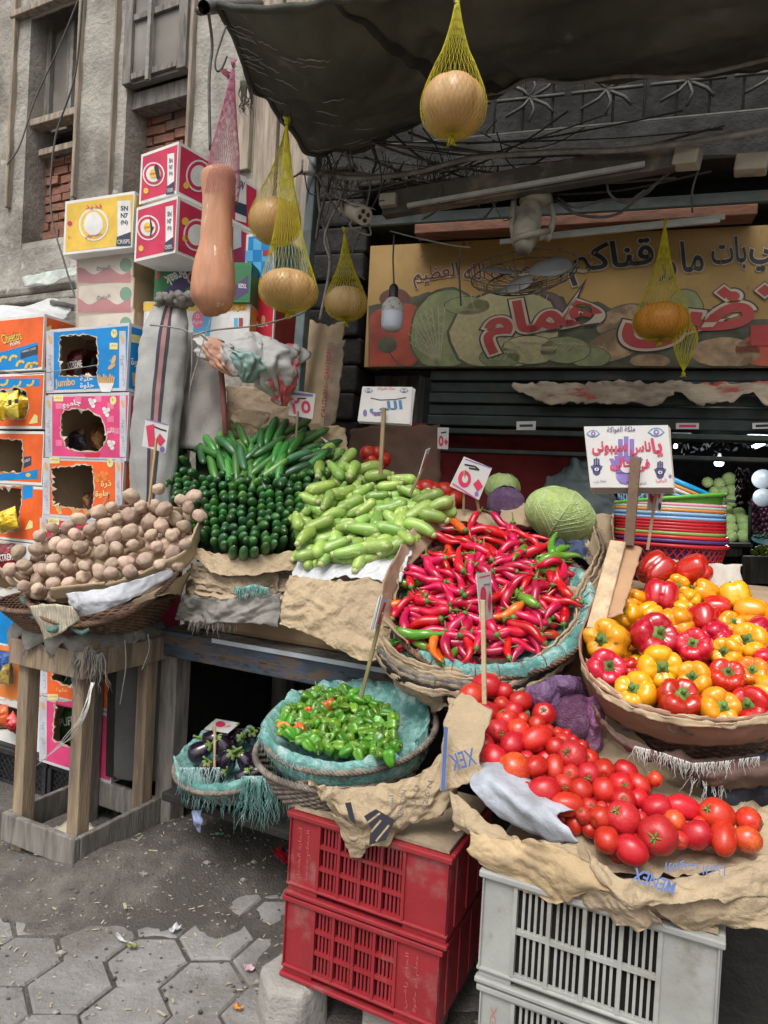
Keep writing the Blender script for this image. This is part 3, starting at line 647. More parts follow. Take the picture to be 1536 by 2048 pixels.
margins(c, (93, 108), (239, 252), 662, 782, 'بافيس'); badge(c, 229, 667); flag(c, 220, 686, 236, 699); c.f.ell(c.mb, 228, 720, 4, 10, I['tan'], 3, rot=.3); c.f.ell(c.mb, 224, 733, 4, 9, I['tan'], 3, rot=.9)
c.f.text(c.mb, 'حلبة', 161, 765, 187, 763, 12, I['white'], 3, .02); c.f.text(c.mb, 'حلوة', 161, 779, 189, 778, 14, I['white'], 3, .02); c.f.text(c.mb, 'Jumbo', 112, 779, 152, 775, 20, I['tan'], 3, .03)
c.f.poly(c.mb, [(196, 765), (229, 765), (222, 784), (204, 784)], I['white'], 3)
for i in range(9): c.f.line(c.mb, [(198 + 3.6 * i, 766), (196 + 4.2 * i, 748 + 3 * (i % 3))], 3, I['tan'], 4)
c.s.poly(c.mb, [(262, 668), (281, 672), (281, 688), (262, 684)], I['pale'], 2); c.s.text(c.mb, 'حلوة', 262, 735, 290, 733, 20, I['white'], 3, .02); c.s.poly(c.mb, [(264, 745), (286, 748), (283, 775), (266, 772)], I['tan'], 2); done(c)
bag(150, 735, 2.98, 46, 70, 'red', .1, 'dark red snack bag inside the bright blue carton', 'XTREME'); bag(182, 735, 3.05, 34, 68, 'red', -.1, 'second dark red snack bag deeper in the bright blue carton')
c = carton('pink chequered carton with an oval cut-out and popcorn prints, second of the middle column', (91, 917), (252, 917), (91, 789), .36, v=VC, panel=I['pink'], side=I['crimson'], body=greybox, hole=jag([(126, 823), (150, 818), (180, 822), (204, 838), (211, 868), (211, 886), (196, 902), (160, 902), (130, 894), (123, 860)], 2), group=CG)
for x, y in ((112, 806), (150, 792), (190, 792), (215, 806), (112, 880), (215, 880), (215, 832), (228, 856)):
    c.f.poly(c.mb, [(x, y + 12), (x + 13, y + 12), (x + 13, y), (x, y)], I['lpink'], 2)
margins(c, (91, 105), (240, 252), 791, 914, 'باف كورن'); badge(c, 227, 801); flag(c, 108, 791, 127, 803); puffs(c, [(184, 806), (212, 824), (222, 890)], I['white']); c.f.text(c.mb, 'جامبو', 126, 818, 164, 813, 16, I['white'], 3, .03); c.f.text(c.mb, 'كاتش', 212, 870, 230, 868, 14, I['white'], 4, .02)
c.f.poly(c.mb, [(168, 908), (202, 905), (198, 914), (172, 914)], I['red'], 3); done(c)
bag(155, 880, 3.0, 46, 42, 'dark', .3, 'small black snack bag in the pink chequered carton'); bag(196, 875, 3.06, 30, 50, 'amber', -.1, 'tan snack bag at the edge of the pink chequered carton')
c = carton('orange carton with a wide torn cut-out and sweetcorn lettering, third of the middle column', (86, 1032), (243, 1032), (86, 914), .36, v=VC, panel=I['orange'], side=I['orange'], body=greybox, hole=jag([(103, 937), (184, 929), (188, 970), (184, 1022), (106, 1011)], 3), group=CG)
margins(c, (86, 100), (231, 243), 916, 1029, 'باف كورن'); badge(c, 221, 926); flag(c, 100, 914, 120, 927); puffs(c, [(208, 952), (193, 955)], I['lorange']); c.f.text(c.mb, 'ذرة', 203, 977, 224, 975, 15, I['pale'], 3, .02); c.f.text(c.mb, 'حلوة', 192, 997, 221, 994, 15, I['pale'], 3, .02)
puffs(c, [(118, 1019), (150, 1024), (175, 1027)], I['tan'], 3); done(c)
bag(180, 1005, 3.0, 26, 40, 'amber', .2, 'brown snack bag in the orange sweetcorn carton')
c = carton('crimson carton half hidden behind the potato heap, fourth of the middle column', (80, 1150), (237, 1150), (80, 1032), .36, v=VC, panel=I['crimson'], side=I['crimson'], body=greybox, hole=jag([(108, 1066), (160, 1062), (182, 1070), (180, 1135), (108, 1135)], 4), group=CG)
margins(c, (80, 94), (226, 237), 1035, 1147, 'باف كورن'); flag(c, 96, 1036, 119, 1050); c.f.text(c.mb, 'جامبو', 110, 1062, 140, 1058, 12, I['white'], 3, .03); done(c)
c = carton('carton of the middle column just below the wicker potato basket', (80, 1270), (232, 1270), (80, 1152), .36, v=VC, panel=I['pink'], side=I['pink'], body=greybox, group=CG); margins(c, (80, 94), (222, 232), 1155, 1267, 'باف كورن'); done(c)
c = carton('orange carton seen between the legs of the potato stand', (79, 1389), (226, 1389), (79, 1272), .36, v=VC, panel=I['orange'], side=I['orange'], body=greybox, hole=jag([(104, 1290), (180, 1290), (185, 1376), (150, 1374), (105, 1360)], 5), group=CG)
margins(c, (80, 95), (216, 226), 1274, 1386, 'كورن'); c.f.text(c.mb, 'حلوة', 112, 1384, 135, 1386, 9, I['pale'], 3); done(c); bag(142, 1345, 3.0, 40, 60, 'green', .1, 'green and red snack bag in the carton behind the stand')
c = carton('bottom pink carton of the middle column standing on black crates', (78, 1522), (224, 1522), (78, 1391), .36, v=VC, panel=I['pink'], side=I['pink'], body=greybox, hole=jag([(110, 1402), (170, 1402), (185, 1500), (150, 1497), (108, 1480)], 6), group=CG)
margins(c, (79, 94), (214, 224), 1394, 1518, 'باف كورن'); flag(c, 96, 1388, 117, 1400); done(c); bag(135, 1450, 3.0, 44, 84, 'green', -.05, 'dark green snack bag in the bottom pink carton', 'PUFF')
# ------------------------------------------------------------------ left column of cheese snack cartons
def cheesy(label, y0, y1, top, bot, hole, seed, extra=None):
    c = carton(label, (-30, y1), (84, y1 - 1), (-30, y0), .42, v=VL, panel=top, side=top, body=whitebox, hole=jag(hole, seed) if hole else None, group='cheese snack cartons at the far left')
    if extra: extra(c)
    done(c); return c
def ex1(c):
    c.f.poly(c.mb, [(-25, 742), (76, 735), (76, 684), (-25, 712)], I['blue'], 2); c.f.text(c.mb, 'Cheetos', 7, 690, 45, 680, 22, I['black'], 3, .06); c.f.text(c.mb, 'Cheetos', 7, 689, 45, 679, 20, I['yellow'], 4, .02); c.f.text(c.mb, 'PUFFS', 22, 693, 42, 688, 7, I['white'], 4, .02)
    c.f.poly(c.mb, [(42, 718), (76, 708), (76, 690), (42, 701)], I['navy'], 3); c.f.text(c.mb, 'MASSIVELY CHEESY', 45, 706, 74, 698, 4, I['white'], 4)
    for x, y in ((8, 718), (28, 716), (42, 727), (60, 731), (70, 730)): c.f.line(c.mb, [(x - 8, y + 6), (x - 5, y - 2), (x + 2, y - 5), (x + 7, y - 1)], 5, I['yellow'], 4)
    c.s.poly(c.mb, [(92, 655), (102, 650), (104, 672), (92, 676)], I['pale'], 2)
cheesy('top left orange and blue cheese snack carton, closed', 640, 745, I['orange'], None, None, 1, ex1)
def ex2(c):
    c.f.poly(c.mb, [(-25, 778), (80, 772), (80, 757), (-25, 757)], I['blue'], 2)
    for x, y in ((62, 766), (10, 765), (36, 768)): c.f.line(c.mb, [(x - 8, y + 4), (x - 3, y + 6), (x + 4, y + 2), (x + 6, y - 6)], 4, I['yellow'], 3)
    c.f.poly(c.mb, [(58, 848), (76, 846), (76, 832), (70, 828)], I['pale'], 3)
cheesy('second left snack carton with yellow bags bulging from its cut-out', 750, 857, I['orange'], None, [(-20, 785), (40, 776), (54, 786), (56, 815), (50, 836), (-20, 838)], 2, ex2)
bag(24, 810, 3.05, 40, 56, 'yellow', .1, 'yellow snack bag facing out of the second left carton', 'JI', 'black'); bag(45, 815, 3.12, 34, 50, 'yellow', -.3, 'yellow snack bag at the edge of the second left carton'); bag(0, 812, 3.05, 40, 56, 'yellow', -.15, 'leftmost yellow snack bag of the second left carton')
def ex3(c):
    c.f.poly(c.mb, [(48, 936), (63, 930), (63, 912), (48, 914)], I['navy'], 2); c.f.text(c.mb, 'CHEESY', 49, 926, 62, 921, 5, I['white'], 3); c.f.poly(c.mb, [(-25, 962), (76, 958), (76, 938), (49, 944), (-25, 950)], I['blue'], 2); c.f.ell(c.mb, 57, 950, 5, 4, I['yellow'], 3)
cheesy('third left snack carton with a dark empty cut-out', 862, 964, I['orange'], None, [(-20, 877), (43, 881), (46, 900), (44, 944), (-20, 944)], 3, ex3)
def ex4(c): c.f.poly(c.mb, [(46, 1000), (66, 994), (66, 972), (46, 972)], I['blue'], 2); c.f.poly(c.mb, [(50, 1060), (66, 1056), (66, 1043), (60, 1040)], I['pale'], 3)
cheesy('fourth left snack carton with a torn flap over its cut-out', 967, 1075, I['orange'], None, [(-20, 975), (44, 972), (40, 1020), (38, 1062), (-20, 1068)], 4, ex4)
bag(16, 1040, 3.05, 56, 44, 'yellow', .3, 'crumpled yellow snack bag low in the fourth left carton'); 
cheesy('fifth left snack carton holding a dark red bag', 1077, 1187, whitebox, None, [(-20, 1086), (30, 1085), (36, 1130), (30, 1176), (-20, 1178)], 5)
bag(14, 1120, 3.05, 52, 66, 'red', .1, 'dark red snack bag in the fifth left carton', 'XTREME')
cheesy('sixth left snack carton behind the edge of the potato basket', 1190, 1284, I['blue'], None, None, 6)
cheesy('seventh left snack carton holding a blue and yellow bag', 1287, 1390, I['lorange'], None, [(-20, 1292), (26, 1292), (28, 1368), (-20, 1370)], 7); bag(5, 1335, 3.05, 44, 66, 'blue', 0, 'blue and yellow snack bag left of the potato stand')
cheesy('lowest left snack carton holding orange bags', 1393, 1478, whitebox, None, [(-20, 1400), (70, 1400), (72, 1458), (-20, 1460)], 8); bag(5, 1432, 3.02, 40, 44, 'orange', .2, 'orange snack bag lying in the lowest left carton'); bag(28, 1445, 3.0, 30, 36, 'orange', .9, 'tilted orange and white snack bag in the lowest left carton')
# white sheet over the back cartons
wsheet = M('white_plastic', (.58, .59, .6), .45, .12, 4, .2, 20, trans=.15)
sheet('plastic_cover', [[(-20, 640, 3.25), (40, 634, 3.2), (90, 640, 3.15), (125, 650, 3.1)], [(-20, 618, 3.4), (30, 612, 3.4), (80, 622, 3.35), (130, 636, 3.3)], [(-20, 640, 3.6), (40, 632, 3.6), (95, 600, 3.6), (150, 600, 3.5)]], wsheet, 'white plastic sheet thrown over the left cartons', 'plastic sheet', amp=.02, sc_=7, seed=3)
sheet('cloth_roll', [[(100, 612, 3.5), (125, 598, 3.5), (165, 598, 3.5)], [(100, 600, 3.45), (125, 604, 3.4), (165, 612, 3.4)], [(104, 622, 3.5), (130, 620, 3.5), (165, 622, 3.5)]], M('grey_cloth', (.2, .19, .17), .9), 'rolled grey cloth wedged behind the wrapped juice trays', 'cloth', 20, 20, .02, 9)
# ------------------------------------------------------------------ upper cartons
def rings(c, f, x, y, r, m0, squash=1.1, k=3):
    f.ell(c.mb, x, y, r, r * squash, I['white'], k); f.ell(c.mb, x, y, r * .88, r * .88 * squash, m0, k + 1); f.ell(c.mb, x, y, r * .66, r * .66 * squash, I['white'], k + 2)
def crispfront(c, x0, x1, yt, yb, cx, cy, r, m0, slope, hole=None):
    g_ = lambda x, y: y + slope * (x - x0)
    rings(c, c.f, cx, g_(cx, cy), r, m0)
    wx0 = x1 - (x1 - x0) * .2
    c.f.poly(c.mb, [(wx0, g_(wx0, yb)), (x1, g_(x1, yb)), (x1, g_(x1, yt)), (wx0, g_(wx0, yt))], I['white'], 3); H = yb - yt; e = x1 - wx0
    c.f.poly(c.mb, [(wx0 - 3, g_(wx0, yb)), (x1, g_(x1, yb)), (x1, g_(x1, yb - H * .3)), (wx0 - 1, g_(wx0, yb - H * .2))], I['navy'], 4)
    c.f.text(c.mb, 'CRISPS', wx0, g_(wx0, yb - 4), x1 - 1, g_(x1, yb - 4), H * .09, I['white'], 5)
    for i, t in enumerate(('5N', 'N7', '(N)')): c.f.text(c.mb, t, wx0 + e * .25, g_(wx0, yt + H * (.22 + .16 * i)), wx0 + e * .8, g_(wx0, yt + H * (.22 + .16 * i)), H * .11, I['navy'], 4, .04)
c = carton('yellow and white carton with a white ringed oval, resting on the wrapped juice trays', (126, 510), (264, 497), (125, 404), .3, d=3.02, yaw=22, panel=I['yellow'], side=I['yellow'], group='crisp cartons on top of the stacks', name='crisp_carton')
crispfront(c, 130, 262, 407, 497, 188, 452, 30, I['yellow'], -.045); c.f.ell(c.mb, 188, 448, 18, 24, I['white'], 6); c.f.text(c.mb, 'لذيذ', 172, 420, 204, 418, 9, I['crimson'], 7, .02); c.f.text(c.mb, 'طعم طبيعي', 172, 478, 205, 474, 8, I['crimson'], 7, .02)
c.f.ell(c.mb, 140, 447, 5, 5, I['crimson'], 3); c.f.text(c.mb, '١٠', 137, 479, 144, 479, 8, I['crimson'], 3); done(c)
def redcarton(label, bl, br, tl, cx, cy, r, d, depth, yw, tear):
    c = carton(label, bl, br, tl, depth, d=d, yaw=yw, panel=I['crimson'], side=I['crimson'], group='crisp cartons on top of the stacks', name='crisp_carton'); sl = (br[1] - bl[1]) / (br[0] - bl[0])
    crispfront(c, bl[0] + 4, br[0] - 3, tl[1] + 6, bl[1] - 10, cx, cy - sl * (cx - bl[0]), r, I['crimson'], sl); c.f.ell(c.mb, cx, cy, r * .35, r * .42, I['yellow'], 7); c.f.text(c.mb, 'شيبس', cx - r * .3, cy + 3, cx + r * .3, cy + 2, r * .3, I['crimson'], 8, .03)
    c.f.ell(c.mb, bl[0] + 15, bl[1] - 27, 5, 6, I['yellow'], 4); c.f.poly(c.mb, [(cx + a, cy + b) for a, b in tear], I['black'], 9)
    return c
c = redcarton('upper red and white crisp carton, topmost of its stack, with a torn hole', (278, 409), (352, 396), (275, 312), 308, 348, 22, 2.88, .46, 33, [(2, -12), (7, -20), (12, -8), (14, 8), (8, 12), (5, 0)])
rings(c, c.s, 397, 352, 26, I['crimson'], 1.25, 3); c.s.ell(c.mb, 372, 371, 6, 7, I['yellow'], 4); c.s.poly(c.mb, [(470, 440), (492, 446), (492, 354), (470, 346)], I['white'], 3); c.s.poly(c.mb, [(469, 424), (493, 434), (493, 410), (469, 402)], I['navy'], 4); c.s.text(c.mb, '5N', 474, 376, 484, 380, 16, I['navy'], 5, .04); done(c)
c = redcarton('lower red and white crisp carton under the topmost one, with a jagged rip', (268, 524), (350, 510), (266, 418), 297, 455, 23, 2.84, .46, 33, [(4, -25), (7, -14), (10, 0), (14, -2), (9, 8), (5, 22), (6, 4)])
rings(c, c.s, 392, 470, 26, I['crimson'], 1.25, 3); c.s.ell(c.mb, 370, 443, 7, 8, I['yellow'], 4); c.s.ell(c.mb, 370, 477, 6, 7, I['yellow'], 4); c.s.poly(c.mb, [(466, 500), (482, 494), (482, 450), (466, 450)], I['white'], 3); done(c)
# shrink-wrapped trays of juice
wrap = M('shrink_wrap', (.6, .55, .5), .18, .2, 8, .6, 7, bd=.02, spec=.8)
film = bpy.data.materials.new('clear_film'); film.use_nodes = True; _n = film.node_tree.nodes; _b = _n['Principled BSDF']; _t = _n.new('ShaderNodeBsdfTransparent'); _x = _n.new('ShaderNodeMixShader'); _x.inputs[0].default_value = .2
_b.inputs['Base Color'].default_value = (.8, .8, .8, 1); _b.inputs['Roughness'].default_value = .12
film.node_tree.links.new(_t.outputs[0], _x.inputs[1]); film.node_tree.links.new(_b.outputs[0], _x.inputs[2]); film.node_tree.links.new(_x.outputs[0], _n['Material Output'].inputs[0])
for y0, y1, lab, sd in ((510, 568, 'topmost shrink-wrapped juice tray under the yellow carton', 1), (568, 628, 'middle shrink-wrapped juice tray with a red wavy band', 2), (628, 690, 'lowest shrink-wrapped juice tray, half hidden by the blue carton', 3)):
    c = carton(lab, (152, y1), (266, y1 - 1), (152, y0), .34, d=3.08, yaw=24, panel=I['cream'], side=kraftbox, body=kraftbox, group='shrink-wrapped juice trays', name='juice_tray')
    pts = [(156, y1 - 3)] + [(156 + 4.4 * i, y1 - 26 - 7 * sin(i * .5 + sd)) for i in range(25)] + [(262, y1 - 3)]; c.f.poly(c.mb, pts, I['dred'], 2); c.f.text(c.mb, 'الربيع', 194, y0 + 32, 222, y0 + 31, 11, I['navy'], 4, .02); c.f.ell(c.mb, 252, y0 + 20, 12, 14, I['green'], 3); done(c)
    g = random.Random(sd); rows = []
    for i in range(14):
        row = []
        for j in range(28):
            p = c.q(-.003 + (c.w + .006) * j / 27, 0, c.h * i / 13); row.append(p + c.f.n * (.004 + .006 * abs(noise.noise(V((j * .5 + i * .35, i * .25, sd * 7)))) + .003 * g.random()))
        rows.append(row)
    mb = MB(); mb.grid(rows, film); link('shrink_film', mb, c.t)
c = carton('green and purple chocolate carton stacked upside down under the red cartons', (307, 602), (499, 613), (306, 524), .3, d=2.95, yaw=8, panel=I['green'], side=I['green'], body=I['green'], group=CG, name='chocolate_carton')
c.f.poly(c.mb, [(310, 598), (345, 601), (440, 521), (400, 520)], I['purple'], 2); c.f.text(c.mb, 'Break', 336, 574, 377, 556, 22, I['white'], 3, .03, True); c.f.ell(c.mb, 383, 556, 9, 12, I['tan'], 3); c.f.ell(c.mb, 384, 556, 6, 9, I['purple'], 4); c.f.poly(c.mb, [(310, 536), (326, 537), (326, 530), (310, 529)], I['white'], 3); c.f.ell(c.mb, 317, 552, 5, 7, I['dred'], 3)
c.f.poly(c.mb, [(470, 600), (497, 585), (497, 550), (470, 570)], I['purple'], 2); c.f.text(c.mb, 'TIGER', 476, 576, 493, 577, 9, I['white'], 3, .02, True); done(c)
c = carton('white carton with a yellow top band and blue juice print behind the striped sack', (285, 690), (497, 690), (284, 603), .3, d=2.98, yaw=8, panel=I['white'], side=I['yellow'], group=CG, name='juice_carton')
c.f.poly(c.mb, [(287, 622), (494, 622), (494, 605), (287, 605)], I['yellow'], 2); c.f.text(c.mb, 'شكل جديد', 455, 624, 490, 624, 14, I['dred'], 3, .02); c.f.text(c.mb, 'شكل جديد', 305, 620, 350, 620, 13, I['dred'], 3, .02)
c.f.poly(c.mb, [(386, 672), (420, 672), (424, 628), (388, 628)], I['lblue'], 2); c.f.ell(c.mb, 396, 640, 12, 18, I['lpink'], 3); c.f.text(c.mb, '٥', 392, 636, 399, 636, 8, I['white'], 4); c.f.text(c.mb, 'جنيه', 386, 650, 406, 649, 9, I['white'], 4, .02)
for x, m in ((296, 'lblue'), (304, 'pink'), (468, 'lblue'), (478, 'dred')): c.f.poly(c.mb, [(x, 655), (x + 8, 655), (x + 8, 636), (x, 636)], I[m], 3)
done(c)
c = carton('blue chequered carton with a cheese print under the hanging pumpkins', (488, 568), (545, 572), (487, 470), .3, d=3.02, yaw=24, panel=I['blue'], side=I['blue'], group=CG)
for i in range(3):
    for j in range(4):
        if (i + j) % 2: c.f.poly(c.mb, [(490 + 17 * i, 500 + 23 * j), (506 + 17 * i, 500 + 23 * j), (506 + 17 * i, 478 + 23 * j), (490 + 17 * i, 478 + 23 * j)], I['lblue'], 2)
c.f.poly(c.mb, [(526, 512), (544, 512), (544, 500), (526, 500)], I['dred'], 4); c.f.poly(c.mb, [(498, 567), (543, 569), (536, 556), (505, 556)], I['tan'], 4); c.s.text(c.mb, 'بافي', 552, 525, 552, 495, 9, I['white'], 3, .01); done(c)
c = carton('red tomato-flavour carton below the blue chequered one', (492, 690), (545, 692), (492, 574), .3, d=3.02, yaw=24, panel=I['red'], side=I['dred'], group=CG)
c.f.text(c.mb, 'طماطم', 495, 660, 536, 659, 15, I['white'], 3, .03); c.f.ell(c.mb, 508, 628, 10, 8, I['orange'], 3); c.f.ell(c.mb, 527, 640, 4, 9, I['tan'], 3); c.f.ell(c.mb, 500, 606, 5, 4, I['yellow'], 3); c.s.text(c.mb, 'جامبو', 572, 640, 596, 630, 14, I['pale'], 3, .03); done(c)
# black crates under the cartons
blackpl = M('black_plastic', (.022, .022, .024), .5, .3, 10, .1, 60, c2=(.07, .065, .06), ms=6, lo=.55, hi=.75)
for k, (x0, x1, lab) in enumerate(((-60, 92, 'black lattice crate under the left carton column'), (96, 240, 'black lattice crate under the middle carton column'))):
    a, b = pv(x0, 1578, 1.99), pv(x1, 1578, 1.99); ua, ub = a.dot(EX), b.dot(EX); t = thing('plastic_crate', S((ua + ub) / 2, 2.2, 0), lab, 'crate', 'black lattice crates'); mb = MB(); zt_ = pv(96, 1526, 1.99).z
    for z0, z1 in ((.0, .02), (zt_ - .02, zt_)): mb.sbox(ua, ub, 1.99, 2.005, z0, z1, blackpl)
    for u in (ua + .01, (ua * 2 + ub) / 3, (ua + 2 * ub) / 3, ub - .01): mb.sbox(u - .01, u + .01, 1.985, 2.0, .02, zt_ - .02, blackpl)
    link('frame', mb, t); mb = MB(); n = 14
    for i in range(-6, n + 1):
        for s_ in (1, -1):
            u0 = ua + (ub - ua) * i / n; h = zt_ - .04; u1 = u0 + h; p, q = (u0, u1) if s_ > 0 else (u1, u0); c0, c1 = max(ua, min(ub, p)), max(ua, min(ub, q))
            if abs(c1 - c0) > .01: mb.beam(S(c0, 2.0, .02 + h * abs(c0 - p) / h), S(c1, 2.0, .02 + h * (1 - abs(c1 - q) / h)), .004, .004, blackpl)
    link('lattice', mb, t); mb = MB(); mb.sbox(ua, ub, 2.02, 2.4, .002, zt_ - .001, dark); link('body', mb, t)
# ================================================================== sacks and cloth
gsack = M('grey_sackcloth', (.34, .34, .33), .9, .16, 5, .25, 220, c2=(.27, .265, .25), ms=3, lo=.5, hi=.75, bd=.003)
dsack = M('dark_felt', (.085, .085, .082), .95, .15, 6, .2, 200, c2=(.13, .125, .115), ms=4, lo=.55, hi=.75, bd=.003)
burlap = M('frayed_burlap', (.23, .215, .195), .95, .2, 12, .5, 260, c2=(.15, .14, .125), ms=5, bd=.004)
wsack = M('woven_poly', (.36, .355, .35), .6, .12, 8, .15, 180, c2=(.25, .24, .225), ms=4, lo=.5, hi=.7, bd=.003)
CR = (CM.to_3x3() @ V((1, 0, 0)))
def sack_rows(ctrl, flat=.6, n=40, sub=12, amp=.017, sc_=7, seed=1, er=0):
    P_ = [at(x, y, d) for x, y, d, r in ctrl]; RR = [V((r * d / FPX, 0, 0)) for x, y, d, r in ctrl]; rows = []; N = sub * (len(ctrl) - 1)
    for i in range(N + 1):
        t = i / N; p = catmull(P_, t); r = catmull(RR, t).x + er; row = []
        for k in range(n):
            th = 2 * pi * k / n; f = V((CR.x, CR.y, 0)).normalized(); dp = V((-f.y, f.x, 0))
            q = f * (r * cos(th)) + dp * (r * flat * sin(th)); pt = p + q
            row.append(pt + q.normalized() * ((crease(pt, sc_, seed) - .35) * amp + amp * .8 * sin(th * 5 + 4 * t + seed) * noise.noise(V((t * 4, th, seed)))))
        rows.append(row)
    return rows
def sack(name, label, cat, ctrl, m, parent=None, group=None, **k):
    mb = MB(); mb.grid(sack_rows(ctrl, **k), m, True, True, True, True); o = link(name, mb, parent)
    return o if parent else tag(o, label, cat, group)
ctrl = [(345, 606, 2.72, 26), (336, 640, 2.71, 40), (328, 700, 2.7, 50), (318, 800, 2.69, 50), (310, 900, 2.68, 47), (303, 1000, 2.67, 42), (300, 1120, 2.67, 40)]
sk = sack('striped_sack', 'tall grey sack with a dark and pink stripe standing behind the potatoes', 'sack', ctrl, gsack, seed=4)
rows = sack_rows(ctrl, seed=4, er=.0012)
for c0, c1, m in ((27, 28, 'b'), (28, 30, 'p'), (30, 31, 'b')):   # facing the street
    pass
sb, sp = M('stripe_dark', (.045, .045, .06), .9, bump=.2, bs=220), M('stripe_pink', (.34, .17, .17), .9, bump=.2, bs=220)
mb = MB()
for a, b, m in ((29.4, 30.3, sb), (30.3, 31.4, sp), (31.4, 32.3, sb)):
    rr = []
    for row in rows[4:]:
        f = lambda x: row[int(x) % 40] * (1 - x % 1) + row[(int(x) + 1) % 40] * (x % 1)
        rr.append([f(a), f((a + b) / 2), f(b)])
    mb.grid(rr, m)
link('stripe', mb, sk)
mb = MB(); g = random.Random(3)
for i in range(7):
    x = 322 + 10 * i; pts = [at(x, 610, 2.69), at(x + g.uniform(-5, 8), 598 + g.uniform(-5, 5), 2.66), at(x + g.uniform(-4, 10), 588 + g.uniform(-4, 8), 2.67)]
    mb.tube([catmull(pts, k / 8) for k in range(9)], [.016 + .006 * sin(k * 2 + i) for k in range(9)], burlap, 8)
mb.grid(sack_rows([(340, 616, 2.71, 32), (345, 602, 2.71, 34), (348, 592, 2.71, 30)], seed=9, amp=.02), burlap, True, True, True, True)
link('tied_mouth', mb, sk)
cable_px('cord', [(300, 650, 2.5), (345, 655, 2.5), (380, 668, 2.5), (384, 720, 2.5), (381, 770, 2.52)], .003, cablel, 'grey cord tied round the neck of the striped sack')
sack('cloth_sack', 'dusty pale sack with a red edge standing between the striped sack and the cucumbers', 'sack', [(392, 668, 2.85, 20), (398, 720, 2.84, 46), (400, 790, 2.82, 52), (402, 900, 2.8, 54)], M('dusty_sack', (.33, .31, .29), .9, .2, 4, .25, 150, c2=(.2, .185, .17), ms=4, lo=.48, hi=.7), seed=7, amp=.02)
mb = MB(); mb.tube([at(438, 700, 2.74), at(446, 780, 2.72), at(452, 870, 2.7)], .012, M('red_binding', (.24, .08, .07), .9), 6); tag(link('red_binding', mb), 'red woven binding strip beside the dusty pale sack', 'strip')
HG = 'plastic sacks hanging in a bundle from a cord'
sack('hanging_sack', 'orange and white striped sack at the left of the hanging bundle', 'sack', [(400, 668, 2.7, 8), (425, 690, 2.66, 34), (446, 722, 2.63, 34), (470, 752, 2.62, 22), (500, 745, 2.63, 10)], M('orange_stripe_sack', (.38, .365, .35), .6, .1, 8, .15, 160, c2=(.42, .22, .15), ms=9, lo=.5, hi=.53, st=(1, 1, .3)), seed=11, amp=.07, sc_=9, n=80, sub=20, group=HG)
hs1 = sack('hanging_sack', 'large greyish white printed sack in the hanging bundle', 'sack', [(505, 664, 2.68, 14), (522, 694, 2.62, 58), (530, 728, 2.6, 60), (548, 772, 2.62, 42), (564, 808, 2.66, 16)], wsack, seed=13, amp=.07, sc_=8, n=80, sub=20, group=HG)
f, _ = px_face([(480, 680), (575, 680), (575, 800), (480, 800)], 2.555); mb = MB()
sack('hanging_sack', 'small turquoise sack tucked into the hanging bundle', 'sack', [(468, 700, 2.58, 20), (486, 712, 2.55, 32), (494, 738, 2.55, 24), (492, 765, 2.57, 8)], M('aqua_sack', (.2, .3, .28), .55, .15, 8, .15, 160), seed=15, amp=.05, sc_=9, n=60, sub=16, group=HG)
sack('hanging_sack', 'grey sack with a red zigzag at the lower right of the hanging bundle', 'sack', [(575, 690, 2.66, 16), (568, 740, 2.62, 26), (562, 780, 2.62, 24), (566, 812, 2.64, 8)], M('zigzag_sack', (.33, .32, .31), .6, .1, 8, .15, 160, c2=(.45, .08, .09), ms=5, lo=.58, hi=.61), seed=17, amp=.06, sc_=9, n=60, sub=16, group=HG)
cable_px('cord', [(388, 670, 2.6), (430, 660, 2.6), (520, 650, 2.62), (600, 628, 2.8), (620, 612, 2.9)], .0035, cablel, 'thin cord carrying the bundle of hanging sacks')
sack('folded_cloth', 'dark grey felt cloth hanging under the table behind the potato stand', 'cloth', [(290, 1250, 2.66, 48), (288, 1320, 2.66, 52), (285, 1440, 2.66, 55), (283, 1540, 2.66, 56), (283, 1556, 2.66, 54)], dsack, flat=.3, seed=19, amp=.006)
mb = MB(); mb.beam(at(236, 1290, 2.72), at(230, 1550, 2.72), .05, .05, soot, EY); tag(link('timber_post', mb), 'dark timber post beside the felt cloth', 'post')
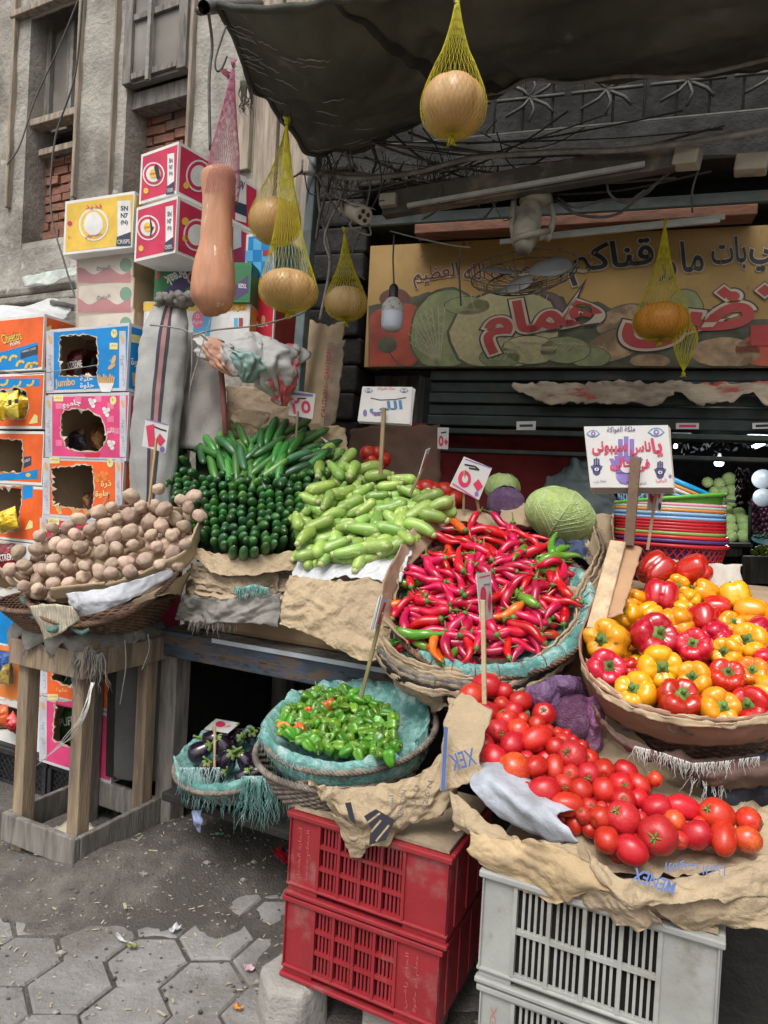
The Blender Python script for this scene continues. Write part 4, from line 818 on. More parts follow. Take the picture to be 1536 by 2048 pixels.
# ------------------------------------------------------------------ weaving
wick = M('wicker', (.17, .095, .058), .75, .4, 60, .3, 120, c2=(.09, .055, .04), ms=9, lo=.45, hi=.65, c3=(.26, .19, .13), ms3=14, lo3=.62, hi3=.7)
wickg = M('grey_wicker', (.2, .165, .135), .85, .35, 60, .3, 120, c2=(.11, .09, .075), ms=9)
def ellipse_ring(c, n, r, k, nn, wob=0, ph=0, tw=0):
    a, b, m = frame_of(n); return [c + (a * cos(t) + b * sin(t)) * (r + wob * sin(nn * t + ph)) + m * tw * cos(nn * t + ph) for t in [2 * pi * i / k for i in range(k)]]
def basket(parent, c0, r0, c1, n1, r1, m=wick, rows=12, rim=2, rr=.0075):
    n0 = V((0, 0, 1)); mb = MB(); rows = int(rows * 1.5); rr *= .68
    for i in range(rows):
        t = i / (rows - 1); c = c0.lerp(c1, t); n = n0.lerp(V(n1), t).normalized(); r = r0 + (r1 - r0) * t ** .8
        q = ellipse_ring(c, n, r, 144, 36, .0045, pi * (i % 2)); mb.tube(q + q[:1], rr, m, 5, False)
    link('wicker_wall', mb, parent)
    mb = MB()
    for i in range(rim + 2):
        q = ellipse_ring(c1 + V(n1) * .003, n1, r1 + .005, 240, 34, .0055, 2 * pi / (rim + 2) * i, .0055); mb.tube(q + q[:1], .0042, m, 5, False)
    link('rim', mb, parent)
    mb = MB(); mb.lathe([(0, .004), (r0 - .005, .004)], m, 32, c0); mb.lathe([(r0 - .008, 0), (r0 * .7 + r1 * .3 - .014, (c1.z - c0.z) * .3)], m, 32, c0); link('base', mb, parent)
def fringe(pts, m, n, L, seed, r=.0012, curl=.012, down=V((0, 0, -1))):
    g = random.Random(seed); mb = MB()
    for i in range(n):
        x = g.random() * (len(pts) - 1); k = int(x); p = pts[k].lerp(pts[k + 1], x - k); l = L * g.uniform(.35, 1.2); q = [p]; dx = V((g.uniform(-1, 1), g.uniform(-1, 1), 0)) * .3
        for j in range(7): q.append(q[-1] + (down + dx + V((g.uniform(-1, 1), g.uniform(-1, 1), g.uniform(-.5, .5))) * .5) * (l / 7))
        mb.tube(q, [r * (1.2 - .12 * j) for j in range(8)], m, 4)
    return mb
# ------------------------------------------------------------------ potato stand
st = thing('wooden_stand', S(-2.08, 1.81, 0), 'narrow four-legged wooden stand holding the potato basket', 'stand')
u0, u1, v0, v1 = -2.215, -1.87, 1.615, 1.97
for u, v, m in ((u0 + .033, v0 + .033, brownwood), (u1 - .033, v0 + .033, brownwood), (u0 + .033, v1 - .033, greywood), (u1 - .033, v1 - .033, brownwood)):
    mb = MB(); mb.sbox(u - .026, u + .026, v - .026, v + .026, -.02, .72, m); link('leg', mb, st, bev=.004)
for a in ((u0 - .015, u1 + .015, v0 - .018, v0 + .004), (u0 - .015, u1 + .015, v1 - .004, v1 + .018), (u0 - .017, u0 + .004, v0 + .006, v1 - .006), (u1 - .004, u1 + .017, v0 + .006, v1 - .006)):
    mb = MB(); mb.sbox(*a, .065, .165, greywood); link('base_board', mb, st, bev=.004)
    mb = MB(); mb.sbox(*a, .70, .79, brownwood); link('apron', mb, st, bev=.004)
mb = MB(); mb.sbox(u0, u1, v0, v1, .79, .81, brownwood); link('tabletop', mb, st, bev=.003)
sheet('cardboard_scrap', [[S(u0 + .08, v0 + .1, .07), S(u1 - .05, v0 + .06, .075)], [S(u0 + .08, v0 + .22, .08), S(u1 - .05, v0 + .2, .07)]], M('cream_board', (.5, .46, .34), .85), 'cream board scrap lying inside the base of the potato stand', 'cardboard', 10, 10, .008, world=True)
# burlap over the stand with frayed corners
rows = []; PC = S(-2.075, 1.81, 0)
for i, (r, z) in enumerate(((.30, .84), (.325, .832), (.34, .818), (.342, .80), (.335, .782))):
    row = []
    for k in range(97):
        t = 2 * pi * k / 96; sq = 1 / max(abs(cos(t)), abs(sin(t))) ** .55; w_ = .02 * noise.noise(V((cos(t) * 3, sin(t) * 3, 4))); dz = .05 * noise.noise(V((cos(t) * 4, sin(t) * 4, 1))) * i / 2
        row.append(S(-2.075 + (r * .66 * sq + w_) * cos(t), 1.81 + (r * .66 * sq + w_) * sin(t), z + dz - (.03 * (sq - 1) * i)))
    rows.append(row)
bl_ = sheet('burlap_cloth', rows, burlap, 'frayed grey burlap under the potato basket', 'cloth', 96, 12, .014, 12, .004, 8, .004, world=True)
fr = fringe([p + V((0, 0, .01)) for p in rows[-1]], burlap, 240, .035, 3); link('fringe', fr, bl_)
fr = fringe([at(150 + 6 * k, 1300 + 10 * sin(k), 2.27) for k in range(10)], burlap, 90, .12, 5, .0016); link('fringe', fr, bl_)
for k, (a, lab) in enumerate((([(250, 1280, 2.26), (252, 1330, 2.27), (245, 1380, 2.28), (240, 1410, 2.28)], 'frayed burlap thread dangling at the right of the stand'), ([(296, 1268, 2.3), (298, 1300, 2.3), (284, 1340, 2.3)], 'curled thread dangling from the right apron of the stand'))): cable_px('thread', a, .0022, burlap, lab)
mb = MB(); g = random.Random(12)
for i in range(7):
    P_ = [at(186 + g.uniform(-4, 4), 1365, 2.24), at(172 + g.uniform(-6, 6), 1420, 2.23), at(140 + g.uniform(-12, 14), 1470, 2.28), at(72 + i * 9, 1532 - i * 8, 2.45)]
    mb.tube([catmull(P_, k / 20) for k in range(21)], .0014, M('pale_string', (.55, .56, .52), .8), 4)
tag(link('string_bunch', mb), 'pale strings tied to the front leg of the potato stand', 'string')
# potato baskets
DPO = Depth([(60, 1150, 2.33), (110, 1178, 2.25), (250, 1150, 2.27), (400, 1020, 2.5), (340, 990, 2.56), (180, 1010, 2.54)])
pb = thing('wicker_basket', S(-2.075, 1.81, .82), 'wide brown wicker basket on the wooden stand, carrying potatoes', 'basket')
pc1 = DPO(205, 1105); nb = (DPO.n * .5 + EZ * .5).normalized()
basket(pb, S(-2.075, 1.81, .82), .20, S(-2.08, 1.82, .93), (V((0, 0, 1)) + EX * -.05 - EY * .06).normalized(), .31, wick, 15, 2, .0062)
pb2 = thing('wicker_basket', pc1 - DPO.n * .12, 'upper tilted wicker basket lined with green netting under the potatoes', 'basket')
basket(pb2, S(-2.08, 1.84, .93), .2, pc1 - DPO.n * .045, DPO.n, .272, wick, 7, 2, .008)
netg = M('green_netting', (.1, .2, .17), .9, .3, 30, .5, 220, c2=(.06, .1, .09), ms=6)
mb = MB(); q = ellipse_ring(pc1 - DPO.n * .06, DPO.n, .285, 90, 17, .01)[52:72]; mb.tube([p + V((0, 0, .02 * noise.noise(p * 20))) for p in q], [.009 + .006 * noise.noise(p * 30) for p in q], netg, 8, False); link('netting', mb, pb2)
cbd = M('corrugated_board', (.40, .30, .19), .85, .12, 8, .15, 60, c2=(.34, .26, .18), ms=4, lo=.52, hi=.72, st=(1, 1, 1)); cbe = M('board_edge', (.55, .44, .29), .85, .1, 40)
def rimboard(name, label, D, pts, hgt=26, lift=.012, seed=1, m=None, thick=.005, sink=None):
    top = [D(x, y) + D.n * lift for x, y in pts]; low = [p - D.n * (hgt * .0017) - V((0, 0, .012)) for p in top]
    return sheet(name, [top, [(a + b) / 2 + (a - pc1) * 0 for a, b in zip(top, low)], low], m or cbd, label, 'cardboard', 60, 6, .004, 10, .002, seed, thick, world=True)
rimboard('cardboard_strip', 'curved cardboard edge holding the potatoes along the front', DPO, [(104, 1182), (160, 1177), (214, 1172), (270, 1156), (325, 1130), (372, 1105), (392, 1062), (408, 1024)], 30)
rimboard('cardboard_strip', 'folded cardboard flap at the front left of the potato heap', DPO, [(108, 1186), (140, 1182), (180, 1178), (214, 1174)], 26, .026, 4)
rimboard('cardboard_strip', 'pale cardboard edge at the left of the potato heap', DPO, [(-2, 1136), (20, 1150), (40, 1166)], 22, .006, 6)
rimboard('cardboard_strip', 'cardboard edge at the back right behind the potatoes', DPO, [(408, 1022), (385, 1012), (340, 1010), (290, 1010)], 24, -.01, 7)
tr = [[DPO(x0 + (x1 - x0) * i / 8, y) - DPO.n * .085 for i in range(9)] for y, x0, x1 in ((1000, 220, 395), (1050, 150, 385), (1100, 80, 360), (1150, 40, 290), (1175, 80, 200))]
sheet('cardboard_tray', tr, cbd, 'cardboard lining beneath the potatoes', 'cardboard', 30, 20, .01, 9, .004, 3, .004, world=True)
paper = M('white_paper', (.47, .48, .52), .75, .06, 5, .25, 30, c2=(.5, .51, .55), ms=5, lo=.5, hi=.7, bd=.006)
sheet('paper_sheet', [[(132, 1186, 2.2), (190, 1180, 2.17), (250, 1166, 2.17), (342, 1138, 2.3)], [(142, 1212, 2.2), (195, 1202, 2.15), (255, 1192, 2.16), (345, 1152, 2.3)], [(155, 1235, 2.22), (205, 1222, 2.16), (265, 1196, 2.17), (300, 1176, 2.24)]], paper, 'creased white paper sheet hanging below the potatoes', 'paper', 50, 20, .010, 11, .002, 2, .001)
sheet('cardboard_scrap', [[(60, 1212, 2.24), (100, 1208, 2.2), (146, 1212, 2.17)], [(75, 1245, 2.24), (115, 1240, 2.2), (152, 1226, 2.17)], [(92, 1282, 2.26), (125, 1264, 2.2), (158, 1240, 2.18)]], M('ribbed_board', (.46, .41, .31), .85, .35, 3, .1, 40, st=(60, 60, 1)), 'torn corrugated cardboard scrap at the left front of the potato basket', 'cardboard', 20, 14, .006, 12, .003, 4, .004)
sheet('cardboard_scrap', [[(264, 1202, 2.2), (310, 1180, 2.27), (384, 1140, 2.42)], [(268, 1212, 2.2), (330, 1190, 2.28), (360, 1190, 2.4)]], cbd, 'cardboard strip at the right of the potato basket', 'cardboard', 20, 8, .006, 12, .003, 5, .004)
# ------------------------------------------------------------------ main table
tblue = M('blue_worn_paint', (.055, .075, .105), .8, .3, 6, .3, 40, c2=(.13, .085, .055), ms=5, lo=.46, hi=.6, st=(1.5, 1.5, 7), c3=(.03, .03, .03), ms3=9, lo3=.55, hi3=.65)
tb = thing('produce_table', S(-1.0, 2.4, 0), 'long heavy table with a worn blue front rail under the cucumbers', 'table')
mb = MB(); mb.sbox(-1.9, .6, 1.99, 2.85, .775, .81, greywood); link('tabletop', mb, tb, bev=.004)
mb = MB(); mb.sbox(-1.9, .6, 1.965, 1.988, .715, .812, tblue); link('front_rail', mb, tb, bev=.005)
for u, v in ((-1.85, 2.03), (-1.85, 2.78), (-.2, 2.03), (-.2, 2.78)):
    mb = MB(); mb.sbox(u - .04, u + .04, v - .04, v + .04, 0, .775, greywood); link('leg', mb, tb, bev=.004)
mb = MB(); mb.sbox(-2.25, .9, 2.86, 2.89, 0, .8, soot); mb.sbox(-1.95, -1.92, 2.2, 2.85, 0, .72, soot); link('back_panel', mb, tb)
mb = MB(); mb.sbox(-1.62, -.7, 1.955, 1.963, .80, .815, M('pale_strip', (.5, .55, .6), .4)); link('metal_edging', mb, tb)
# lower shelf and rocks
mb = MB(); mb.sbox(-1.68, -.9, 1.80, 2.3, .265, .295, soot); tag(link('shelf_plank', mb, bev=.006), 'rough low plank under the eggplant basket', 'plank')
for x, y, r, lab in ((430, 1628, .13, 'lumpy stone under the left end of the low plank'), (545, 1655, .1, 'pale stone propping the low plank beside the red crate'), (620, 1660, .12, 'stone behind the red crates')):
    p = pz(x, y + 30, 0) + EY * .12; mb = MB(); rows = []
    for i in range(13):
        f = pi * i / 12; rows.append([])
        for k in range(20):
            th = 2 * pi * k / 20; q = V((sin(f) * cos(th), sin(f) * sin(th), cos(f))); rows[-1].append(p + V((q.x * r * 1.2, q.y * r, q.z * r * .95 + .15)) * (1) + q * .03 * noise.noise(q * 2.5 + V((x, 0, 0))))
    mb.grid(rows, concrete, True, True); tag(link('prop_stone', mb), lab, 'stone')
# cardboard pile on the table that lifts the cucumbers
kraft = M('kraft_paper', (.40, .305, .195), .85, .14, 5, .5, 16, c2=(.36, .275, .175), ms=3.5, lo=.5, hi=.75, c3=(.5, .41, .29), ms3=6, lo3=.6, hi3=.75, bd=.02)
kraftd = M('kraft_dark', (.34, .26, .175), .88, .15, 5, .35, 22, c2=(.2, .15, .105), ms=3.5, lo=.45, hi=.7, bd=.012)
boxp = thing('cardboard_box', S(-1.45, 2.3, .81), 'squashed cardboard boxes on the table under the cucumbers', 'box')
mb = MB(); mb.sbox(-1.86, -.75, 2.06, 2.7, .812, 1.0, kraftbox); link('body', mb, boxp, bev=.02)
def pleat(name, label, cat, top, bot, m, amp=.014, nu=60, nv=26, sc_=10, seed=1, mid=None, thick=.0015, edge=.005): return sheet(name, [top] + (mid or []) + [bot], m, label, cat, nu, nv, amp, sc_, edge, seed, thick)
pleat('kraft_sheet', 'folded brown paper along the lower edge of the cucumber mound', 'paper', [(384, 1092, 2.42), (440, 1108, 2.36), (520, 1112, 2.33), (602, 1098, 2.34)], [(386, 1112, 2.4), (440, 1150, 2.33), (520, 1148, 2.29), (606, 1136, 2.31)], kraft, .016, seed=4)
pleat('kraft_sheet', 'brown paper scrap hanging beneath the cucumbers at the left', 'paper', [(390, 1140, 2.42), (430, 1146, 2.37), (500, 1142, 2.33), (560, 1140, 2.33)], [(376, 1186, 2.42), (430, 1196, 2.36), (500, 1196, 2.32), (556, 1190, 2.32)], kraftd, .03, sc_=12, seed=9)
for k in range(5): pleat('cardboard_layer', ('topmost', 'second', 'third', 'fourth', 'lowest')[k] + ' flattened cardboard of the stack under the cucumbers', 'cardboard', [(378 + 3 * k, 1128 + 13 * k, 2.44 - .012 * k), (470, 1136 + 13 * k, 2.38 - .01 * k), (600, 1130 + 13 * k, 2.37 - .01 * k)], [(376 + 5 * k, 1140 + 13 * k, 2.42 - .012 * k), (470, 1150 + 13 * k, 2.36 - .01 * k), (600, 1146 + 13 * k, 2.35 - .01 * k)], kraftd if k % 2 else cbd, .02, 40, 6, 14, 20 + k, None, .004, .008)
aqua = M('aqua_net', (.19, .40, .37), .9, .35, 70, .7, 200, c2=(.09, .26, .235), ms=7, c3=(.40, .55, .52), ms3=22, lo3=.52, hi3=.66, bd=.006)
mb = fringe([at(470 + 8 * k, 1172 + 3 * sin(k), 2.27) for k in range(9)], aqua, 160, .04, 6, .0016); tag(link('net_tuft', mb), 'turquoise netting tuft poking out under the cucumbers', 'netting')
bz = pleat('burlap_cloth', 'dirty grey frayed cloth on the table edge below the cucumbers', 'cloth', [(368, 1186, 2.4), (430, 1196, 2.33), (500, 1192, 2.28), (562, 1188, 2.28)], [(352, 1240, 2.44), (420, 1246, 2.32), (500, 1246, 2.26), (560, 1256, 2.24)], burlap, .03, sc_=11, seed=5)
link('fringe', fringe([at(380 + 12 * k, 1240 + 4 * sin(k * 2), 2.34 - .006 * k) for k in range(9)], burlap, 90, .04, 8), bz)
pleat('kraft_sheet', 'large brown paper draped over the table edge below the zucchini', 'paper', [(578, 1150, 2.24), (640, 1158, 2.2), (700, 1162, 2.17), (760, 1150, 2.17), (806, 1130, 2.18)], [(560, 1250, 2.2), (620, 1270, 2.15), (680, 1302, 2.1), (730, 1322, 2.06), (776, 1312, 2.05)], kraft, .022, 80, 50, 9, 7, [[(565, 1200, 2.22), (630, 1215, 2.17), (690, 1230, 2.13), (745, 1232, 2.1), (790, 1215, 2.1)]])
pleat('paper_sheet', 'white crinkled plastic paper under the zucchini', 'paper', [(600, 1100, 2.34), (660, 1116, 2.28), (720, 1112, 2.25), (780, 1095, 2.25), (835, 1075, 2.27)], [(574, 1170, 2.24), (640, 1168, 2.2), (690, 1152, 2.18), (745, 1160, 2.16), (800, 1165, 2.14)], M('white_film_paper', (.50, .51, .53), .5, .06, 5, .3, 60, bd=.004), .009, 70, 30, 16, 11, [[(588, 1140, 2.28), (650, 1142, 2.23), (705, 1138, 2.2), (765, 1130, 2.2), (818, 1115, 2.2)]])
# cardboard and paper rubbish behind the cucumbers
for pts, m, lab, sd in ((([(452, 770, 2.95), (520, 775, 2.92), (590, 770, 2.9)], [(455, 880, 2.9), (520, 880, 2.88), (600, 870, 2.86)]), kraftd, 'crumpled dark paper stuffed behind the cucumbers', 1),
        (([(462, 830, 2.84), (500, 818, 2.8), (540, 826, 2.8)], [(466, 850, 2.8), (500, 850, 2.78), (530, 868, 2.78)]), kraft, 'torn brown paper scrap above the cucumber mound', 2),
        (([(520, 850, 2.8), (560, 838, 2.78), (585, 846, 2.78)], [(520, 890, 2.76), (560, 890, 2.74), (585, 885, 2.74)]), cbd, 'torn cardboard flap above the cucumber mound', 3),
        (([(618, 640, 3.05), (660, 650, 3.0), (692, 640, 3.0)], [(598, 850, 2.95), (640, 860, 2.92), (660, 860, 2.92)]), cbd, 'tall grubby carton panel with red warning lettering against the pillar', 4),
        (([(655, 690, 2.95), (690, 680, 2.95)], [(648, 860, 2.88), (672, 850, 2.88)]), kraftd, 'narrow leaning cardboard tube beside the pillar', 5),
        (([(615, 842, 2.85), (650, 850, 2.82), (690, 856, 2.82)], [(640, 930, 2.8), (670, 930, 2.78), (700, 925, 2.78)]), cbd, 'bent cardboard behind the zucchini', 6),
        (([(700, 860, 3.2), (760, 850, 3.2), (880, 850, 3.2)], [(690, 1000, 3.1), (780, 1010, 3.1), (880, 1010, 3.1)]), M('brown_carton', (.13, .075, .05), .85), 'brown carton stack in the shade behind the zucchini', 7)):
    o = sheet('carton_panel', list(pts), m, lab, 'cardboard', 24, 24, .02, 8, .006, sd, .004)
    if sd == 4:
        f, _ = px_face([(618, 640), (690, 640), (660, 860), (600, 860)], 2.9); mb = MB()
        for y in (835, 760): f.text(mb, 'CAUTION', 651 + (835 - y) * .09, y, 657 + (835 - y) * .09, y - 62, 10, I['dred'], 1, .02)
        link('lettering', mb, o)
# ================================================================== produce: one of each kind first
def blobrows(fn, nu=24, nv=16):
    rows = []
    for i in range(nv + 1):
        f = pi * i / nv
        rows.append([fn(f, 2 * pi * k / nu) for k in range(nu)])
    return rows
pot_m = M('potato_skin', (.47, .345, .26), .85, .18, 9, .1, 50, rnd=.2, hue=.012, c2=(.42, .31, .24), ms=3, lo=.5, hi=.7, c3=(.17, .12, .09), ms3=22, lo3=.69, hi3=.74, bd=.004)
POT = []
for s_ in range(6):
    mb = MB(); g = random.Random(s_); el = (1, g.uniform(.82, .98), g.uniform(.72, .88))
    def fn(f, t):
        q = V((sin(f) * cos(t), sin(f) * sin(t), cos(f))); n_ = noise.noise(q * 1.3 + V((s_ * 5, 0, 0))) * .13 + noise.noise(q * .8 + V((0, s_ * 3, 0))) * .16
        for e in range(4):
            ed = V((sin(e * 2.1 + s_), cos(e * 1.7 + s_ * 2), sin(e * 3.1))).normalized(); n_ -= .07 * exp(-((q - ed).length / .16) ** 2)
        return V((q.x * el[0], q.y * el[1], q.z * el[2])) * (1 + n_)
    mb.grid(blobrows(fn, 40, 26), pot_m, True, True); POT.append(proto('potato', mb, 'potato'))
stem_g = M('stem_green', (.10, .19, .035), .6, .25, 30, .1, 60, rnd=.25); stem_d = M('stem_dry', (.22, .2, .085), .7, .3, 30, .1, 60, rnd=.3)
tom_m = M('tomato_skin', (.50, .017, .012), .31, .1, 5, .03, 25, rnd=.14, hue=.005, c2=(.54, .035, .016), ms=1.6, lo=.55, hi=.85, coat=.14, sss=.0)
tom_w = M('tomato_wrinkled', (.48, .022, .02), .38, .12, 6, .2, 4, rnd=.1, hue=.004, bd=.003, coat=.2)
tom_o = M('tomato_orange', (.66, .085, .018), .26, .15, 4, .03, 25, rnd=.1, hue=.008, c2=(.58, .035, .02), ms=1.2, lo=.42, hi=.62, coat=.3)
def tomato(m, lon, seed, cal):
    mb = MB(); g = random.Random(seed)
    def fn(f, t):
        q = V((sin(f) * cos(t), sin(f) * sin(t), cos(f) * lon)); lob = 1 + .025 * cos(5 * t + seed) * sin(f) + .05 * noise.noise(q * .9 + V((seed, 0, 0)))
        z = q.z - .16 * exp(-(f / .3) ** 2) * lon; return V((q.x * lob, q.y * lob, z))
    mb.grid(blobrows(fn, 28, 18), m, True, True); cm = MB(); z = .86 * lon
    for k in range(5):
        a = 2 * pi * k / 5 + g.uniform(-.3, .3); pts = [V((cos(a) * r, sin(a) * r, z + h)) for r, h in ((.02, .0), (.16, .06), (.3, .03 + g.uniform(-.03, .06)), (.42, -.06 + g.uniform(-.03, .12)))]
        cm.tube(pts, [.05, .06, .04, .008], stem_g if seed % 2 else stem_d, 5)
    sc2 = MB(); sc2.lathe([(.09, z - .012), (.07, z + .004), (.03, z - .006), (0, z - .006)], stem_d, 9)
    cm.tube([(0, 0, z - .05), (.02, 0, z + .1), (.06, .03, z + .2)], [.07, .05, .05], stem_d, 6)
    return proto('tomato', mb, 'tomato', [('calyx', cm)] if cal else [('stem_scar', sc2)])
TOM = [tomato(tom_m, 1.0, 1, False), tomato(tom_m, 1.22, 2, False), tomato(tom_m, 1.12, 3, True), tomato(tom_m, 1.5, 4, False)]
TOMW = [tomato(tom_w, 1.0, 5, True), tomato(tom_w, 1.1, 7, True)]; TOMO = [tomato(tom_o, 1.1, 6, False), tomato(tom_o, 1.0, 8, True)]
bp_r = M('pepper_red', (.50, .010, .016), .17, .06, 3, .0, 8, rnd=.16, hue=.008, coat=.6)
bp_y = M('pepper_yellow', (.80, .34, .008), .19, .06, 3, .0, 8, rnd=.08, hue=.012, coat=.5)
bp_s = M('pepper_scarred', (.72, .31, .012), .25, .1, 3, .05, 20, c2=(.12, .09, .03), ms=2.2, lo=.6, hi=.72, coat=.3, c3=(.2, .12, .03), ms3=6, lo3=.66, hi3=.7)
bp_o = M('pepper_orange', (.74, .17, .008), .19, .08, 3, .0, 8, c2=(.62, .32, .02), ms=1.2, coat=.5)
def interp(prof, t):
    x = t * (len(prof) - 1); i = min(int(x), len(prof) - 2); return prof[i].lerp(prof[i + 1], x - i)
def bell(m, seed, lobes=4, tall=1.0):
    g = random.Random(seed); ph = [g.uniform(-.25, .25) for _ in range(lobes)]; am = [g.uniform(.85, 1.12) for _ in range(lobes)]
    prof = [V(p + (0,)) for p in ((.0, .60), (.10, .60), (.22, .63), (.42, .74), (.64, .78), (.84, .69), (.97, .43), (1.0, .1), (.96, -.25), (.88, -.55), (.74, -.78), (.5, -.9), (.28, -.84), (.1, -.74), (0, -.7))]
    mb = MB(); rows = []; N = 34
    for i in range(N + 1):
        t = i / N; p = catmull(prof, t); row = []
        for k in range(48):
            th = 2 * pi * k / 48; x = th / (2 * pi) * lobes; li = int(x) % lobes; fr_ = x - int(x)
            groove = abs(sin(pi * fr_)) ** .55; a_ = am[li] * sin(pi * fr_) ** .5 if fr_ else 0; mixw = min(1, p.x * 1.6) * (.13 + .17 * max(0, abs(t - .45) * 1.6))
            r = p.x * (1 - mixw + mixw * groove * am[li]) * (1 + .05 * noise.noise(V((cos(th) * 1.5, sin(th) * 1.5, t * 3 + seed))))
            z = p.y * (tall if p.y < 0 else 1) * (1 + .10 * (am[li] - 1) * groove * 3) - (.15 * (1 - groove) * (1 if p.y > 0 else -1.3) * min(1, max(0, p.x - .08) * 3) * (1 if abs(p.y) > .4 else .2)) + (.018 * sin(th * lobes * 2 + seed) * min(1, p.x * 2) if p.y > .3 else 0)
            row.append(V((r * cos(th), r * sin(th), z)))
        rows.append(row)
    mb.grid(rows, m, True, True); sm = MB()
    sm.lathe([(.30, .60), (.27, .655), (.16, .675), (.10, .70)], stem_g, 18, fn=lambda r, z, th: (r * (1 + .22 * cos(lobes * th + .6)), z))
    b = V((g.uniform(-.1, .1), g.uniform(-.1, .1), 0)); sm.tube([V((0, 0, .6)), V((0, 0, .8)) + b * .4, V((0, 0, .98)) + b * 1.2], [.125, .095, .12], stem_g, 10)
    return proto('bell_pepper', mb, 'bell pepper', [('stem', sm)])
BR = [bell(bp_r, 1), bell(bp_r, 2, 4, 1.15), bell(bp_r, 3, 3, 1.05)]; BY = [bell(bp_y, 4), bell(bp_y, 5, 4, 1.1), bell(bp_y, 6, 5)]; BS = [bell(bp_s, 7), bell(bp_s, 8, 5)]; BO = [bell(bp_o, 9)]
ch_r = M('chilli_red', (.52, .006, .040), .27, .1, 12, .03, 60, rnd=.24, hue=.01, coat=.25, c2=(.36, .01, .02), ms=18, lo=.5, hi=.75); ch_o = M('chilli_orange', (.62, .085, .012), .22, .12, 30, .03, 60, rnd=.15, hue=.015, coat=.4)
ch_g = M('chilli_green', (.10, .24, .018), .25, .15, 30, .03, 60, rnd=.25, hue=.02, coat=.4)
def chilli(m, seed):
    g = random.Random(seed); mb = MB(); L = g.uniform(.115, .155); bend = g.uniform(.15, 1.5) * g.choice((-1, 1)); pts = []; x = y = a = 0; N = 12; a = -bend / 2
    for i in range(N + 1):
        pts.append(V((x, y, .004 * sin(i * .9 + seed)))); a += bend / N * (1.6 * i / N + .2); x += cos(a) * L / N; y += sin(a) * L / N
    c = pts[N // 2].copy(); pts = [p - c for p in pts]; R0 = g.uniform(.0118, .0148)
    rr = [R0 * k for k in (.35, .8, 1, 1.04, 1.02, .98, .92, .84, .74, .6, .45, .28, .05)]
    mb.tube(pts, rr, m, 10); sm = MB(); d = (pts[0] - pts[1]).normalized(); e = V((0, 0, 1)).cross(d) * g.uniform(-.3, .5)
    sm.tube([pts[0] + (pts[1] - pts[0]) * .25, pts[0] + d * .002, pts[0] + d * .006], [R0 * .75, R0 * .62, R0 * .3], stem_g, 8)
    sm.tube([pts[0] + d * .004, pts[0] + d * .018 + e * .008, pts[0] + d * .032 + e * .02], [.0022, .0017, .0022], stem_g, 5)
    return proto('chilli', mb, 'chilli', [('stem', sm)])
CHR = [chilli(ch_r, k) for k in range(9)]; CHO = [chilli(ch_o, 20 + k) for k in range(3)]; CHG = [chilli(ch_g, 30 + k) for k in range(4)]
cu_m = M('cucumber_skin', (.034, .118, .038), .36, .3, 8, .12, 120, rnd=.35, hue=.02, c2=(.05, .15, .03), ms=5, lo=.56, hi=.8, coat=.25, st=(.35, 1, 1)); cu_l = M('cucumber_light', (.045, .17, .028), .33, .3, 8, .12, 120, rnd=.3, hue=.02, c2=(.14, .29, .06), ms=4, lo=.52, hi=.8, coat=.2, st=(.35, 1, 1))
cu_t = M('cucumber_tip', (.20, .27, .10), .5, .2, 20)
def cuke(m, seed, L=.135, R0=.0135):
    g = random.Random(seed); mb = MB(); bd_ = g.uniform(-.012, .012); N = 12; pts = [V((L * (i / N - .5), bd_ * (1 - (2 * i / N - 1) ** 2), 0)) for i in range(N + 1)]
    rr = [R0 * k for k in (.28, .72, .9, .98, 1, 1.02, 1.02, 1, 1, .97, .9, .7, .22)]
    mb.tube(pts, rr, m, 12); o = len(mb.v); mb.tube([pts[-1] - V((.0015, 0, 0)), pts[-1] + V((.0012, 0, 0))], [R0 * .2, R0 * .14], cu_t, 8)
    return proto('cucumber', mb, 'cucumber')
CUK = [cuke(cu_m, k) for k in range(5)]; CUL = [cuke(cu_l, 9 + k, .14, .0135) for k in range(4)]
zu_m = M('zucchini_skin', (.27, .42, .09), .38, .2, 10, .1, 60, rnd=.18, hue=.015, c2=(.19, .33, .06), ms=6, lo=.45, hi=.7, c3=(.46, .56, .22), ms3=70, lo3=.56, hi3=.64, st=(.5, 1, 1), coat=.15); zu_e = M('zucchini_end', (.42, .45, .2), .6, .2, 30)
def zuke(seed):
    g = random.Random(seed); mb = MB(); L = g.uniform(.080, .118); R0 = g.uniform(.0185, .0225); bd_ = g.uniform(-.012, .012); N = 12
    pts = [V((L * (i / N - .5), bd_ * (1 - (2 * i / N - 1) ** 2), 0)) for i in range(N + 1)]; rr = [R0 * k for k in (.2, .75, .96, 1.02, 1.03, 1, .97, .94, .9, .86, .8, .7, .52)]
    mb.tube(pts, rr, zu_m, 14); sm = MB(); sm.tube([pts[-1] - V((.002, 0, 0)), pts[-1] + V((.004, 0, 0)), pts[-1] + V((.011, 0, .001))], [R0 * .55, R0 * .5, R0 * .42], zu_e, 9); return proto('zucchini', mb, 'zucchini', [('stem_end', sm)])
ZUK = [zuke(k) for k in range(6)]
gp_m = M('green_pepper', (.085, .23, .016), .22, .15, 10, .05, 40, rnd=.3, hue=.02, c2=(.2, .34, .03), ms=3, lo=.55, hi=.75, coat=.4); gp_r = M('ripe_pepper', (.60, .055, .015), .24, .2, 10, .05, 40, rnd=.1, c2=(.66, .16, .02), ms=3, coat=.4); gp_o = M('orange_pepper', (.68, .2, .03), .3, .2, 10, .1, 40, c2=(.4, .25, .05), ms=3)
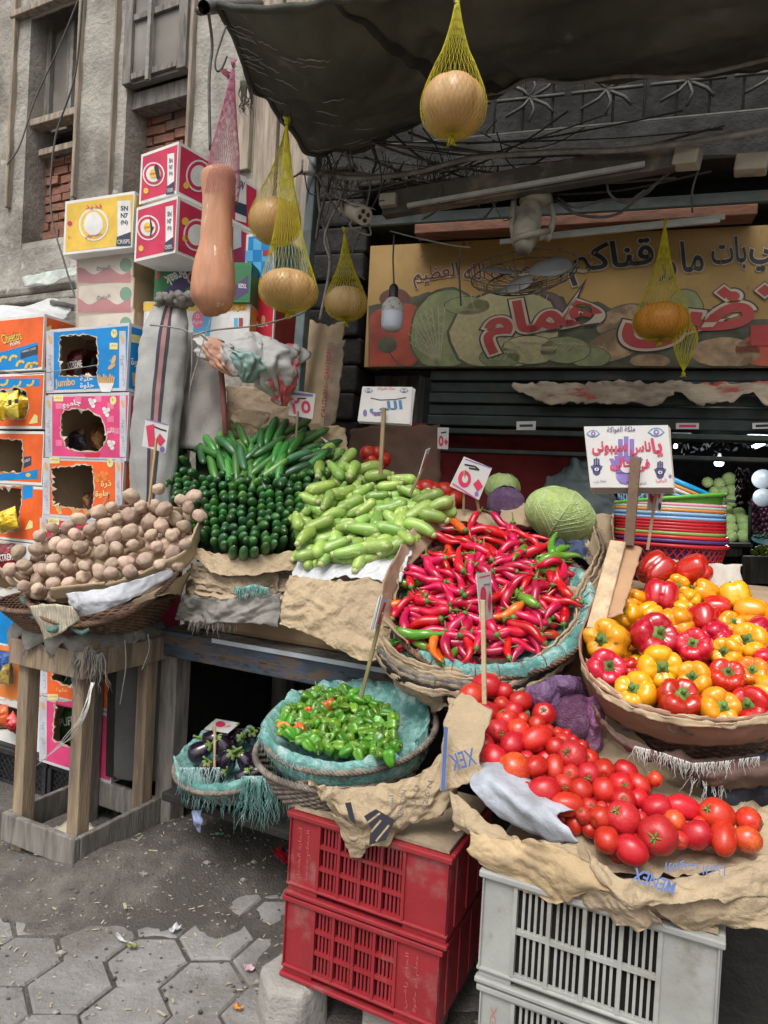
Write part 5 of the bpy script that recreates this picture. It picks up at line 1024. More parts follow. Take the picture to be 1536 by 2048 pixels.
def smallp(m, seed, rr0=1.0):
    g = random.Random(seed); lo_ = g.choice((3, 4)); prof = [V(p + (0,)) for p in ((0, .75), (.3, .8), (.72, .85), (.98, .55), (1, .1), (.9, -.4), (.68, -.95), (.4, -1.3), (.12, -1.42), (0, -1.38))]; rows = []; bend = g.uniform(-.25, .25)
    for i in range(19):
        p = catmull(prof, i / 18); row = []
        for k in range(24):
            th = 2 * pi * k / 24; r = p.x * (.86 + .16 * cos(lo_ * th + seed) + .12 * noise.noise(V((cos(th) * 2, sin(th) * 2, p.y * 1.5 + seed)))); row.append(V((r * cos(th) + bend * p.y * p.y * .3, r * sin(th), p.y)))
        rows.append(row)
    mb = MB(); mb.grid(rows, m, True, True); sm = MB(); sm.lathe([(.4, .8), (.36, .88), (.16, .93)], stem_g, 10); sm.tube([V((0, 0, .84)), V((.08, 0, 1.3)), V((.3, .1, 1.75))], [.15, .11, .13], stem_g, 6)
    return proto('small_pepper', mb, 'pepper', [('stem', sm)])
SP = [smallp(gp_m, k) for k in range(6)]; SPR = [smallp(gp_r, 11), smallp(gp_r, 12)]; SPO = [smallp(gp_o, 13)]
eg_m = M('eggplant_skin', (.014, .007, .018), .16, .1, 5, 0, 8, coat=.7); eg_p = M('eggplant_purple', (.11, .02, .055), .2, .2, 3, 0, 8, coat=.6); eg_c = M('eggplant_calyx', (.16, .25, .06), .65, .25, 12, .15, 50, rnd=.2)
def eggp(m, seed):
    mb = MB(); prof = [V(p + (0,)) for p in ((0, 1.0), (.3, .98), (.5, .85), (.72, .45), (.92, 0), (1, -.4), (.94, -.8), (.66, -1.12), (.3, -1.26), (0, -1.28))]; mb.lathe([(catmull(prof, i / 22).x, catmull(prof, i / 22).y) for i in range(23)], m, 28); sm = MB()
    sm.lathe([(.52, .84), (.42, .95), (.3, 1.05), (.17, 1.12)], eg_c, 20, fn=lambda r, z, th: (r * (1 + (.2 * cos(5 * th) if r > .4 else 0)) + .02, z - (.28 * max(0, cos(5 * th)) if r > .55 else 0)))
    sm.tube([V((0, 0, 1.05)), V((.05, 0, 1.4)), V((.25, .05, 1.75)), V((.45, .1, 1.95))], [.17, .13, .12, .15], eg_c, 8); return proto('eggplant', mb, 'eggplant', [('calyx', sm)])
EG = [eggp(eg_m, 1), eggp(eg_p, 2)]
cab_m = M('cabbage_leaf', (.42, .56, .19), .5, .15, 5, .2, 22, c2=(.54, .66, .29), ms=1.4, lo=.42, hi=.75, bd=.02, rnd=.06); vein_m = M('cabbage_vein', (.56, .64, .36), .5, .1, 20); cab_r = M('red_cabbage', (.13, .07, .15), .42, .25, 5, .2, 18, c2=(.22, .14, .24), ms=3, lo=.45, hi=.7, bd=.05); cab_p = M('pink_cabbage', (.30, .11, .24), .5, .25, 6, .3, 16, c2=(.42, .26, .38), ms=4, lo=.45, hi=.7, bd=.06)
def cabbage(m, seed, flat=.8, hi=True):
    g = random.Random(seed); mb = MB(); nu, nv = (64, 32) if hi else (28, 16)
    def body(f, t):
        q = V((sin(f) * cos(t), sin(f) * sin(t), cos(f))); r = .95 + .03 * noise.noise(q * 2 + V((seed, 0, 0))) + .012 * abs(sin(t * 9 + 2 * sin(f * 2 + seed))) ** 8; return V((q.x, q.y, q.z * flat)) * r
    mb.grid(blobrows(body, nu, nv), m, True, True)
    for k in range(7 if hi else 5):     # wrapping leaves with raised veins
        a0 = 2 * pi * k / (7 if hi else 5) + g.uniform(-.3, .3); rows = []; n = 22 if hi else 10; tilt = g.uniform(.15, .5)
        for i in range(n + 1):
            u = i / n; f = pi * (.93 - .83 * u * (1 - .1 * tilt)); row = []
            for j in range(n + 1):
                v_ = j / n - .5; wdt = 1.15 * sin(pi * min(1, u * .85 + .15)) ** .5; t = a0 + v_ * 2 * wdt * (.9 if u < .8 else .9 - (u - .8)) + .25 * u
                q = V((sin(f) * cos(t), sin(f) * sin(t), cos(f) * flat)); vein = abs(v_) * 6; rib = .018 * exp(-(v_ * 16) ** 2) + .008 * exp(-(((vein - u * 2.2) * 2.6) % 1.0 - .5) ** 2 * 40) * (1 if abs(v_) > .02 else 0)
                edge_ = max(0, abs(v_) * 2 - .8) * .14 + max(0, u - .85) * .25; row.append(q * (.985 + .03 * (k % 3) + .012 * (k > 2) + rib + edge_ * (.6 + noise.noise(V((u * 5, v_ * 8, seed + k)))) + .01 * noise.noise(q * 5)))
            rows.append(row)
        mb.grid(rows, m)
        if m is cab_m:
            nn = n // 2; mb.tube([rows[i][nn] * 1.006 for i in range(n + 1)], [.026 * (1 - .8 * i / n) for i in range(n + 1)], vein_m, 4)
            for q0 in (2, 4, 6, 8, 11, 14) if hi else (2, 4):
                for sg in (1, -1): mb.tube([rows[min(n, q0 + int(w_ * .9))][max(0, min(n, nn + sg * w_))] * 1.004 for w_ in range(0, nn - 1)], [.012 * (1 - .85 * w_ / nn) for w_ in range(0, nn - 1)], vein_m, 4)
    mb.tube([V((0, 0, -flat * .8)), V((0, 0, -flat * 1.03))], [.2, .16], zu_e, 10); return proto('cabbage', mb, 'cabbage')
CAB = [cabbage(cab_m, 1, .72), cabbage(cab_m, 2, .85, False), cabbage(cab_m, 3, .9, False)]; CABR = [cabbage(cab_r, 4, .95), cabbage(cab_p, 5, .95)]
def wr(r, P_): return r * (P_ - EYE).dot(CM.to_3x3() @ V((0, 0, -1))) / FPX
def relax(items, it=12, keep=.85):       # items: [point, radius]
    for _ in range(it):
        for i in range(len(items)):
            for j in range(i):
                d = items[i][0] - items[j][0]; L = d.length; m = (items[i][1] + items[j][1]) * keep
                if 1e-6 < L < m: s_ = d * ((m - L) / L * .4); items[i][0] = items[i][0] + s_; items[j][0] = items[j][0] - s_
    return items
# ================================================================== potatoes
g = random.Random(21)
poly = zp(0, 960, .2865, [(70, 640), (140, 520), (270, 460), (300, 410), (380, 350), (560, 300), (640, 230), (780, 170), (900, 120), (1010, 140), (1130, 90), (1260, 80), (1430, 150), (1400, 310), (1330, 440), (1230, 560), (1100, 620), (960, 670), (760, 705), (600, 725), (380, 770), (200, 770), (100, 730)])
items = []
for x, y in poisson(poly, 24.5, 150, 3): p = DPO(x, y); items.append([p + DPO.n * g.uniform(.0, .03), wr(g.uniform(12.5, 18.2), p)])
for x, y in poisson(poly, 23, 140, 8): p = DPO(x, y); items.append([p - DPO.n * g.uniform(.03, .045), wr(g.uniform(13, 17), p)])
for p, r in relax(items, 10, .86): clone(g.choice(POT), pose(p, V((g.uniform(-1, 1), g.uniform(-1, 1), g.uniform(-1, 1))), g.uniform(0, 6), r), 'dusty pinkish brown potato in the heap on the wooden stand', 'potatoes heaped in the basket on the stand')
# ================================================================== cucumbers: rings of tips, loose ones on top
g = random.Random(5); n = 0
DCU = Depth([(500, 1105, 2.33), (400, 1090, 2.42), (610, 1095, 2.36), (500, 960, 2.55), (380, 960, 2.66), (640, 960, 2.62), (520, 870, 2.82)])
for k in range(21):
    yc = 1096 - 13.6 * k + (k * k) * .05; half = 112 + 9.5 * min(k, 9); cnt = int(2 * half / 17.6)
    for i in range(cnt):
        s_ = (i + .5 * (k % 2)) / (cnt - 1) * 2 - 1
        if s_ > 1: continue
        x = 500 + s_ * half + (4 if k > 4 else 0); y = yc - 36 * s_ * s_ - 8 * abs(s_) + g.uniform(-2.5, 2.5); x += g.uniform(-2, 2)
        if k > 9 and y < 945 - 55 * (abs(s_) > .7): continue
        if x > 668 or (x > 598 + max(0, 1090 - y) * .42 and y > 935) or y < 858 or (x < 385 and y > 1078): continue
        a = DCU(x, y); bulge = .13 * (1 - s_ * s_); p = a + (EYE - a).normalized() * (bulge - .03)
        out = ((EYE - a).normalized() * 1.0 + CR * s_ * .22 + EZ * (.34 - .006 * k) + V((g.uniform(-.09, .09), g.uniform(-.09, .09), g.uniform(-.09, .09)))).normalized()
        clone(g.choice(CUK if g.random() < .85 else CUL), pose_x(p - out * .075, out, EZ + EX * g.uniform(-.3, .3), g.uniform(0, 6), g.uniform(1.2, 1.45)), 'dark green cucumber stacked tip outward in the tall mound', 'cucumbers stacked tip outward'); n += 1
top = [(i, j) for i in range(9) for j in range(5)]
tpoly = [(372, 852), (440, 868), (520, 866), (590, 858), (640, 872), (655, 912), (620, 940), (560, 955), (500, 965), (440, 940), (395, 905)]
for x, y in poisson(tpoly, 15, 110, 4):
    a = DCU(x, y); s_ = (x - 510) / 130; p = a + (EYE - a).normalized() * (.08 * (1 - s_ * s_)) ; a_, b_, c_ = frame_of(DCU.n); an = s_ * .95 + g.uniform(-.5, .5) + (pi if g.random() < .4 else 0); toward = (a_ * sin(an) + b_ * cos(an) + c_ * g.uniform(-.12, .12)).normalized()
    clone(g.choice(CUL if g.random() < .6 else CUK), pose_x(p + c_ * g.uniform(-.03, .02), toward, EZ, g.uniform(0, 6), g.uniform(1.05, 1.3)), 'cucumber lying loose across the top of the cucumber mound', 'cucumbers lying across the mound top'); n += 1
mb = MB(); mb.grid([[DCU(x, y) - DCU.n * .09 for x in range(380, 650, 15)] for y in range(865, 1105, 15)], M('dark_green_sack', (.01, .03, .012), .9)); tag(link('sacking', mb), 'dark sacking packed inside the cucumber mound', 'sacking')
# ================================================================== zucchini
g = random.Random(15)
DZU = Depth([(600, 1040, 2.4), (700, 1122, 2.25), (820, 1090, 2.26), (890, 1030, 2.36), (680, 920, 2.72), (760, 960, 2.6)])
poly = zp(320, 820, .3906, [(705, 590), (770, 450), (850, 230), (930, 230), (1000, 290), (1130, 330), (1280, 400), (1340, 460), (1440, 500), (1440, 560), (1330, 650), (1240, 730), (1120, 765), (960, 770), (780, 765), (730, 720)])
DB = V((0, 0, 1))
for lay, (r_, cnt, off) in enumerate(((21, 95, -.03), (20, 120, .004), (30, 46, .034))):
    for x, y in poisson(poly, r_, cnt, 40 + lay):
        p = DZU(x, y) + DZU.n * (off + g.uniform(-.006, .008)); fz = g.random()
        ang = g.gauss(.3, .9) if x > 700 or y > 1010 else g.gauss(1.35, .6); a, b, c = frame_of(DZU.n); d = a * cos(ang) + b * sin(ang) + c * g.uniform(-.18, .18)
        clone(g.choice(ZUK), pose_x(p, d if g.random() < .5 else -d, DZU.n, g.uniform(0, 6), g.uniform(.92, 1.12)), 'pale green zucchini in the sloping heap beside the cucumbers', 'zucchini heaped beside the cucumbers')
for k in range(15):
    t = k / 14; x, y = 606 + 226 * t, 1098 + 24 * sin(pi * min(1, t * 1.15)) - 20 * t * t; p = DZU(x, y) + DZU.n * .004; out = (-EY + EX * (t - .55) * .9 + EZ * .1).normalized(); clone(g.choice(ZUK), pose_x(p - out * .03, -out, EZ, g.uniform(0, 6), 1.0), 'pale green zucchini with its tip out along the front edge of the heap', 'zucchini along the front edge of their heap')
tr = [[DZU(x0 + (x1 - x0) * i / 8, y) - DZU.n * .055 for i in range(9)] for y, x0, x1 in ((915, 650, 690), (960, 640, 790), (1010, 600, 900), (1060, 590, 880), (1110, 600, 820))]
sheet('cardboard_tray', tr, cbd, 'cardboard lining beneath the zucchini heap', 'cardboard', 30, 20, .01, 9, .004, 3, .004, world=True)
# ================================================================== chillies
g = random.Random(33)
DCH = Depth([(960, 1318, 1.87), (800, 1230, 2.04), (910, 1050, 2.38), (1130, 1100, 2.2), (1140, 1200, 2.0)])
poly = zp(740, 980, .3255, [(520, 200), (700, 200), (790, 290), (930, 300), (1120, 370), (1180, 460), (1230, 600), (1200, 720), (1070, 850), (980, 920), (800, 985), (640, 1005), (430, 1010), (290, 940), (210, 850), (200, 720), (250, 570), (380, 430), (470, 310)])
for lay, (r_, cnt, off) in enumerate(((22, 90, -.03), (20, 110, -.004), (25, 80, .022))):
    for x, y in poisson(poly, r_, cnt, 60 + lay):
        p = DCH(x, y) + DCH.n * (off + g.uniform(-.005, .008)); a, b, c = frame_of(DCH.n); ang = g.uniform(0, 6.28); d = a * cos(ang) + b * sin(ang) + c * g.uniform(-.25, .25)
        e = (x - 820) / 320; k = g.random(); pr = CHG if (k < .05 + (.22 if x > 1090 and lay > 0 else 0)) else CHO if k < .09 or (x < 830 and k < .24) else CHR; pr_ = g.choice(pr)
        kind = 'green' if pr is CHG else 'orange' if pr is CHO else 'red'
        clone(pr_, pose_x(p, d, DCH.n, g.uniform(-.6, .6) + (pi if g.random() < .5 else 0), g.uniform(.9, 1.15)), {'red': 'glossy red chilli in the heap of the large lined basket', 'orange': 'orange chilli among the red ones in the large lined basket', 'green': 'green chilli among the red ones in the large lined basket'}[kind], {'red': 'red chillies heaped in the large basket', 'orange': 'orange chillies in the large basket', 'green': 'green chillies in the large basket'}[kind])
for i, (x, y, a) in enumerate(((1010, 1052, -.35), (985, 1065, .4), (1062, 1075, .1))):
    p = at(x, y, 2.36); d = EX * cos(a) + EZ * sin(a); clone(CHR[i], pose_x(p, d, EZ - EY * .5, 0, 1.1), ('red chilli lying on the cardboard edge behind the big chilli heap', 'short red chilli below the one on the cardboard edge', 'red chilli beneath the large green cabbage')[i])
# chilli basket
cbk = thing('wicker_basket', DCH(980, 1200) - DCH.n * .2, 'large tilted basket lined with turquoise netting, holding red chillies', 'basket')
cc = DCH(980, 1195); basket(cbk, cc - EZ * .2 + EY * .05, .22, cc - DCH.n * .01, DCH.n, .3, wick, 10, 2)
lin = MB(); fr_ = frame_of(DCH.n)
ok_ = lambda th: .5 + .5 * max(-1, min(1, 5 * (cos(th - (-.75)) - .12)))
lin.lathe([(0, -.075), (.2, -.06), (.245, -.03), (.27, .004), (.287, .02), (.30, .014), (.31, -.006)], aqua, 110, cc, fr_, fn=lambda r, z, th: (r * (1 + .03 * noise.noise(V((cos(th) * 7, sin(th) * 7, r * 12)))), z * (ok_(th) if z > 0 else 1) - .05 * (1 - ok_(th)) + .014 * noise.noise(V((cos(th) * 9, sin(th) * 9, r * 18)))))
lo_ = link('net_lining', lin, cbk)
mb = MB(); cordm = M('red_thread', (.25, .06, .1), .9)
for k in range(60):
    th = 2 * pi * k / 60; mb.tube([cc + (fr_[0] * cos(th + o) + fr_[1] * sin(th + o)) * r + fr_[2] * z for r, z, o in ((.272, .010, 0), (.288, .028, .01), (.302, .02, .02), (.312, 0, .022))], .0011, cordm, 4) if ok_(th) > .6 and k % 2 else None
link('stitching', mb, cbk)
Z3 = lambda pts: zp(740, 980, .3255, pts)
cw = M('chilli_board', (.36, .25, .17), .85, .15, 6, .15, 50, c2=(.26, .18, .12), ms=4, lo=.5, hi=.72)
tops = Z3([(72, 900), (80, 800), (112, 650), (180, 500), (260, 365), (370, 250), (470, 160), (530, 128)]); bots = Z3([(245, 965), (150, 860), (130, 720), (190, 560), (290, 440), (390, 330), (450, 250), (520, 200)])
sheet('cardboard_wall', [[DCH(x, y) + DCH.n * .075 for x, y in tops], [DCH(x, y) + DCH.n * .012 for x, y in bots]], cw, 'tall brown cardboard wall at the left of the chilli heap', 'cardboard', 60, 12, .008, 8, .003, 3, .004, world=True)
ft = Z3([(75, 880), (160, 985), (300, 1055), (480, 1092), (720, 1112), (900, 1075), (1060, 990), (1200, 865), (1270, 740), (1300, 640)])
for k in range(7):
    a = [DCH(x + (x - 940) * .012 * k, y + 5.5 * k) - DCH.n * (.004 * k) + (EYE - DCH(x, y)).normalized() * (.012 - .004 * k) for x, y in ft]
    sheet('cardboard_layer', [a, [p - EZ * (.016 + .004 * (k % 2)) - (EYE - p).normalized() * .004 for p in a]], (cbd, kraftd, cbd, greywood, kraftd, soot, kraftd)[k], ('pale cardboard rim along the front of the chilli basket', 'second cardboard layer below the chilli rim', 'third cardboard layer below the chilli rim', 'greyed fourth layer below the chilli rim', 'fifth layer below the chilli rim', 'dark sixth layer below the chilli rim', 'lowest cardboard layer under the chilli basket')[k], 'cardboard', 80, 5, .012, 12, .005, 30 + k, .005, world=True)
rt = Z3([(1290, 650), (1350, 560), (1400, 470), (1430, 360), (1390, 250)])
for k in range(3): sheet('cardboard_layer', [[DCH(x - 9 + 9 * k, y) + DCH.n * (.03 - .01 * k) for x, y in rt], [DCH(x - 14 + 10 * k, y + 30) - DCH.n * .02 for x, y in rt]], (cbd, kraftd, cw)[k], ('inner cardboard strip on the right of the chilli basket', 'middle cardboard strip on the right of the chilli basket', 'outer cardboard strip on the right of the chilli basket')[k], 'cardboard', 40, 8, .014, 10, .005, 50 + k, .005, world=True)
sheet('kraft_sheet', [[(1060, 1075, 2.4), (1120, 1085, 2.34), (1180, 1080, 2.3)], [(1100, 1110, 2.3), (1150, 1120, 2.25), (1190, 1140, 2.2)]], M('blue_print_kraft', (.48, .39, .27), .85, .1, 5, .3, 22, c2=(.06, .08, .15), ms=7, lo=.52, hi=.55), 'crumpled blue-printed brown paper behind the chilli basket', 'paper', 30, 20, .05, 11, .005, 3)
for pts, lab, sd in ((([(900, 1018, 2.5), (950, 1022, 2.48), (1010, 1040, 2.46)], [(912, 1040, 2.44), (955, 1050, 2.42), (1010, 1068, 2.42)]), 'pale cardboard flap behind the chilli heap', 1), (([(1002, 1005, 2.6), (1030, 1006, 2.58), (1062, 1010, 2.56)], [(1000, 1040, 2.5), (1030, 1050, 2.48), (1070, 1056, 2.46)]), 'folded cardboard between the red and green cabbages', 2), (([(1180, 1026, 2.55), (1222, 1028, 2.5), (1226, 1030, 2.3)], [(1180, 1090, 2.5), (1222, 1100, 2.45), (1226, 1100, 2.3)]), 'cardboard box corner at the right of the green cabbage', 3)):
    sheet('cardboard_flap', list(pts), cbd, lab, 'cardboard', 20, 14, .008, 9, .004, sd, .004)
mb = MB(); mb.sbox(-.55, .35, 2.1, 2.75, .81, 1.12, kraftbox); tag(link('cardboard_box', mb, bev=.01), 'big cardboard box on the table behind the chilli basket', 'box')
clone(CAB[0], pose(at(1120, 1031, 2.42), (EZ + EY * .3 + EX * .35), .8, .126), 'big pale green cabbage lying behind the chilli basket')
clone(CABR[0], pose(at(1012, 1008, 2.62), (EZ - EY * .2), .3, .072), 'round dark purple cabbage beside the pale green one'); clone(CAB[1], pose(at(1005, 975, 2.85), EZ, .3, .072), 'small green cabbage half hidden behind the purple one')
# ================================================================== bell peppers
Z5 = lambda pts: zp(1100, 1120, .2839, pts)
DBP = Depth([(1300, 1430, 1.6), (1180, 1330, 1.73), (1340, 1160, 2.02), (1500, 1200, 1.86), (1510, 1430, 1.54)])
g = random.Random(12)
BP = [(755, 80, 122, 'R', 's', 'red bell pepper lying on its side at the back left of the basket'), (1005, 85, 118, 'R', 's', 'red bell pepper lying on its side at the top of the heap'), (780, 270, 122, 'R', 'u', 'deep red bell pepper standing above the yellow ones with its stem hidden'), (900, 185, 80, 'Y', 'f'), (985, 290, 80, 'Y', 's'), (1075, 240, 92, 'Y', 's'),
    (1300, 265, 108, 'Y', 'u', 'smooth yellow bell pepper topmost at the right of the basket'), (1410, 385, 115, 'Y', 's', 'yellow bell pepper lying sideways below the topmost yellow one'), (600, 285, 78, 'Y', 's'), (540, 390, 112, 'Y', 'f', 'yellow bell pepper facing out beside the wooden plank'), (695, 385, 85, 'Y', 's'), (925, 345, 55, 'Y', 's'), (1165, 350, 92, 'R', 's'), (890, 470, 126, 'Y', 's', 'plump yellow bell pepper between three red ones near the middle'),
    (1075, 440, 115, 'R', 's'), (410, 585, 152, 'S', 'f', 'large blemished yellow bell pepper at the left edge of the basket'), (740, 555, 158, 'R', 'f', 'largest red bell pepper facing out in the middle of the basket'), (1165, 540, 105, 'R', 's'), (1260, 460, 88, 'Y', 'f'), (1410, 600, 130, 'Y', 'f', 'wide yellow bell pepper facing out right of the basket middle'), (1015, 625, 125, 'R', 'f'), (1250, 655, 108, 'Y', 'f'), (1470, 500, 92, 'R', 's'),
    (390, 785, 135, 'R', 'f', 'red bell pepper at the left front edge with a broad green stem'), (755, 765, 150, 'Y', 'f', 'big yellow bell pepper facing out near the front centre'), (1020, 845, 122, 'S', 'f', 'yellow bell pepper with dark scars round its stem'), (1240, 840, 125, 'R', 'f'), (1440, 800, 110, 'O', 'f', 'orange bell pepper with a dry curled stem'), (1500, 720, 90, 'R', 's'),
    (612, 945, 140, 'Y', 'f', 'yellow bell pepper at the front left of the basket rim'), (900, 1005, 152, 'R', 'f', 'red bell pepper resting on the front rim of the basket'), (1185, 1055, 138, 'Y', 'f', 'yellow bell pepper lowest on the front rim'), (1420, 1035, 140, 'R', 'f', 'glossy red bell pepper at the right end of the front rim'), (580, 770, 80, 'R', 's'), (1560, 930, 100, 'Y', 's'), (1620, 600, 120, 'R', 'f'), (1640, 850, 130, 'Y', 'f'), (1650, 1040, 130, 'R', 'f'), (1600, 420, 110, 'Y', 's')]
items = [[DBP(*Z5([(x, y)])[0]), 0] for x, y, *_ in BP]
for it, b in zip(items, BP): it[1] = wr(b[2] * .2839, it[0]) * 1.04; it[0] = it[0] + DBP.n * (it[1] * .1)
low = [(x, y) for x, y in poisson(Z5([(450, 500), (700, 300), (1000, 200), (1300, 350), (1600, 400), (1600, 1000), (1200, 950), (800, 900), (500, 800)]), 42, 26, 5)]
nb_ = len(items)
for x, y in low: p = DBP(x, y); r = wr(g.uniform(26, 34), p); items.append([p - DBP.n * r * 1.5, r])
relax(items, 14, .78)
for i, (p, r) in enumerate(items):
    if i < nb_: x, y, pr, c, f, *lab = BP[i]
    else: c, f, lab = g.choice('RYY'), 's', []
    view = (EYE - p).normalized(); ax = (view * .8 + EZ * .25 + V((g.uniform(-.5, .5), 0, g.uniform(-.35, .35)))) if f == 'f' else (V((g.uniform(-1, 1), g.uniform(.1, .9), g.uniform(-.3, .5)))) if f == 's' else (V((g.uniform(-.3, .3), .5, .8)))
    if i < 2: ax = (V((.75, .2, .55)), V((-.55, .6, -.55)))[i]
    nm = {'R': 'red', 'Y': 'yellow', 'S': 'blemished yellow', 'O': 'orange'}[c]
    clone(g.choice({'R': BR, 'Y': BY, 'S': BS, 'O': BO}[c]), pose(p, ax, g.uniform(0, 6), r * 1.0), lab[0] if lab else nm + ' bell pepper packed among the others in the cardboard-walled basket', None if lab else nm + ' bell peppers packed in the basket')
bbk = thing('wicker_basket', DBP(1380, 1400) - DBP.n * .25, 'big basket walled with brown cardboard, holding red and yellow bell peppers', 'basket')
bc = at(1400, 1330, 1.92); basket(bbk, bc - EZ * .30 + EY * .02, .18, bc - EZ * .1, (DBP.n + EZ * 2).normalized(), .25, wick, 14, 2)
oa = Z5([(375, 130), (335, 260), (270, 420), (212, 600), (225, 760), (330, 915), (500, 1035), (650, 1095), (830, 1140), (1180, 1185), (1420, 1160), (1600, 1110)]); ob = Z5([(330, 330), (300, 460), (250, 600), (230, 760), (285, 950), (400, 1090), (560, 1180), (720, 1240), (900, 1285), (1180, 1310), (1420, 1290), (1600, 1240)])
bw = M('brown_wall_board', (.30, .155, .10), .8, .2, 5, .15, 50, c2=(.22, .13, .09), ms=3, lo=.5, hi=.7)
R1 = [DBP(x, y) + DBP.n * .03 for x, y in oa]
ow = sheet('cardboard_wall', [R1, [a.lerp(at(x, y, (a - EYE).dot(CM.to_3x3() @ V((0, 0, -1))) + .03), .5) for a, (x, y) in zip(R1, ob)], [at(x, y, (a - EYE).dot(CM.to_3x3() @ V((0, 0, -1))) + .05) for a, (x, y) in zip(R1, ob)]], bw, 'curved brown cardboard wall round the bell pepper basket', 'cardboard', 90, 14, .006, 8, .003, 3, .005, world=True)
f, _ = px_face([(1330, 1440), (1536, 1450), (1536, 1490), (1330, 1480)], [1.545] * 4); mb = MB(); ink = P('faded_print', (.07, .055, .035))
link_txt = (('OD', 1332, 1462, 1392, 1474, 22), ('ERA', 1412, 1478, 1462, 1482, 22), ('DOS', 1470, 1482, 1528, 1480, 22))
for t, x0, y0, x1, y1, h in link_txt: f.text(mb, t, x0, y0, x1, y1, h, ink, 1, .02)
link('lettering', mb, ow)
for k in range(3): sheet('cardboard_layer', [[DBP(x + 5 * k, y + 4 - 7 * k) + DBP.n * (.026 - .004 * k) for x, y in oa[4:]], [DBP(x + 3 * k, y + 10 - 7 * k) + DBP.n * (.012 - .004 * k) for x, y in oa[4:]]], (cbd, cbe, cbd)[k], ('outer cardboard edge under the front peppers', 'pale torn cardboard edge under the front peppers', 'inner cardboard edge under the front peppers')[k], 'cardboard', 80, 4, .01, 14, .004, 60 + k, .004, world=True)
lw = Z5([(300, 1030), (360, 1130), (500, 1250), (700, 1330), (900, 1380), (1150, 1400), (1600, 1350)]); lb = Z5([(340, 1110), (420, 1210), (560, 1340), (850, 1460), (1080, 1560), (1220, 1600), (1600, 1560)])
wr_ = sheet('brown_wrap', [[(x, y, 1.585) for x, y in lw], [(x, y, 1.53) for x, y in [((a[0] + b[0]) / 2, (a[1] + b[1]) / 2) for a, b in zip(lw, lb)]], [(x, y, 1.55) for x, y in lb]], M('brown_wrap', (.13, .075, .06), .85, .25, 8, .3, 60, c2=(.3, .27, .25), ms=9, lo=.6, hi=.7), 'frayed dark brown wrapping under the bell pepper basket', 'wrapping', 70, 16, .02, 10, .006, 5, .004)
link('fringe', fringe([at(x, y, 1.525) for x, y in Z5([(600, 1310), (800, 1360), (1000, 1430), (1200, 1420), (1500, 1380)])], M('pale_fray', (.6, .58, .55), .9), 150, .035, 9, .0009), wr_)
link('fringe', fringe([at(x, y, 1.545) for x, y in Z5([(1000, 1500), (1150, 1560), (1300, 1560)])], M('pale_fray', (.6, .58, .55), .9), 24, .06, 3, .001), wr_)
mb = MB(); mb.beam(at(1236, 1086, 2.0), at(1190, 1262, 1.8), .045, .022, sawnwood, EY); tag(link('wooden_plank', mb, bev=.004), 'sawn wooden plank slanting at the left of the bell pepper basket', 'plank')
sheet('cardboard_wall', [[(1250, 1088, 2.02), (1284, 1098, 2.0)], [(1208, 1240, 1.82), (1245, 1230, 1.8)]], M('red_corner_board', (.42, .25, .14), .8, .15, 6, .15, 50, c2=(.4, .05, .04), ms=2.4, lo=.6, hi=.62), 'brown cardboard panel with a red corner behind the plank', 'cardboard', 16, 30, .008, 7, .004, 2, .006)
sheet('cardboard_wall', [[(1340, 1118, 2.12), (1400, 1124, 2.08), (1484, 1128, 2.02)], [(1345, 1250, 2.0), (1410, 1260, 1.96), (1486, 1290, 1.9)]], M('whitish_board', (.50, .46, .40), .8, .15, 3, .1, 50, st=(9, 9, 1)), 'pale cardboard panel standing at the back of the bell peppers', 'cardboard', 20, 20, .005, 7, .004, 4, .006)
# ================================================================== tomatoes
Z7 = lambda pts: zp(860, 1340, .44, pts)
DTO = Depth([(905, 1430, 1.72), (985, 1360, 1.85), (1250, 1725, 1.36), (1490, 1690, 1.36), (1200, 1500, 1.62), (1000, 1560, 1.54), (1420, 1590, 1.5)])
TM = [(250, 95, 60, 1), (205, 125, 55, 0), (330, 105, 38, 0), (410, 155, 48, 1), (160, 195, 56, 1), (262, 205, 50, 1), (327, 165, 34, 0), (352, 235, 45, 9), (375, 195, 40, 0), (517, 213, 48, 2), (422, 228, 26, 0), (485, 255, 35, 0), (195, 287, 62, 3), (305, 290, 46, 5), (400, 285, 48, 9), (235, 350, 60, 3), (378, 357, 54, 1), (485, 335, 62, 3), (545, 280, 24, 2), (580, 290, 24, 2), (615, 295, 22, 2), (650, 325, 24, 2), (690, 358, 30, 0), (600, 330, 32, 5), (572, 370, 42, 0), (640, 405, 60, 6), (715, 410, 38, 2), (278, 402, 60, 1), (387, 470, 65, 8), (497, 455, 50, 1), (548, 455, 48, 3), (440, 412, 32, 5), (640, 480, 38, 5), (605, 530, 38, 5), (722, 490, 46, 6), (788, 465, 48, 1), (885, 472, 48, 1), (688, 563, 48, 0), (793, 563, 52, 0), (872, 540, 50, 2), (940, 530, 46, 1), (512, 567, 65, 1), (620, 625, 60, 3), (950, 595, 40, 1), (720, 625, 33, 5), (697, 668, 34, 5), (768, 685, 46, 0), (875, 690, 68, 6), (870, 612, 52, 2), (1030, 638, 58, 1), (1145, 640, 62, 3), (1103, 685, 42, 8), (955, 685, 32, 5), (803, 785, 58, 1), (910, 830, 65, 1), (1030, 770, 78, 6), (1130, 780, 36, 5), (1210, 760, 62, 1), (1300, 675, 68, 2), (1445, 697, 52, 9), (1330, 775, 66, 3), (1440, 780, 52, 8), (780, 630, 26, 5), (435, 545, 30, 5), (1225, 700, 28, 0)]
g = random.Random(44); items = []
for x, y, r, k in TM: p = DTO(*Z7([(x, y)])[0]); rw = wr(r * .44, p) * 1.08; items.append([p + DTO.n * (rw * .25), rw])
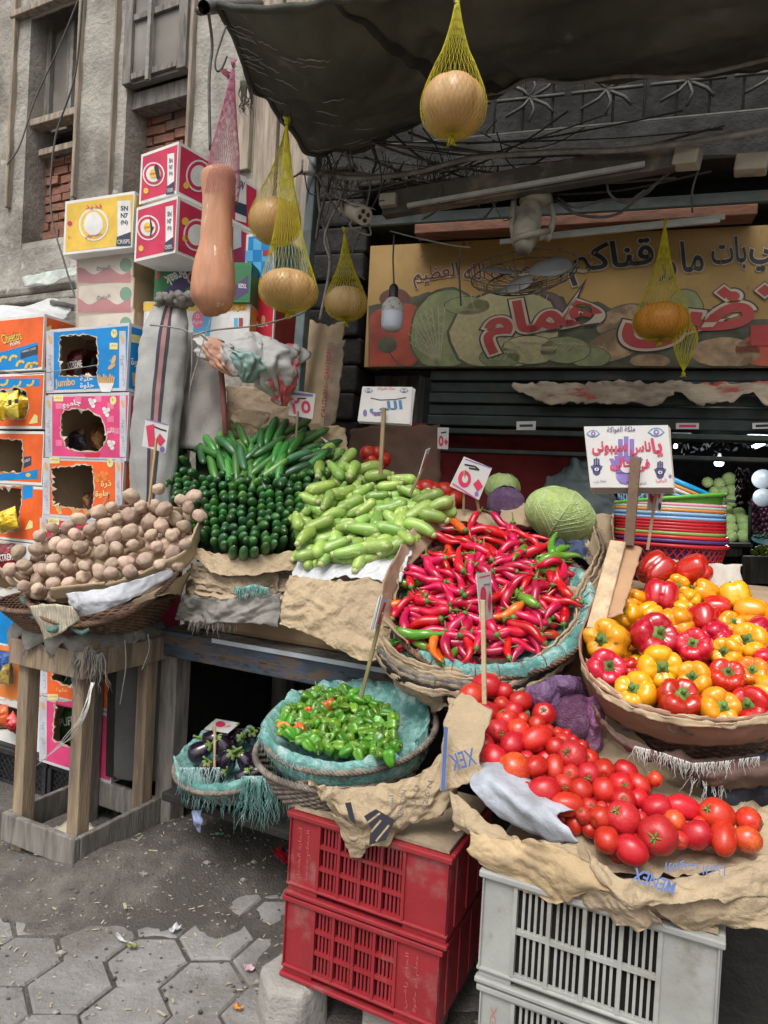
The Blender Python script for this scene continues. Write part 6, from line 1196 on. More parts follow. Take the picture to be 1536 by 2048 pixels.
nb_ = len(items)
for x, y in poisson(Z7([(200, 120), (420, 160), (700, 380), (960, 520), (1100, 660), (1000, 760), (850, 760), (500, 540), (250, 380)]), 22, 70, 6): p = DTO(x, y); r = wr(g.uniform(19, 24), p); items.append([p - DTO.n * r * 1.2, r])
relax(items, 12, .8); allt = TOM + TOMW + TOMO
for i, (p, r) in enumerate(items):
    k = TM[i][3] if i < nb_ else g.choice((0, 1, 2)); k = {8: 6, 9: 7}.get(k, k)
    prt = allt[k] if k < 4 else TOMW[k % 2] if k < 6 and k != 6 else TOMO[k % 2] if k in (7,) else allt[min(k, 7)]
    if i < nb_ and TM[i][3] == 6: prt = TOMW[0]
    if i < nb_ and TM[i][3] in (8, 9): prt = TOMO[TM[i][3] % 2]
    view = (EYE - p).normalized(); a, b, c = frame_of(DTO.n); ax = a * g.uniform(-1, 1) + b * g.uniform(-1, 1) + c * g.uniform(-.3, .5)
    if prt in (TOM[2],) or prt in TOMW: ax = view * .7 + ax * .5
    x = TM[i] if i < nb_ else None; lab = 'wrinkled tomato' if prt in TOMW else 'orange tomato' if prt in TOMO else 'ripe red tomato'
    lon = {TOM[1]: 1.12, TOM[3]: 1.25}.get(prt, 1.0)
    clone(prt, pose(p, ax, g.uniform(0, 6), r / lon * 1.04), lab + ' in the sloping heap on brown paper', lab + 's heaped on brown paper')
p = DTO(*Z7([(1020, 503)])[0]); clone(TOMO[1], pose(p + DTO.n * .005, V((-.6, .2, .5)), 1, .018), 'small lone orange tomato on brown paper apart from the heap')
# ================================================================== plastic crates
redpl = M('red_plastic', (.27, .017, .024), .45, .12, 5, .12, 60, c2=(.17, .022, .024), ms=4, lo=.5, hi=.75, c3=(.27, .12, .11), ms3=7, lo3=.56, hi3=.75); whpl = M('white_plastic_crate', (.33, .335, .315), .5, .15, 5, .12, 60, c2=(.25, .245, .215), ms=4, lo=.48, hi=.75, c3=(.2, .185, .15), ms3=8, lo3=.56, hi3=.72)
def crate(label, u0, u1, v0, v1, z0, z1, m, words, group, nb=4, nr=3, pan=.085, rw=.11, off=0):
    t = thing('plastic_crate', S((u0 + u1) / 2, (v0 + v1) / 2, z0), label, 'crate', group); u0 += off; u1 += off; T_ = .006
    mb = MB(); mb.sbox(u0 - .008, u1 + .008, v0 - .010, v0 + .012, z1 - .016, z1 - .002, m); mb.sbox(u1 - .006, u1 + .008, v0 + .013, v1, z1 - .016, z1 - .002, m); mb.sbox(u0 - .008, u0 + .006, v0 + .013, v1, z1 - .016, z1 - .002, m); mb.sbox(u0 + .007, u1 - .007, v1 - .01, v1 + .008, z1 - .016, z1 - .002, m)
    link('top_rim', mb, t, bev=.003)
    mb = MB(); mb.sbox(u0 - .006, u1 + .006, v0 - .009, v0 + .012, z0 + .001, z0 + .012, m); mb.sbox(u0 - .004, u1 + .004, v0 - .006, v0 + .006, z0 + .026, z0 + .034, m)
    mb.sbox(u0 + .01, u1 - .01, v0 + .013, v1 - .002, z0 + .002, z0 + .01, m); link('base', mb, t, bev=.003)
    for a, b in ((u0, u0 + pan), (u1 - rw, u1)):
        mb = MB(); mb.sbox(a, b, v0, v0 + T_, z0 + .012, z1 - .016, m); mb.sbox(a if a == u0 else b - .004, a + .004 if a == u0 else b, v0 - .007, v0 - .0002, z0 + .034, z1 - .016, m)
        o = link('corner_panel', mb, t, bev=.002)
        if words and ((a == u0) == (words[1] == 'l')):
            f = Face(S(a, v0, z0), EX, -EY); l = MB(); h = z1 - z0
            for k, wd_ in enumerate(words[0]):
                vs_, fs, x0, x1, y0, y1 = text_mesh(wd_, .015); L = h * .62; hh = .013
                l.add([f.uv(.024 + k * .024 + .013 - (y - y0) / (y1 - y0) * hh, h * .2 + (x - x0) / (x1 - x0) * L, 2) for x, y in vs_], fs, words[2])
            link('raised_lettering', l, o)
    a, b = u0 + pan + .001, u1 - rw - .001; mb = MB(); c = a; W = (b - a) / nb; zb, zt_ = z0 + .035, z1 - .017; Hh = (zt_ - zb) / nr
    for i in range(nb + 1): mb.sbox(a + W * i - .004, a + W * i + .004, v0 - .005, v0 + T_ + .004, zb, zt_, m)
    for j in range(nr + 1): mb.sbox(a + .004, b - .004, v0 - .003, v0 + T_ + .002, zb + Hh * j - .0045, zb + Hh * j + .0045, m)
    for i in range(nb):
        for k in range(6): u = a + W * (i + (k + .0) / 5.5) + .004; mb.sbox(u - .0027, u + .0027, v0 + .001, v0 + T_, zb, zt_, m) if k else None
    link('slatted_side', mb, t)
    mb = MB(); mb.sbox(u1 - T_, u1, v0 + T_ + .001, v1, z0 + .012, z1 - .016, m); mb.sbox(u0, u0 + T_, v0 + T_ + .001, v1, z0 + .012, z1 - .016, m); mb.sbox(u0 + T_ + .001, u1 - T_ - .001, v1 - T_, v1 - .0002, z0 + .012, z1 - .016, m)
    for k in range(4): mb.sbox(u1 + .0002, u1 + .005, v0 + .04 + .085 * k, v0 + .047 + .085 * k, z0 + .03, z1 - .017, m)
    link('side_panel', mb, t, bev=.002); return t
lred = P('raised_red', (.45, .09, .09)); lwh = P('raised_white', (.6, .6, .57))
crate('upper faded red plastic crate with slatted bays under the green pepper basket', -.93, -.50, 1.466, 1.79, .335, .55, redpl, (('لتجارة الخضار', 'المعلم محمد'), 'l', lred), 'stacked red crates')
crate('lower faded red plastic crate standing on a concrete block', -.935, -.512, 1.47, 1.79, .12, .333, redpl, (('الحاج راضي', 'معلم ابو حلاوة'), 'r', lred), 'stacked red crates')
crate('upper dirty white plastic crate with a cracked rim under the tomatoes', -.40, .05, 1.395, 1.72, .345, .585, whpl, None, 'stacked white crates', 4, 2, .07, .10)
crate('lower dirty white plastic crate with red raised letters, cut by the photo edge', -.394, .04, 1.40, 1.72, .10, .343, whpl, (('GARLEX',), 'l', P('faded_red', (.45, .2, .18))), 'stacked white crates', 4, 2, .07, .10)
for u0, u1, v0, v1, z0, z1, lab in ((-.915, -.515, 1.482, 1.775, .35, .53, 'dark box added inside the upper red crate to shade its gaps'), (-.92, -.53, 1.486, 1.775, .135, .315, 'dark box added inside the lower red crate to shade its gaps'), (-.385, .035, 1.411, 1.705, .36, .565, 'dark box added inside the upper white crate to shade its gaps'), (-.38, .025, 1.416, 1.705, .115, .32, 'dark box added inside the lower white crate to shade its gaps')):  # dark boxes added inside the crates so the slat gaps read black
    mb = MB(); mb.sbox(u0, u1, v0, v1, z0, z1, M('slat_gap_shade', (.012, .011, .01), .95, .5, 12, .4, 60)); tag(link('sacking', mb, bev=.02), lab, 'sacking')
blk = MB(); rows = []
for z, k in ((-.03, 1.0), (.1, .93), (.118, .88)):
    rows.append([S(-.92 + .10 * k * cos(pi / 3 * i + .3), 1.50 + .10 * k * sin(pi / 3 * i + .3), z) for i in range(6)])
blk.grid(rows, concrete, True, False, True, True); tag(link('concrete_block', blk, bev=.012), 'chipped concrete block under the corner of the lower red crate', 'block')
blk = MB(); blk.sbox(-.72, -.56, 1.5, 1.7, -.02, .118, concrete); blk.sbox(-.40, -.25, 1.45, 1.65, -.02, .098, concrete); blk.sbox(-.1, 0, 1.45, 1.65, -.02, .098, concrete)
o = link('concrete_block', blk, bev=.01); tag(o, 'concrete blocks in the dark under the crates', 'block')
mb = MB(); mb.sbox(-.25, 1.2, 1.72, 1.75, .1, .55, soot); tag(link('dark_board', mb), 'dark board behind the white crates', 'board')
# ================================================================== green pepper basket and eggplant basket
def lining(parent, c, n, r, seed, over=.06, a0=0, a1=6.283, m=None):
    fr2 = frame_of(n); mb = MB(); N = 80; rows = []
    for rr, z in ((.0, -.055), (r * .45, -.052), (r * .75, -.04), (r * .92, -.015), (r * 1.0, .012), (r * 1.05, .02), (r * 1.085, .0), (r * 1.06, -over * .6), (r * .98, -over)):
        row = []
        for k in range(N):
            th = 2 * pi * k / N; ins = a0 <= th <= a1
            if rr > r * 1.01 and not ins: q, zz = r * .99, .004
            else: q, zz = rr, z
            nz = noise.noise(V((cos(th) * 5, sin(th) * 5, seed + z * 20))); row.append(c + (fr2[0] * cos(th) + fr2[1] * sin(th)) * (q * (1 + .06 * nz)) + fr2[2] * (zz + (.02 * nz + .012 * noise.noise(V((cos(th) * 14, sin(th) * 14, rr * 40)))) * min(1, rr * 9)))
        rows.append(row)
    mb.grid(rows, m or aqua, True); link('net_lining', mb, parent); return rows
NT = (EZ - EY * .22).normalized()
gc = at(700, 1440, 1.93); gb = thing('wicker_basket', gc - EZ * .2, 'round wicker basket with torn turquoise netting holding small green peppers', 'basket')
basket(gb, gc - EZ * .17 + EY * .01, .16, gc - NT * .012, NT, .238, wickg, 12, 2, .0065)
rows = lining(gb, gc, NT, .226, 3, .075, 2.7, 6.1)
link('fringe', fringe(rows[-1][34:78], aqua, 150, .035, 2, .001), gb); link('fringe', fringe(rows[-3][36:62], aqua, 150, .03, 5, .001), gb)
g2 = thing('wicker_basket', gc - EZ * .22, 'larger plain wicker basket carrying the turquoise-lined one', 'basket')
basket(g2, gc - EZ * .185 - EX * .01 - EY * .03, .17, gc - EZ * .085 - EX * .025 - EY * .015, (EZ - EY * .1).normalized(), .225, wickg, 9, 2, .0065)
g = random.Random(8); Z6 = lambda pts: zp(320, 1240, .3906, pts); items = []; kinds = []
hp = lambda x, y, o=0: hit(x, y, gc + NT * o, NT)
for x, y, r, k in ((755, 468, 40, 'R'), (872, 452, 52, 'R'), (800, 515, 28, 'R'), (715, 560, 40, 'R'), (645, 545, 42, 'O'), (700, 450, 22, 'R')): p = hp(*Z6([(x, y)])[0], .02); items.append([p, wr(r * .39, p) * .8]); kinds.append(k)
poly = Z6([(620, 480), (700, 430), (800, 350), (960, 350), (1040, 400), (1130, 420), (1195, 500), (1215, 640), (1185, 700), (1050, 690), (900, 680), (790, 660), (700, 610), (615, 560)])
for o, cnt, rd, sd in ((.022, 90, 12.5, 3), (-.006, 90, 12.5, 9)):
    for x, y in poisson(poly, rd, cnt, sd): p = hp(x, y, o + g.uniform(-.004, .012)); items.append([p, g.uniform(.0135, .0185)]); kinds.append('G')
relax(items, 8, .7)
for (p, r), k in zip(items, kinds):
    prt = g.choice({'G': SP, 'R': SPR, 'O': SPO}[k]); a, b, c = frame_of(NT); ax = a * g.uniform(-1, 1) + b * g.uniform(-1, 1) + c * g.uniform(-.2, .7)
    clone(prt, pose(p, ax, g.uniform(0, 6), r), {'G': 'small glossy green pepper in the turquoise-lined basket', 'R': 'small red pepper among the green ones in the turquoise-lined basket', 'O': 'orange and green pepper at the left of the turquoise-lined basket'}[k], {'G': 'small green peppers in the lined basket', 'R': 'small red peppers among the green ones'}.get(k))
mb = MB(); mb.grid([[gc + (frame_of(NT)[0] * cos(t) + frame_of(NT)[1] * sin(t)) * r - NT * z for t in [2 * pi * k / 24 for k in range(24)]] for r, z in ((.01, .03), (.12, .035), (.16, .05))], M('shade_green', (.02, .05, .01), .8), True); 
ec = at(462, 1515, 2.36); eb = thing('wicker_basket', ec - EZ * .12, 'small wicker basket with ragged turquoise netting holding eggplants', 'basket')
basket(eb, ec - EZ * .11 + EY * .01, .125, ec - NT * .012, NT, .185, wickg, 8, 2, .006); rows = lining(eb, ec, NT, .175, 7, .04, 2.2, 6.2)
link('fringe', fringe(rows[-1][30:76], aqua, 160, .05, 4, .0011), eb); link('fringe', fringe([at(x, 1552, 2.16) for x in range(484, 580, 12)], aqua, 130, .15, 6, .0012), eb); link('fringe', fringe([at(x, 1535, 2.2) for x in range(360, 450, 10)], M('aqua_pale', (.36, .52, .5), .9), 70, .07, 7, .001), eb)
g = random.Random(18); he = lambda x, y, o=0: hit(x, y, ec + NT * o, NT)
for x, y, r, k, lab in ((215, 670, 62, 0, 'glossy black eggplant with a broad green cap at the left of its basket'), (240, 752, 46, 1, 'purple eggplant showing its reddish side'), (322, 640, 58, 0, None), (345, 715, 62, 0, None), (435, 715, 50, 0, None), (490, 690, 50, 0, None), (575, 725, 62, 0, 'black eggplant lying at the right edge of its basket'), (500, 775, 52, 0, None), (310, 795, 40, 0, None), (565, 640, 58, 0, None), (400, 605, 50, 0, None), (480, 590, 50, 0, None), (350, 580, 45, 0, None), (430, 795, 42, 0, None), (260, 605, 48, 0, None)):
    p = he(*Z6([(x, y)])[0], .015); clone(EG[k], pose(p, (EYE - p).normalized() * g.uniform(-.1, .8) + CR * g.uniform(-.9, .9) + EZ * g.uniform(-.1, .8), g.uniform(0, 6), wr(r * .39, p) * .92), lab or 'glossy black eggplant in the ragged turquoise basket', None if lab else 'black eggplants in the small basket')
# ================================================================== brown paper over the crates
def kink(m): return m
tr = [[(895, 1395, 1.84), (1000, 1350, 1.92), (1200, 1420, 1.86), (1340, 1520, 1.72), (1560, 1590, 1.6)], [(890, 1480, 1.72), (1000, 1480, 1.74), (1180, 1540, 1.66), (1340, 1600, 1.58), (1560, 1640, 1.5)], [(920, 1540, 1.62), (1040, 1590, 1.56), (1180, 1660, 1.48), (1340, 1690, 1.45), (1560, 1690, 1.42)], [(960, 1580, 1.56), (1080, 1650, 1.49), (1200, 1740, 1.39), (1340, 1750, 1.37), (1560, 1740, 1.34)]]
mainp = sheet('kraft_sheet', tr, M('print_kraft', (.41, .315, .205), .85, .14, 5, .5, 16, c2=(.31, .235, .15), ms=3.5, lo=.5, hi=.75, c3=(.10, .14, .27), ms3=3.1, lo3=.66, hi3=.69, bd=.012), 'brown paper sacking with blue print spread under the tomatoes', 'paper', 80, 50, .022, 9, .006, 2, .002)
blue = P('kraft_blue', (.07, .13, .33)); kblk = P('kraft_black', (.025, .025, .035)); kgrey = P('kraft_grey', (.16, .15, .14))
lf = sheet('kraft_sheet', [[(922, 1386, 1.66), (955, 1400, 1.63), (985, 1420, 1.60)], [(888, 1448, 1.60), (925, 1490, 1.56), (960, 1520, 1.53)], [(880, 1585, 1.56), (930, 1570, 1.52), (990, 1548, 1.50)]], kraft, 'brown paper flap with blue block letters left of the tomatoes', 'paper', 30, 30, .006, 9, .004, 12, .0015)
f, _ = px_face([(888, 1448), (985, 1500), (985, 1550), (881, 1586)], [1.565, 1.5, 1.47, 1.535]); f.o = f.o + f.n * .004; mb = MB()
f.poly(mb, [(882, 1582), (890, 1580), (896, 1455), (889, 1452)], blue, 1); f.text(mb, 'XEK', 905, 1543, 956, 1528, 34, blue, 1, .01, True)
link('lettering', mb, lf)
sheet('woven_strip', [[(960, 1520, 1.60), (1010, 1520, 1.58), (1070, 1570, 1.52), (1150, 1620, 1.44)], [(942, 1562, 1.52), (975, 1545, 1.5), (1040, 1590, 1.45), (1118, 1632, 1.40)], [(956, 1590, 1.49), (1000, 1592, 1.46), (1060, 1630, 1.41), (1140, 1660, 1.375)], [(1000, 1632, 1.47), (1060, 1668, 1.43), (1110, 1686, 1.40), (1158, 1684, 1.37)]], M('white_woven', (.45, .48, .55), .6, .12, 5, .2, 160, c2=(.32, .34, .38), ms=4, bd=.003), 'white and blue woven sack edge under the tomatoes', 'sack', 50, 16, .014, 9, .003, 6)
kl = [kraft, kraftd]
for pts, m, lab, sd in (
    ([[(900, 1580, 1.56), (960, 1630, 1.5), (1040, 1680, 1.45), (1150, 1690, 1.38)], [(905, 1625, 1.53), (960, 1665, 1.47), (1050, 1705, 1.42), (1165, 1715, 1.36)], [(905, 1660, 1.54), (960, 1675, 1.48), (1055, 1730, 1.42), (1170, 1740, 1.35)]], kraft, 'folded brown paper ledge at the left above the white crate', 31),
    ([[(940, 1665, 1.47), (1020, 1680, 1.43), (1100, 1690, 1.39), (1190, 1730, 1.34)], [(940, 1700, 1.46), (1040, 1730, 1.40), (1130, 1750, 1.35), (1240, 1790, 1.29)], [(948, 1712, 1.46), (1095, 1800, 1.38), (1165, 1788, 1.34), (1230, 1785, 1.30)]], M('tan_kraft', (.44, .32, .18), .85, .12, 5, .3, 22, c2=(.33, .24, .14), ms=3.5, bd=.01), 'tan brown paper tongue hanging over the white crate', 32),
    ([[(1165, 1690, 1.37), (1215, 1740, 1.33), (1300, 1765, 1.29), (1420, 1745, 1.28), (1560, 1700, 1.28)], [(1180, 1725, 1.34), (1240, 1790, 1.285), (1310, 1795, 1.255), (1420, 1775, 1.25), (1560, 1740, 1.25)], [(1190, 1745, 1.34), (1250, 1806, 1.28), (1320, 1808, 1.25), (1420, 1800, 1.24), (1560, 1790, 1.24)]], kraft, 'front brown paper fold with blue writing below the tomatoes', 33),
    ([[(1100, 1750, 1.38), (1200, 1780, 1.32), (1270, 1790, 1.28)], [(1160, 1800, 1.35), (1250, 1830, 1.29), (1310, 1830, 1.265)], [(1200, 1830, 1.34), (1260, 1852, 1.29), (1330, 1850, 1.27)]], kraftd, 'crumpled brown paper corner hanging in front of the white crate grille', 34),
    ([[(1300, 1790, 1.275), (1380, 1790, 1.26), (1460, 1790, 1.25), (1560, 1770, 1.245)], [(1330, 1830, 1.27), (1400, 1830, 1.25), (1470, 1820, 1.24), (1560, 1810, 1.235)], [(1395, 1870, 1.27), (1440, 1855, 1.255), (1490, 1850, 1.245), (1560, 1852, 1.24)]], kraft, 'lowest brown paper fold at the right above the white crate', 35)):
    o = sheet('kraft_sheet', pts, m, lab, 'paper', 60, 24, .022, 9, .006, sd, .0018)
    if sd == 33:
        f, _ = px_face([(1200, 1730), (1480, 1700), (1480, 1790), (1220, 1800)], [1.315, 1.265, 1.232, 1.262]); f.o = f.o + f.n * .012; mb = MB(); f.text(mb, 'MENEX', 1262, 1760, 1345, 1790, 26, blue, 1, .02, True); f.text(mb, 'القوت القذا', 1330, 1745, 1450, 1752, 26, blue, 1, .01, True); link('lettering', mb, o)
wp = sheet('kraft_sheet', [[(598, 1556, 1.76), (650, 1570, 1.66), (740, 1572, 1.62), (830, 1552, 1.63), (900, 1500, 1.68)], [(650, 1600, 1.68), (690, 1610, 1.62), (760, 1610, 1.60), (840, 1590, 1.60), (912, 1560, 1.62)], [(680, 1680, 1.66), (715, 1700, 1.62), (775, 1680, 1.61), (840, 1640, 1.61), (912, 1610, 1.62)]], kraft, 'crumpled brown cement bag with black print draped over the red crate', 'paper', 80, 46, .045, 8, .006, 23, .0015)
pt = sheet('kraft_sheet', [[(660, 1620, 1.64), (690, 1640, 1.62), (725, 1660, 1.61)], [(690, 1680, 1.64), (715, 1690, 1.62), (732, 1690, 1.61)], [(705, 1712, 1.64), (722, 1716, 1.63), (730, 1702, 1.62)]], kraft, 'pointed tip of the brown cement bag hanging on the red crate', 'paper', 24, 24, .02, 9, .004, 26)
f, _ = px_face([(700, 1600), (900, 1560), (900, 1620), (700, 1680)], [1.585, 1.565, 1.56, 1.575]); mb = MB()
f.poly(mb, [(728, 1632), (752, 1618), (790, 1640), (772, 1680), (738, 1690), (742, 1656)], kblk, 1); f.poly(mb, [(690, 1606), (702, 1604), (712, 1650), (700, 1640)], kblk, 1)
for a, b in (((742, 1664), (762, 1640)), ((752, 1682), (778, 1650)), ((735, 1645), (760, 1626))): f.line(mb, [a, b], 4, kraft, 2)
for i, t in enumerate(('أسمنت', 'NEX CON', 'للبناء', '52.5 N')): f.text(mb, t, 780 + 24 * i, 1650 - 10 * i, 788 + 26 * i, 1590 - 9 * i, 10, kgrey, 1, .01)
link('lettering', mb, wp)
sheet('kraft_sheet', [[(780, 1350, 1.98), (830, 1345, 1.95), (880, 1360, 1.92)], [(800, 1380, 1.94), (840, 1385, 1.92), (885, 1400, 1.88)], [(860, 1430, 1.92), (880, 1420, 1.88), (900, 1410, 1.85)]], kraftd, 'brown printed paper tucked under the chilli basket', 'paper', 24, 24, .03, 9, .005, 28)
pc = clone(CABR[1], pose(at(1147, 1432, 1.76), V((-.3, -.5, .8)), .5, .062), 'wilted pinkish purple cabbage lying between the tomatoes and the bell pepper basket')
for x, y, rx, ry, d, sd, m in ((1090, 1400, 34, 40, 1.78, 1, cab_r), (1188, 1452, 20, 60, 1.73, 2, cab_p), (1130, 1372, 38, 22, 1.79, 3, cab_r)):
    sheet('cabbage_leaf', [[(x - rx, y - ry * .7, d), (x, y - ry, d - .03), (x + rx, y - ry * .8, d)], [(x - rx * 1.1, y, d), (x, y, d - .05), (x + rx, y, d - .01)], [(x - rx * .8, y + ry, d), (x, y + ry * .9, d - .02), (x + rx, y + ry, d)]], m, ('dark loose cabbage leaf left of the wilted purple cabbage', 'drooping lilac cabbage leaf right of the wilted purple cabbage', 'loose purple leaf above the wilted cabbage')[sd - 1], 'leaf', 40, 40, .018, 9, .006, sd)
sheet('dark_netting', [[(1330, 1520, 1.6), (1440, 1520, 1.58), (1560, 1500, 1.56)], [(1400, 1570, 1.58), (1470, 1580, 1.56), (1560, 1570, 1.55)], [(1470, 1620, 1.6), (1500, 1630, 1.6), (1560, 1640, 1.6)]], M('navy_net', (.03, .033, .05), .9, .3, 30, .5, 150), 'dark navy netting hanging under the bell pepper basket', 'netting', 30, 20, .04, 12, .006, 3)
# ================================================================== stacked plastic basins and colanders
def lattice(mb, prof, n, tw, c, fr3, wd_, m, N=12, both=True):
    for s_ in ((1, -1) if both else (1,)):
        for k in range(n):
            rows = []
            for i in range(N + 1):
                t = i / N; q = catmull([V((a, b, 0)) for a, b in prof], t); th = 2 * pi * k / n + s_ * tw * t; dth = wd_ / max(.02, q.x) / 2
                rows.append([c + (fr3[0] * cos(th + e) + fr3[1] * sin(th + e)) * q.x + fr3[2] * q.y for e in (-dth, dth)])
            mb.grid(rows, m)
bcx = 1337; bd0 = 2.42; bpl = {k: M('basin_' + k, c, .3, .06, 6, 0) for k, c in dict(red=(.50, .02, .03), pink=(.66, .30, .36), mint=(.50, .60, .50), orange=(.75, .28, .05), sky=(.26, .46, .70), blue=(.03, .16, .40), olive=(.25, .38, .10), purple=(.10, .05, .22), scarlet=(.62, .035, .03), green=(.12, .42, .05), azure=(.01, .30, .62), white=(.62, .65, .68)).items()}
def basin(colr, y, label, rx=107, tilt=None, latt=False, dx=0, depth_=.115):
    c = at(bcx + dx, y, bd0); r = rx * bd0 / FPX; m = bpl[colr]; fr3 = frame_of(tilt or EZ); t = thing('plastic_basin', c - EZ * depth_, label, 'basin', 'plastic basins stacked beside the bell peppers')
    mb = MB(); mb.lathe([(r * .985, -.006), (r, -.008), (r + .004, -.004), (r + .004, .002), (r, .005), (r * .96, .003), (r * .955, -.004)], m, 56, c, fr3); link('rim', mb, t)
    mb = MB(); prof = [(r * .96, -.004), (r * .90, -depth_ * .5), (r * .80, -depth_)]
    if latt:
        lattice(mb, prof, 46, .42, c, fr3, .006, m); o = link('lattice_wall', mb, t, solid=.002); mb = MB(); mb.lathe([(0, -depth_), (r * .8, -depth_), (r * .805, -depth_ + .008)], m, 40, c, fr3); link('base', mb, t)
    else: mb.lathe(prof + [(0, -depth_)], m, 48, c, fr3); link('bowl', mb, t)
for colr, y, lab, rx in (('red', 1086, 'red lattice colander with diamond holes, lowest of the stack', 108), ('purple', 1077, 'purple basin rim just above the lowest red colander', 106), ('scarlet', 1070, 'scarlet basin rim above the purple one', 106), ('olive', 1063, 'olive green basin rim in the stack', 103), ('red', 1057, 'red basin rim directly above the olive one', 102), ('red', 1051, 'second red basin rim above the olive one', 102), ('red', 1045, 'third red basin rim above the olive one', 102), ('red', 1039, 'red basin rim below the blue ones', 102), ('sky', 1034, 'sky blue basin rim above the red ones', 102), ('blue', 1030, 'deep blue basin rim between two sky blue ones', 101), ('sky', 1026, 'sky blue basin rim below the orange one', 102), ('orange', 1019, 'orange basin rim under the mint one', 102), ('mint', 1014, 'pale mint basin rim under the pink one', 102), ('pink', 1009, 'pink basin rim on the level part of the stack', 102)):
    basin(colr, y, lab, rx, latt=lab.startswith('red lattice'))
tl = (EZ * 1.0 - EX * .13).normalized()
basin('green', 998, 'bright green basin tilted on the stack', 103, tl); tl2 = (EZ + EX * .42 - EY * .05).normalized()
basin('sky', 976, 'light blue lattice colander leaning in the green basin', 92, tl2, True, -6, .10); basin('white', 968, 'white basin rim inside the leaning colander', 94, tl2, False, -2, .08); basin('orange', 962, 'orange basin leaning under the topmost azure one', 94, tl2, False, 0, .08); basin('azure', 955, 'azure basin leaning on top of the whole stack', 93, tl2, False, 2, .08)
# ================================================================== hanging squashes in nets
pum = M('pumpkin_skin', (.54, .305, .145), .45, .18, 7, .12, 30, c2=(.62, .42, .25), ms=3, lo=.5, hi=.8, rnd=.05, c3=(.40, .22, .1), ms3=25, lo3=.66, hi3=.72, coat=.2); pum_o = M('pumpkin_orange', (.55, .20, .03), .4, .12, 4, .06, 30, c2=(.46, .15, .03), ms=3); but = M('butternut_skin', (.50, .225, .12), .62, .25, 14, .3, 24, c2=(.62, .36, .23), ms=9, lo=.42, hi=.66, c3=(.70, .5, .36), ms3=50, lo3=.62, hi3=.7, st=(1, 1, .22), coat=.1, bd=.003)
ynet = M('yellow_net', (.72, .64, .02), .5, .1, 20, 0, trans=.3); pnet = M('pink_net', (.62, .22, .33), .55, .1, 20, 0, trans=.4)
def net(name, label, prof, c, m, n=30, r=.0006, N=46, tw=1.5, group=None, top=None, path=None):
    mb = MB(); P_ = [V((a, b, 0)) for a, b in prof]; ctr = (lambda z: V((0, 0, 0))) if path is None else path
    for s_ in (1, -1):
        for k in range(n):
            pts = []
            for i in range(N + 1):
                t = i / N; q = catmull(P_, t); th = 2 * pi * k / n + s_ * tw * t; pts.append(c + V((q.x * cos(th), q.x * sin(th), q.y)) + ctr(q.y))
            mb.tube(pts, r, m, 3, False)
    for z in ([prof[0][1], prof[-1][1]]):
        g = random.Random(int(z * 999)); s_ = -1 if z < 0 else 1
        for k in range(14): mb.tube([c + ctr(z) + EZ * z, c + ctr(z) + V((g.uniform(-.008, .008), g.uniform(-.008, .008), z + s_ * .012)), c + ctr(z) + V((g.uniform(-.014, .014), g.uniform(-.01, .01), z + s_ * .026))], .0012, m, 3)
    return tag(link(name, mb), label, 'net bag', group)
def hang(px, py, rx, ry, ax, ay, d, label, nlabel, m=pum, lob=9, sk=0, slack=0):
    c = at(px, py, d); R0, H0 = rx * d / FPX, ry * d / FPX; ap = at(ax, ay, d); dz = (ap - c).z; off = V((ap.x - c.x, ap.y - c.y, 0))
    mb = MB(); rows = []
    for i in range(25):
        f_ = pi * i / 24; row = []
        for k in range(60):
            th = 2 * pi * k / 60; g_ = 1 - .05 * (1 - abs(cos(lob * th / 2 + .4))) ** 2 * 1.6; r = R0 * sin(f_) ** .85 * g_ * (1 + .04 * noise.noise(V((cos(th), sin(th), px)))); z = H0 * cos(f_) - H0 * .18 * exp(-(f_ / .28) ** 2) + H0 * .12 * exp(-((pi - f_) / .3) ** 2)
            q = V((r * cos(th), r * sin(th), z)); row.append(c + Matrix.Rotation(sk, 3, 'Y') @ q)
        rows.append(row)
    mb.grid(rows, m, True); sm = MB(); tag(link('pumpkin', mb), label, 'pumpkin')
    k = 1.025; prof = [(.004, -H0 * 1.05), (R0 * .5, -H0 * .98), (R0 * .9 * k, -H0 * .55), (R0 * k, 0), (R0 * .93 * k, H0 * .45), (R0 * .66, H0 + (dz - H0) * .12), (R0 * .42, H0 + (dz - H0) * .34), (R0 * .2, H0 + (dz - H0) * .66), (.004, dz)]
    net('net_bag', nlabel, prof, c, ynet, 38, .00042 * d / 1.9, path=lambda z: off * max(0, min(1, (z - H0 * .3) / (dz - H0 * .3))))
hang(550, 442, 51, 43, 574, 250, 2.42, 'round tan pumpkin in the upper net at the awning edge', 'upper yellow net bag on the hook at the awning edge', lob=5)
hang(577, 580, 58, 39, 573, 252, 2.28, 'flattened tan pumpkin hanging lowest from the awning edge hook', 'long yellow net bag drawn down in front of the upper pumpkin', lob=8)
hang(692, 606, 42, 32, 690, 468, 2.75, 'small squat pumpkin hanging beside the stone pillar', 'small yellow net bag hanging beside the pillar', lob=8)
hang(907, 212, 65, 56, 915, -4, 1.85, 'large pale pumpkin hanging highest under the awning', 'yellow net bag hanging from the front awning rail', lob=5)
hang(1322, 642, 53, 36, 1330, 452, 2.72, 'ribbed orange pumpkin hanging in front of the shop sign', 'sagging yellow net bag hanging in front of the shop sign', pum_o, 9)
c = at(1370, 690, 2.68); net('net_bag', 'empty tail of yellow netting knotted below the orange pumpkin', [(.004, .10), (.03, .07), (.045, .02), (.03, -.04), (.003, -.10)], c, ynet, 18, .0009, 20, .8)
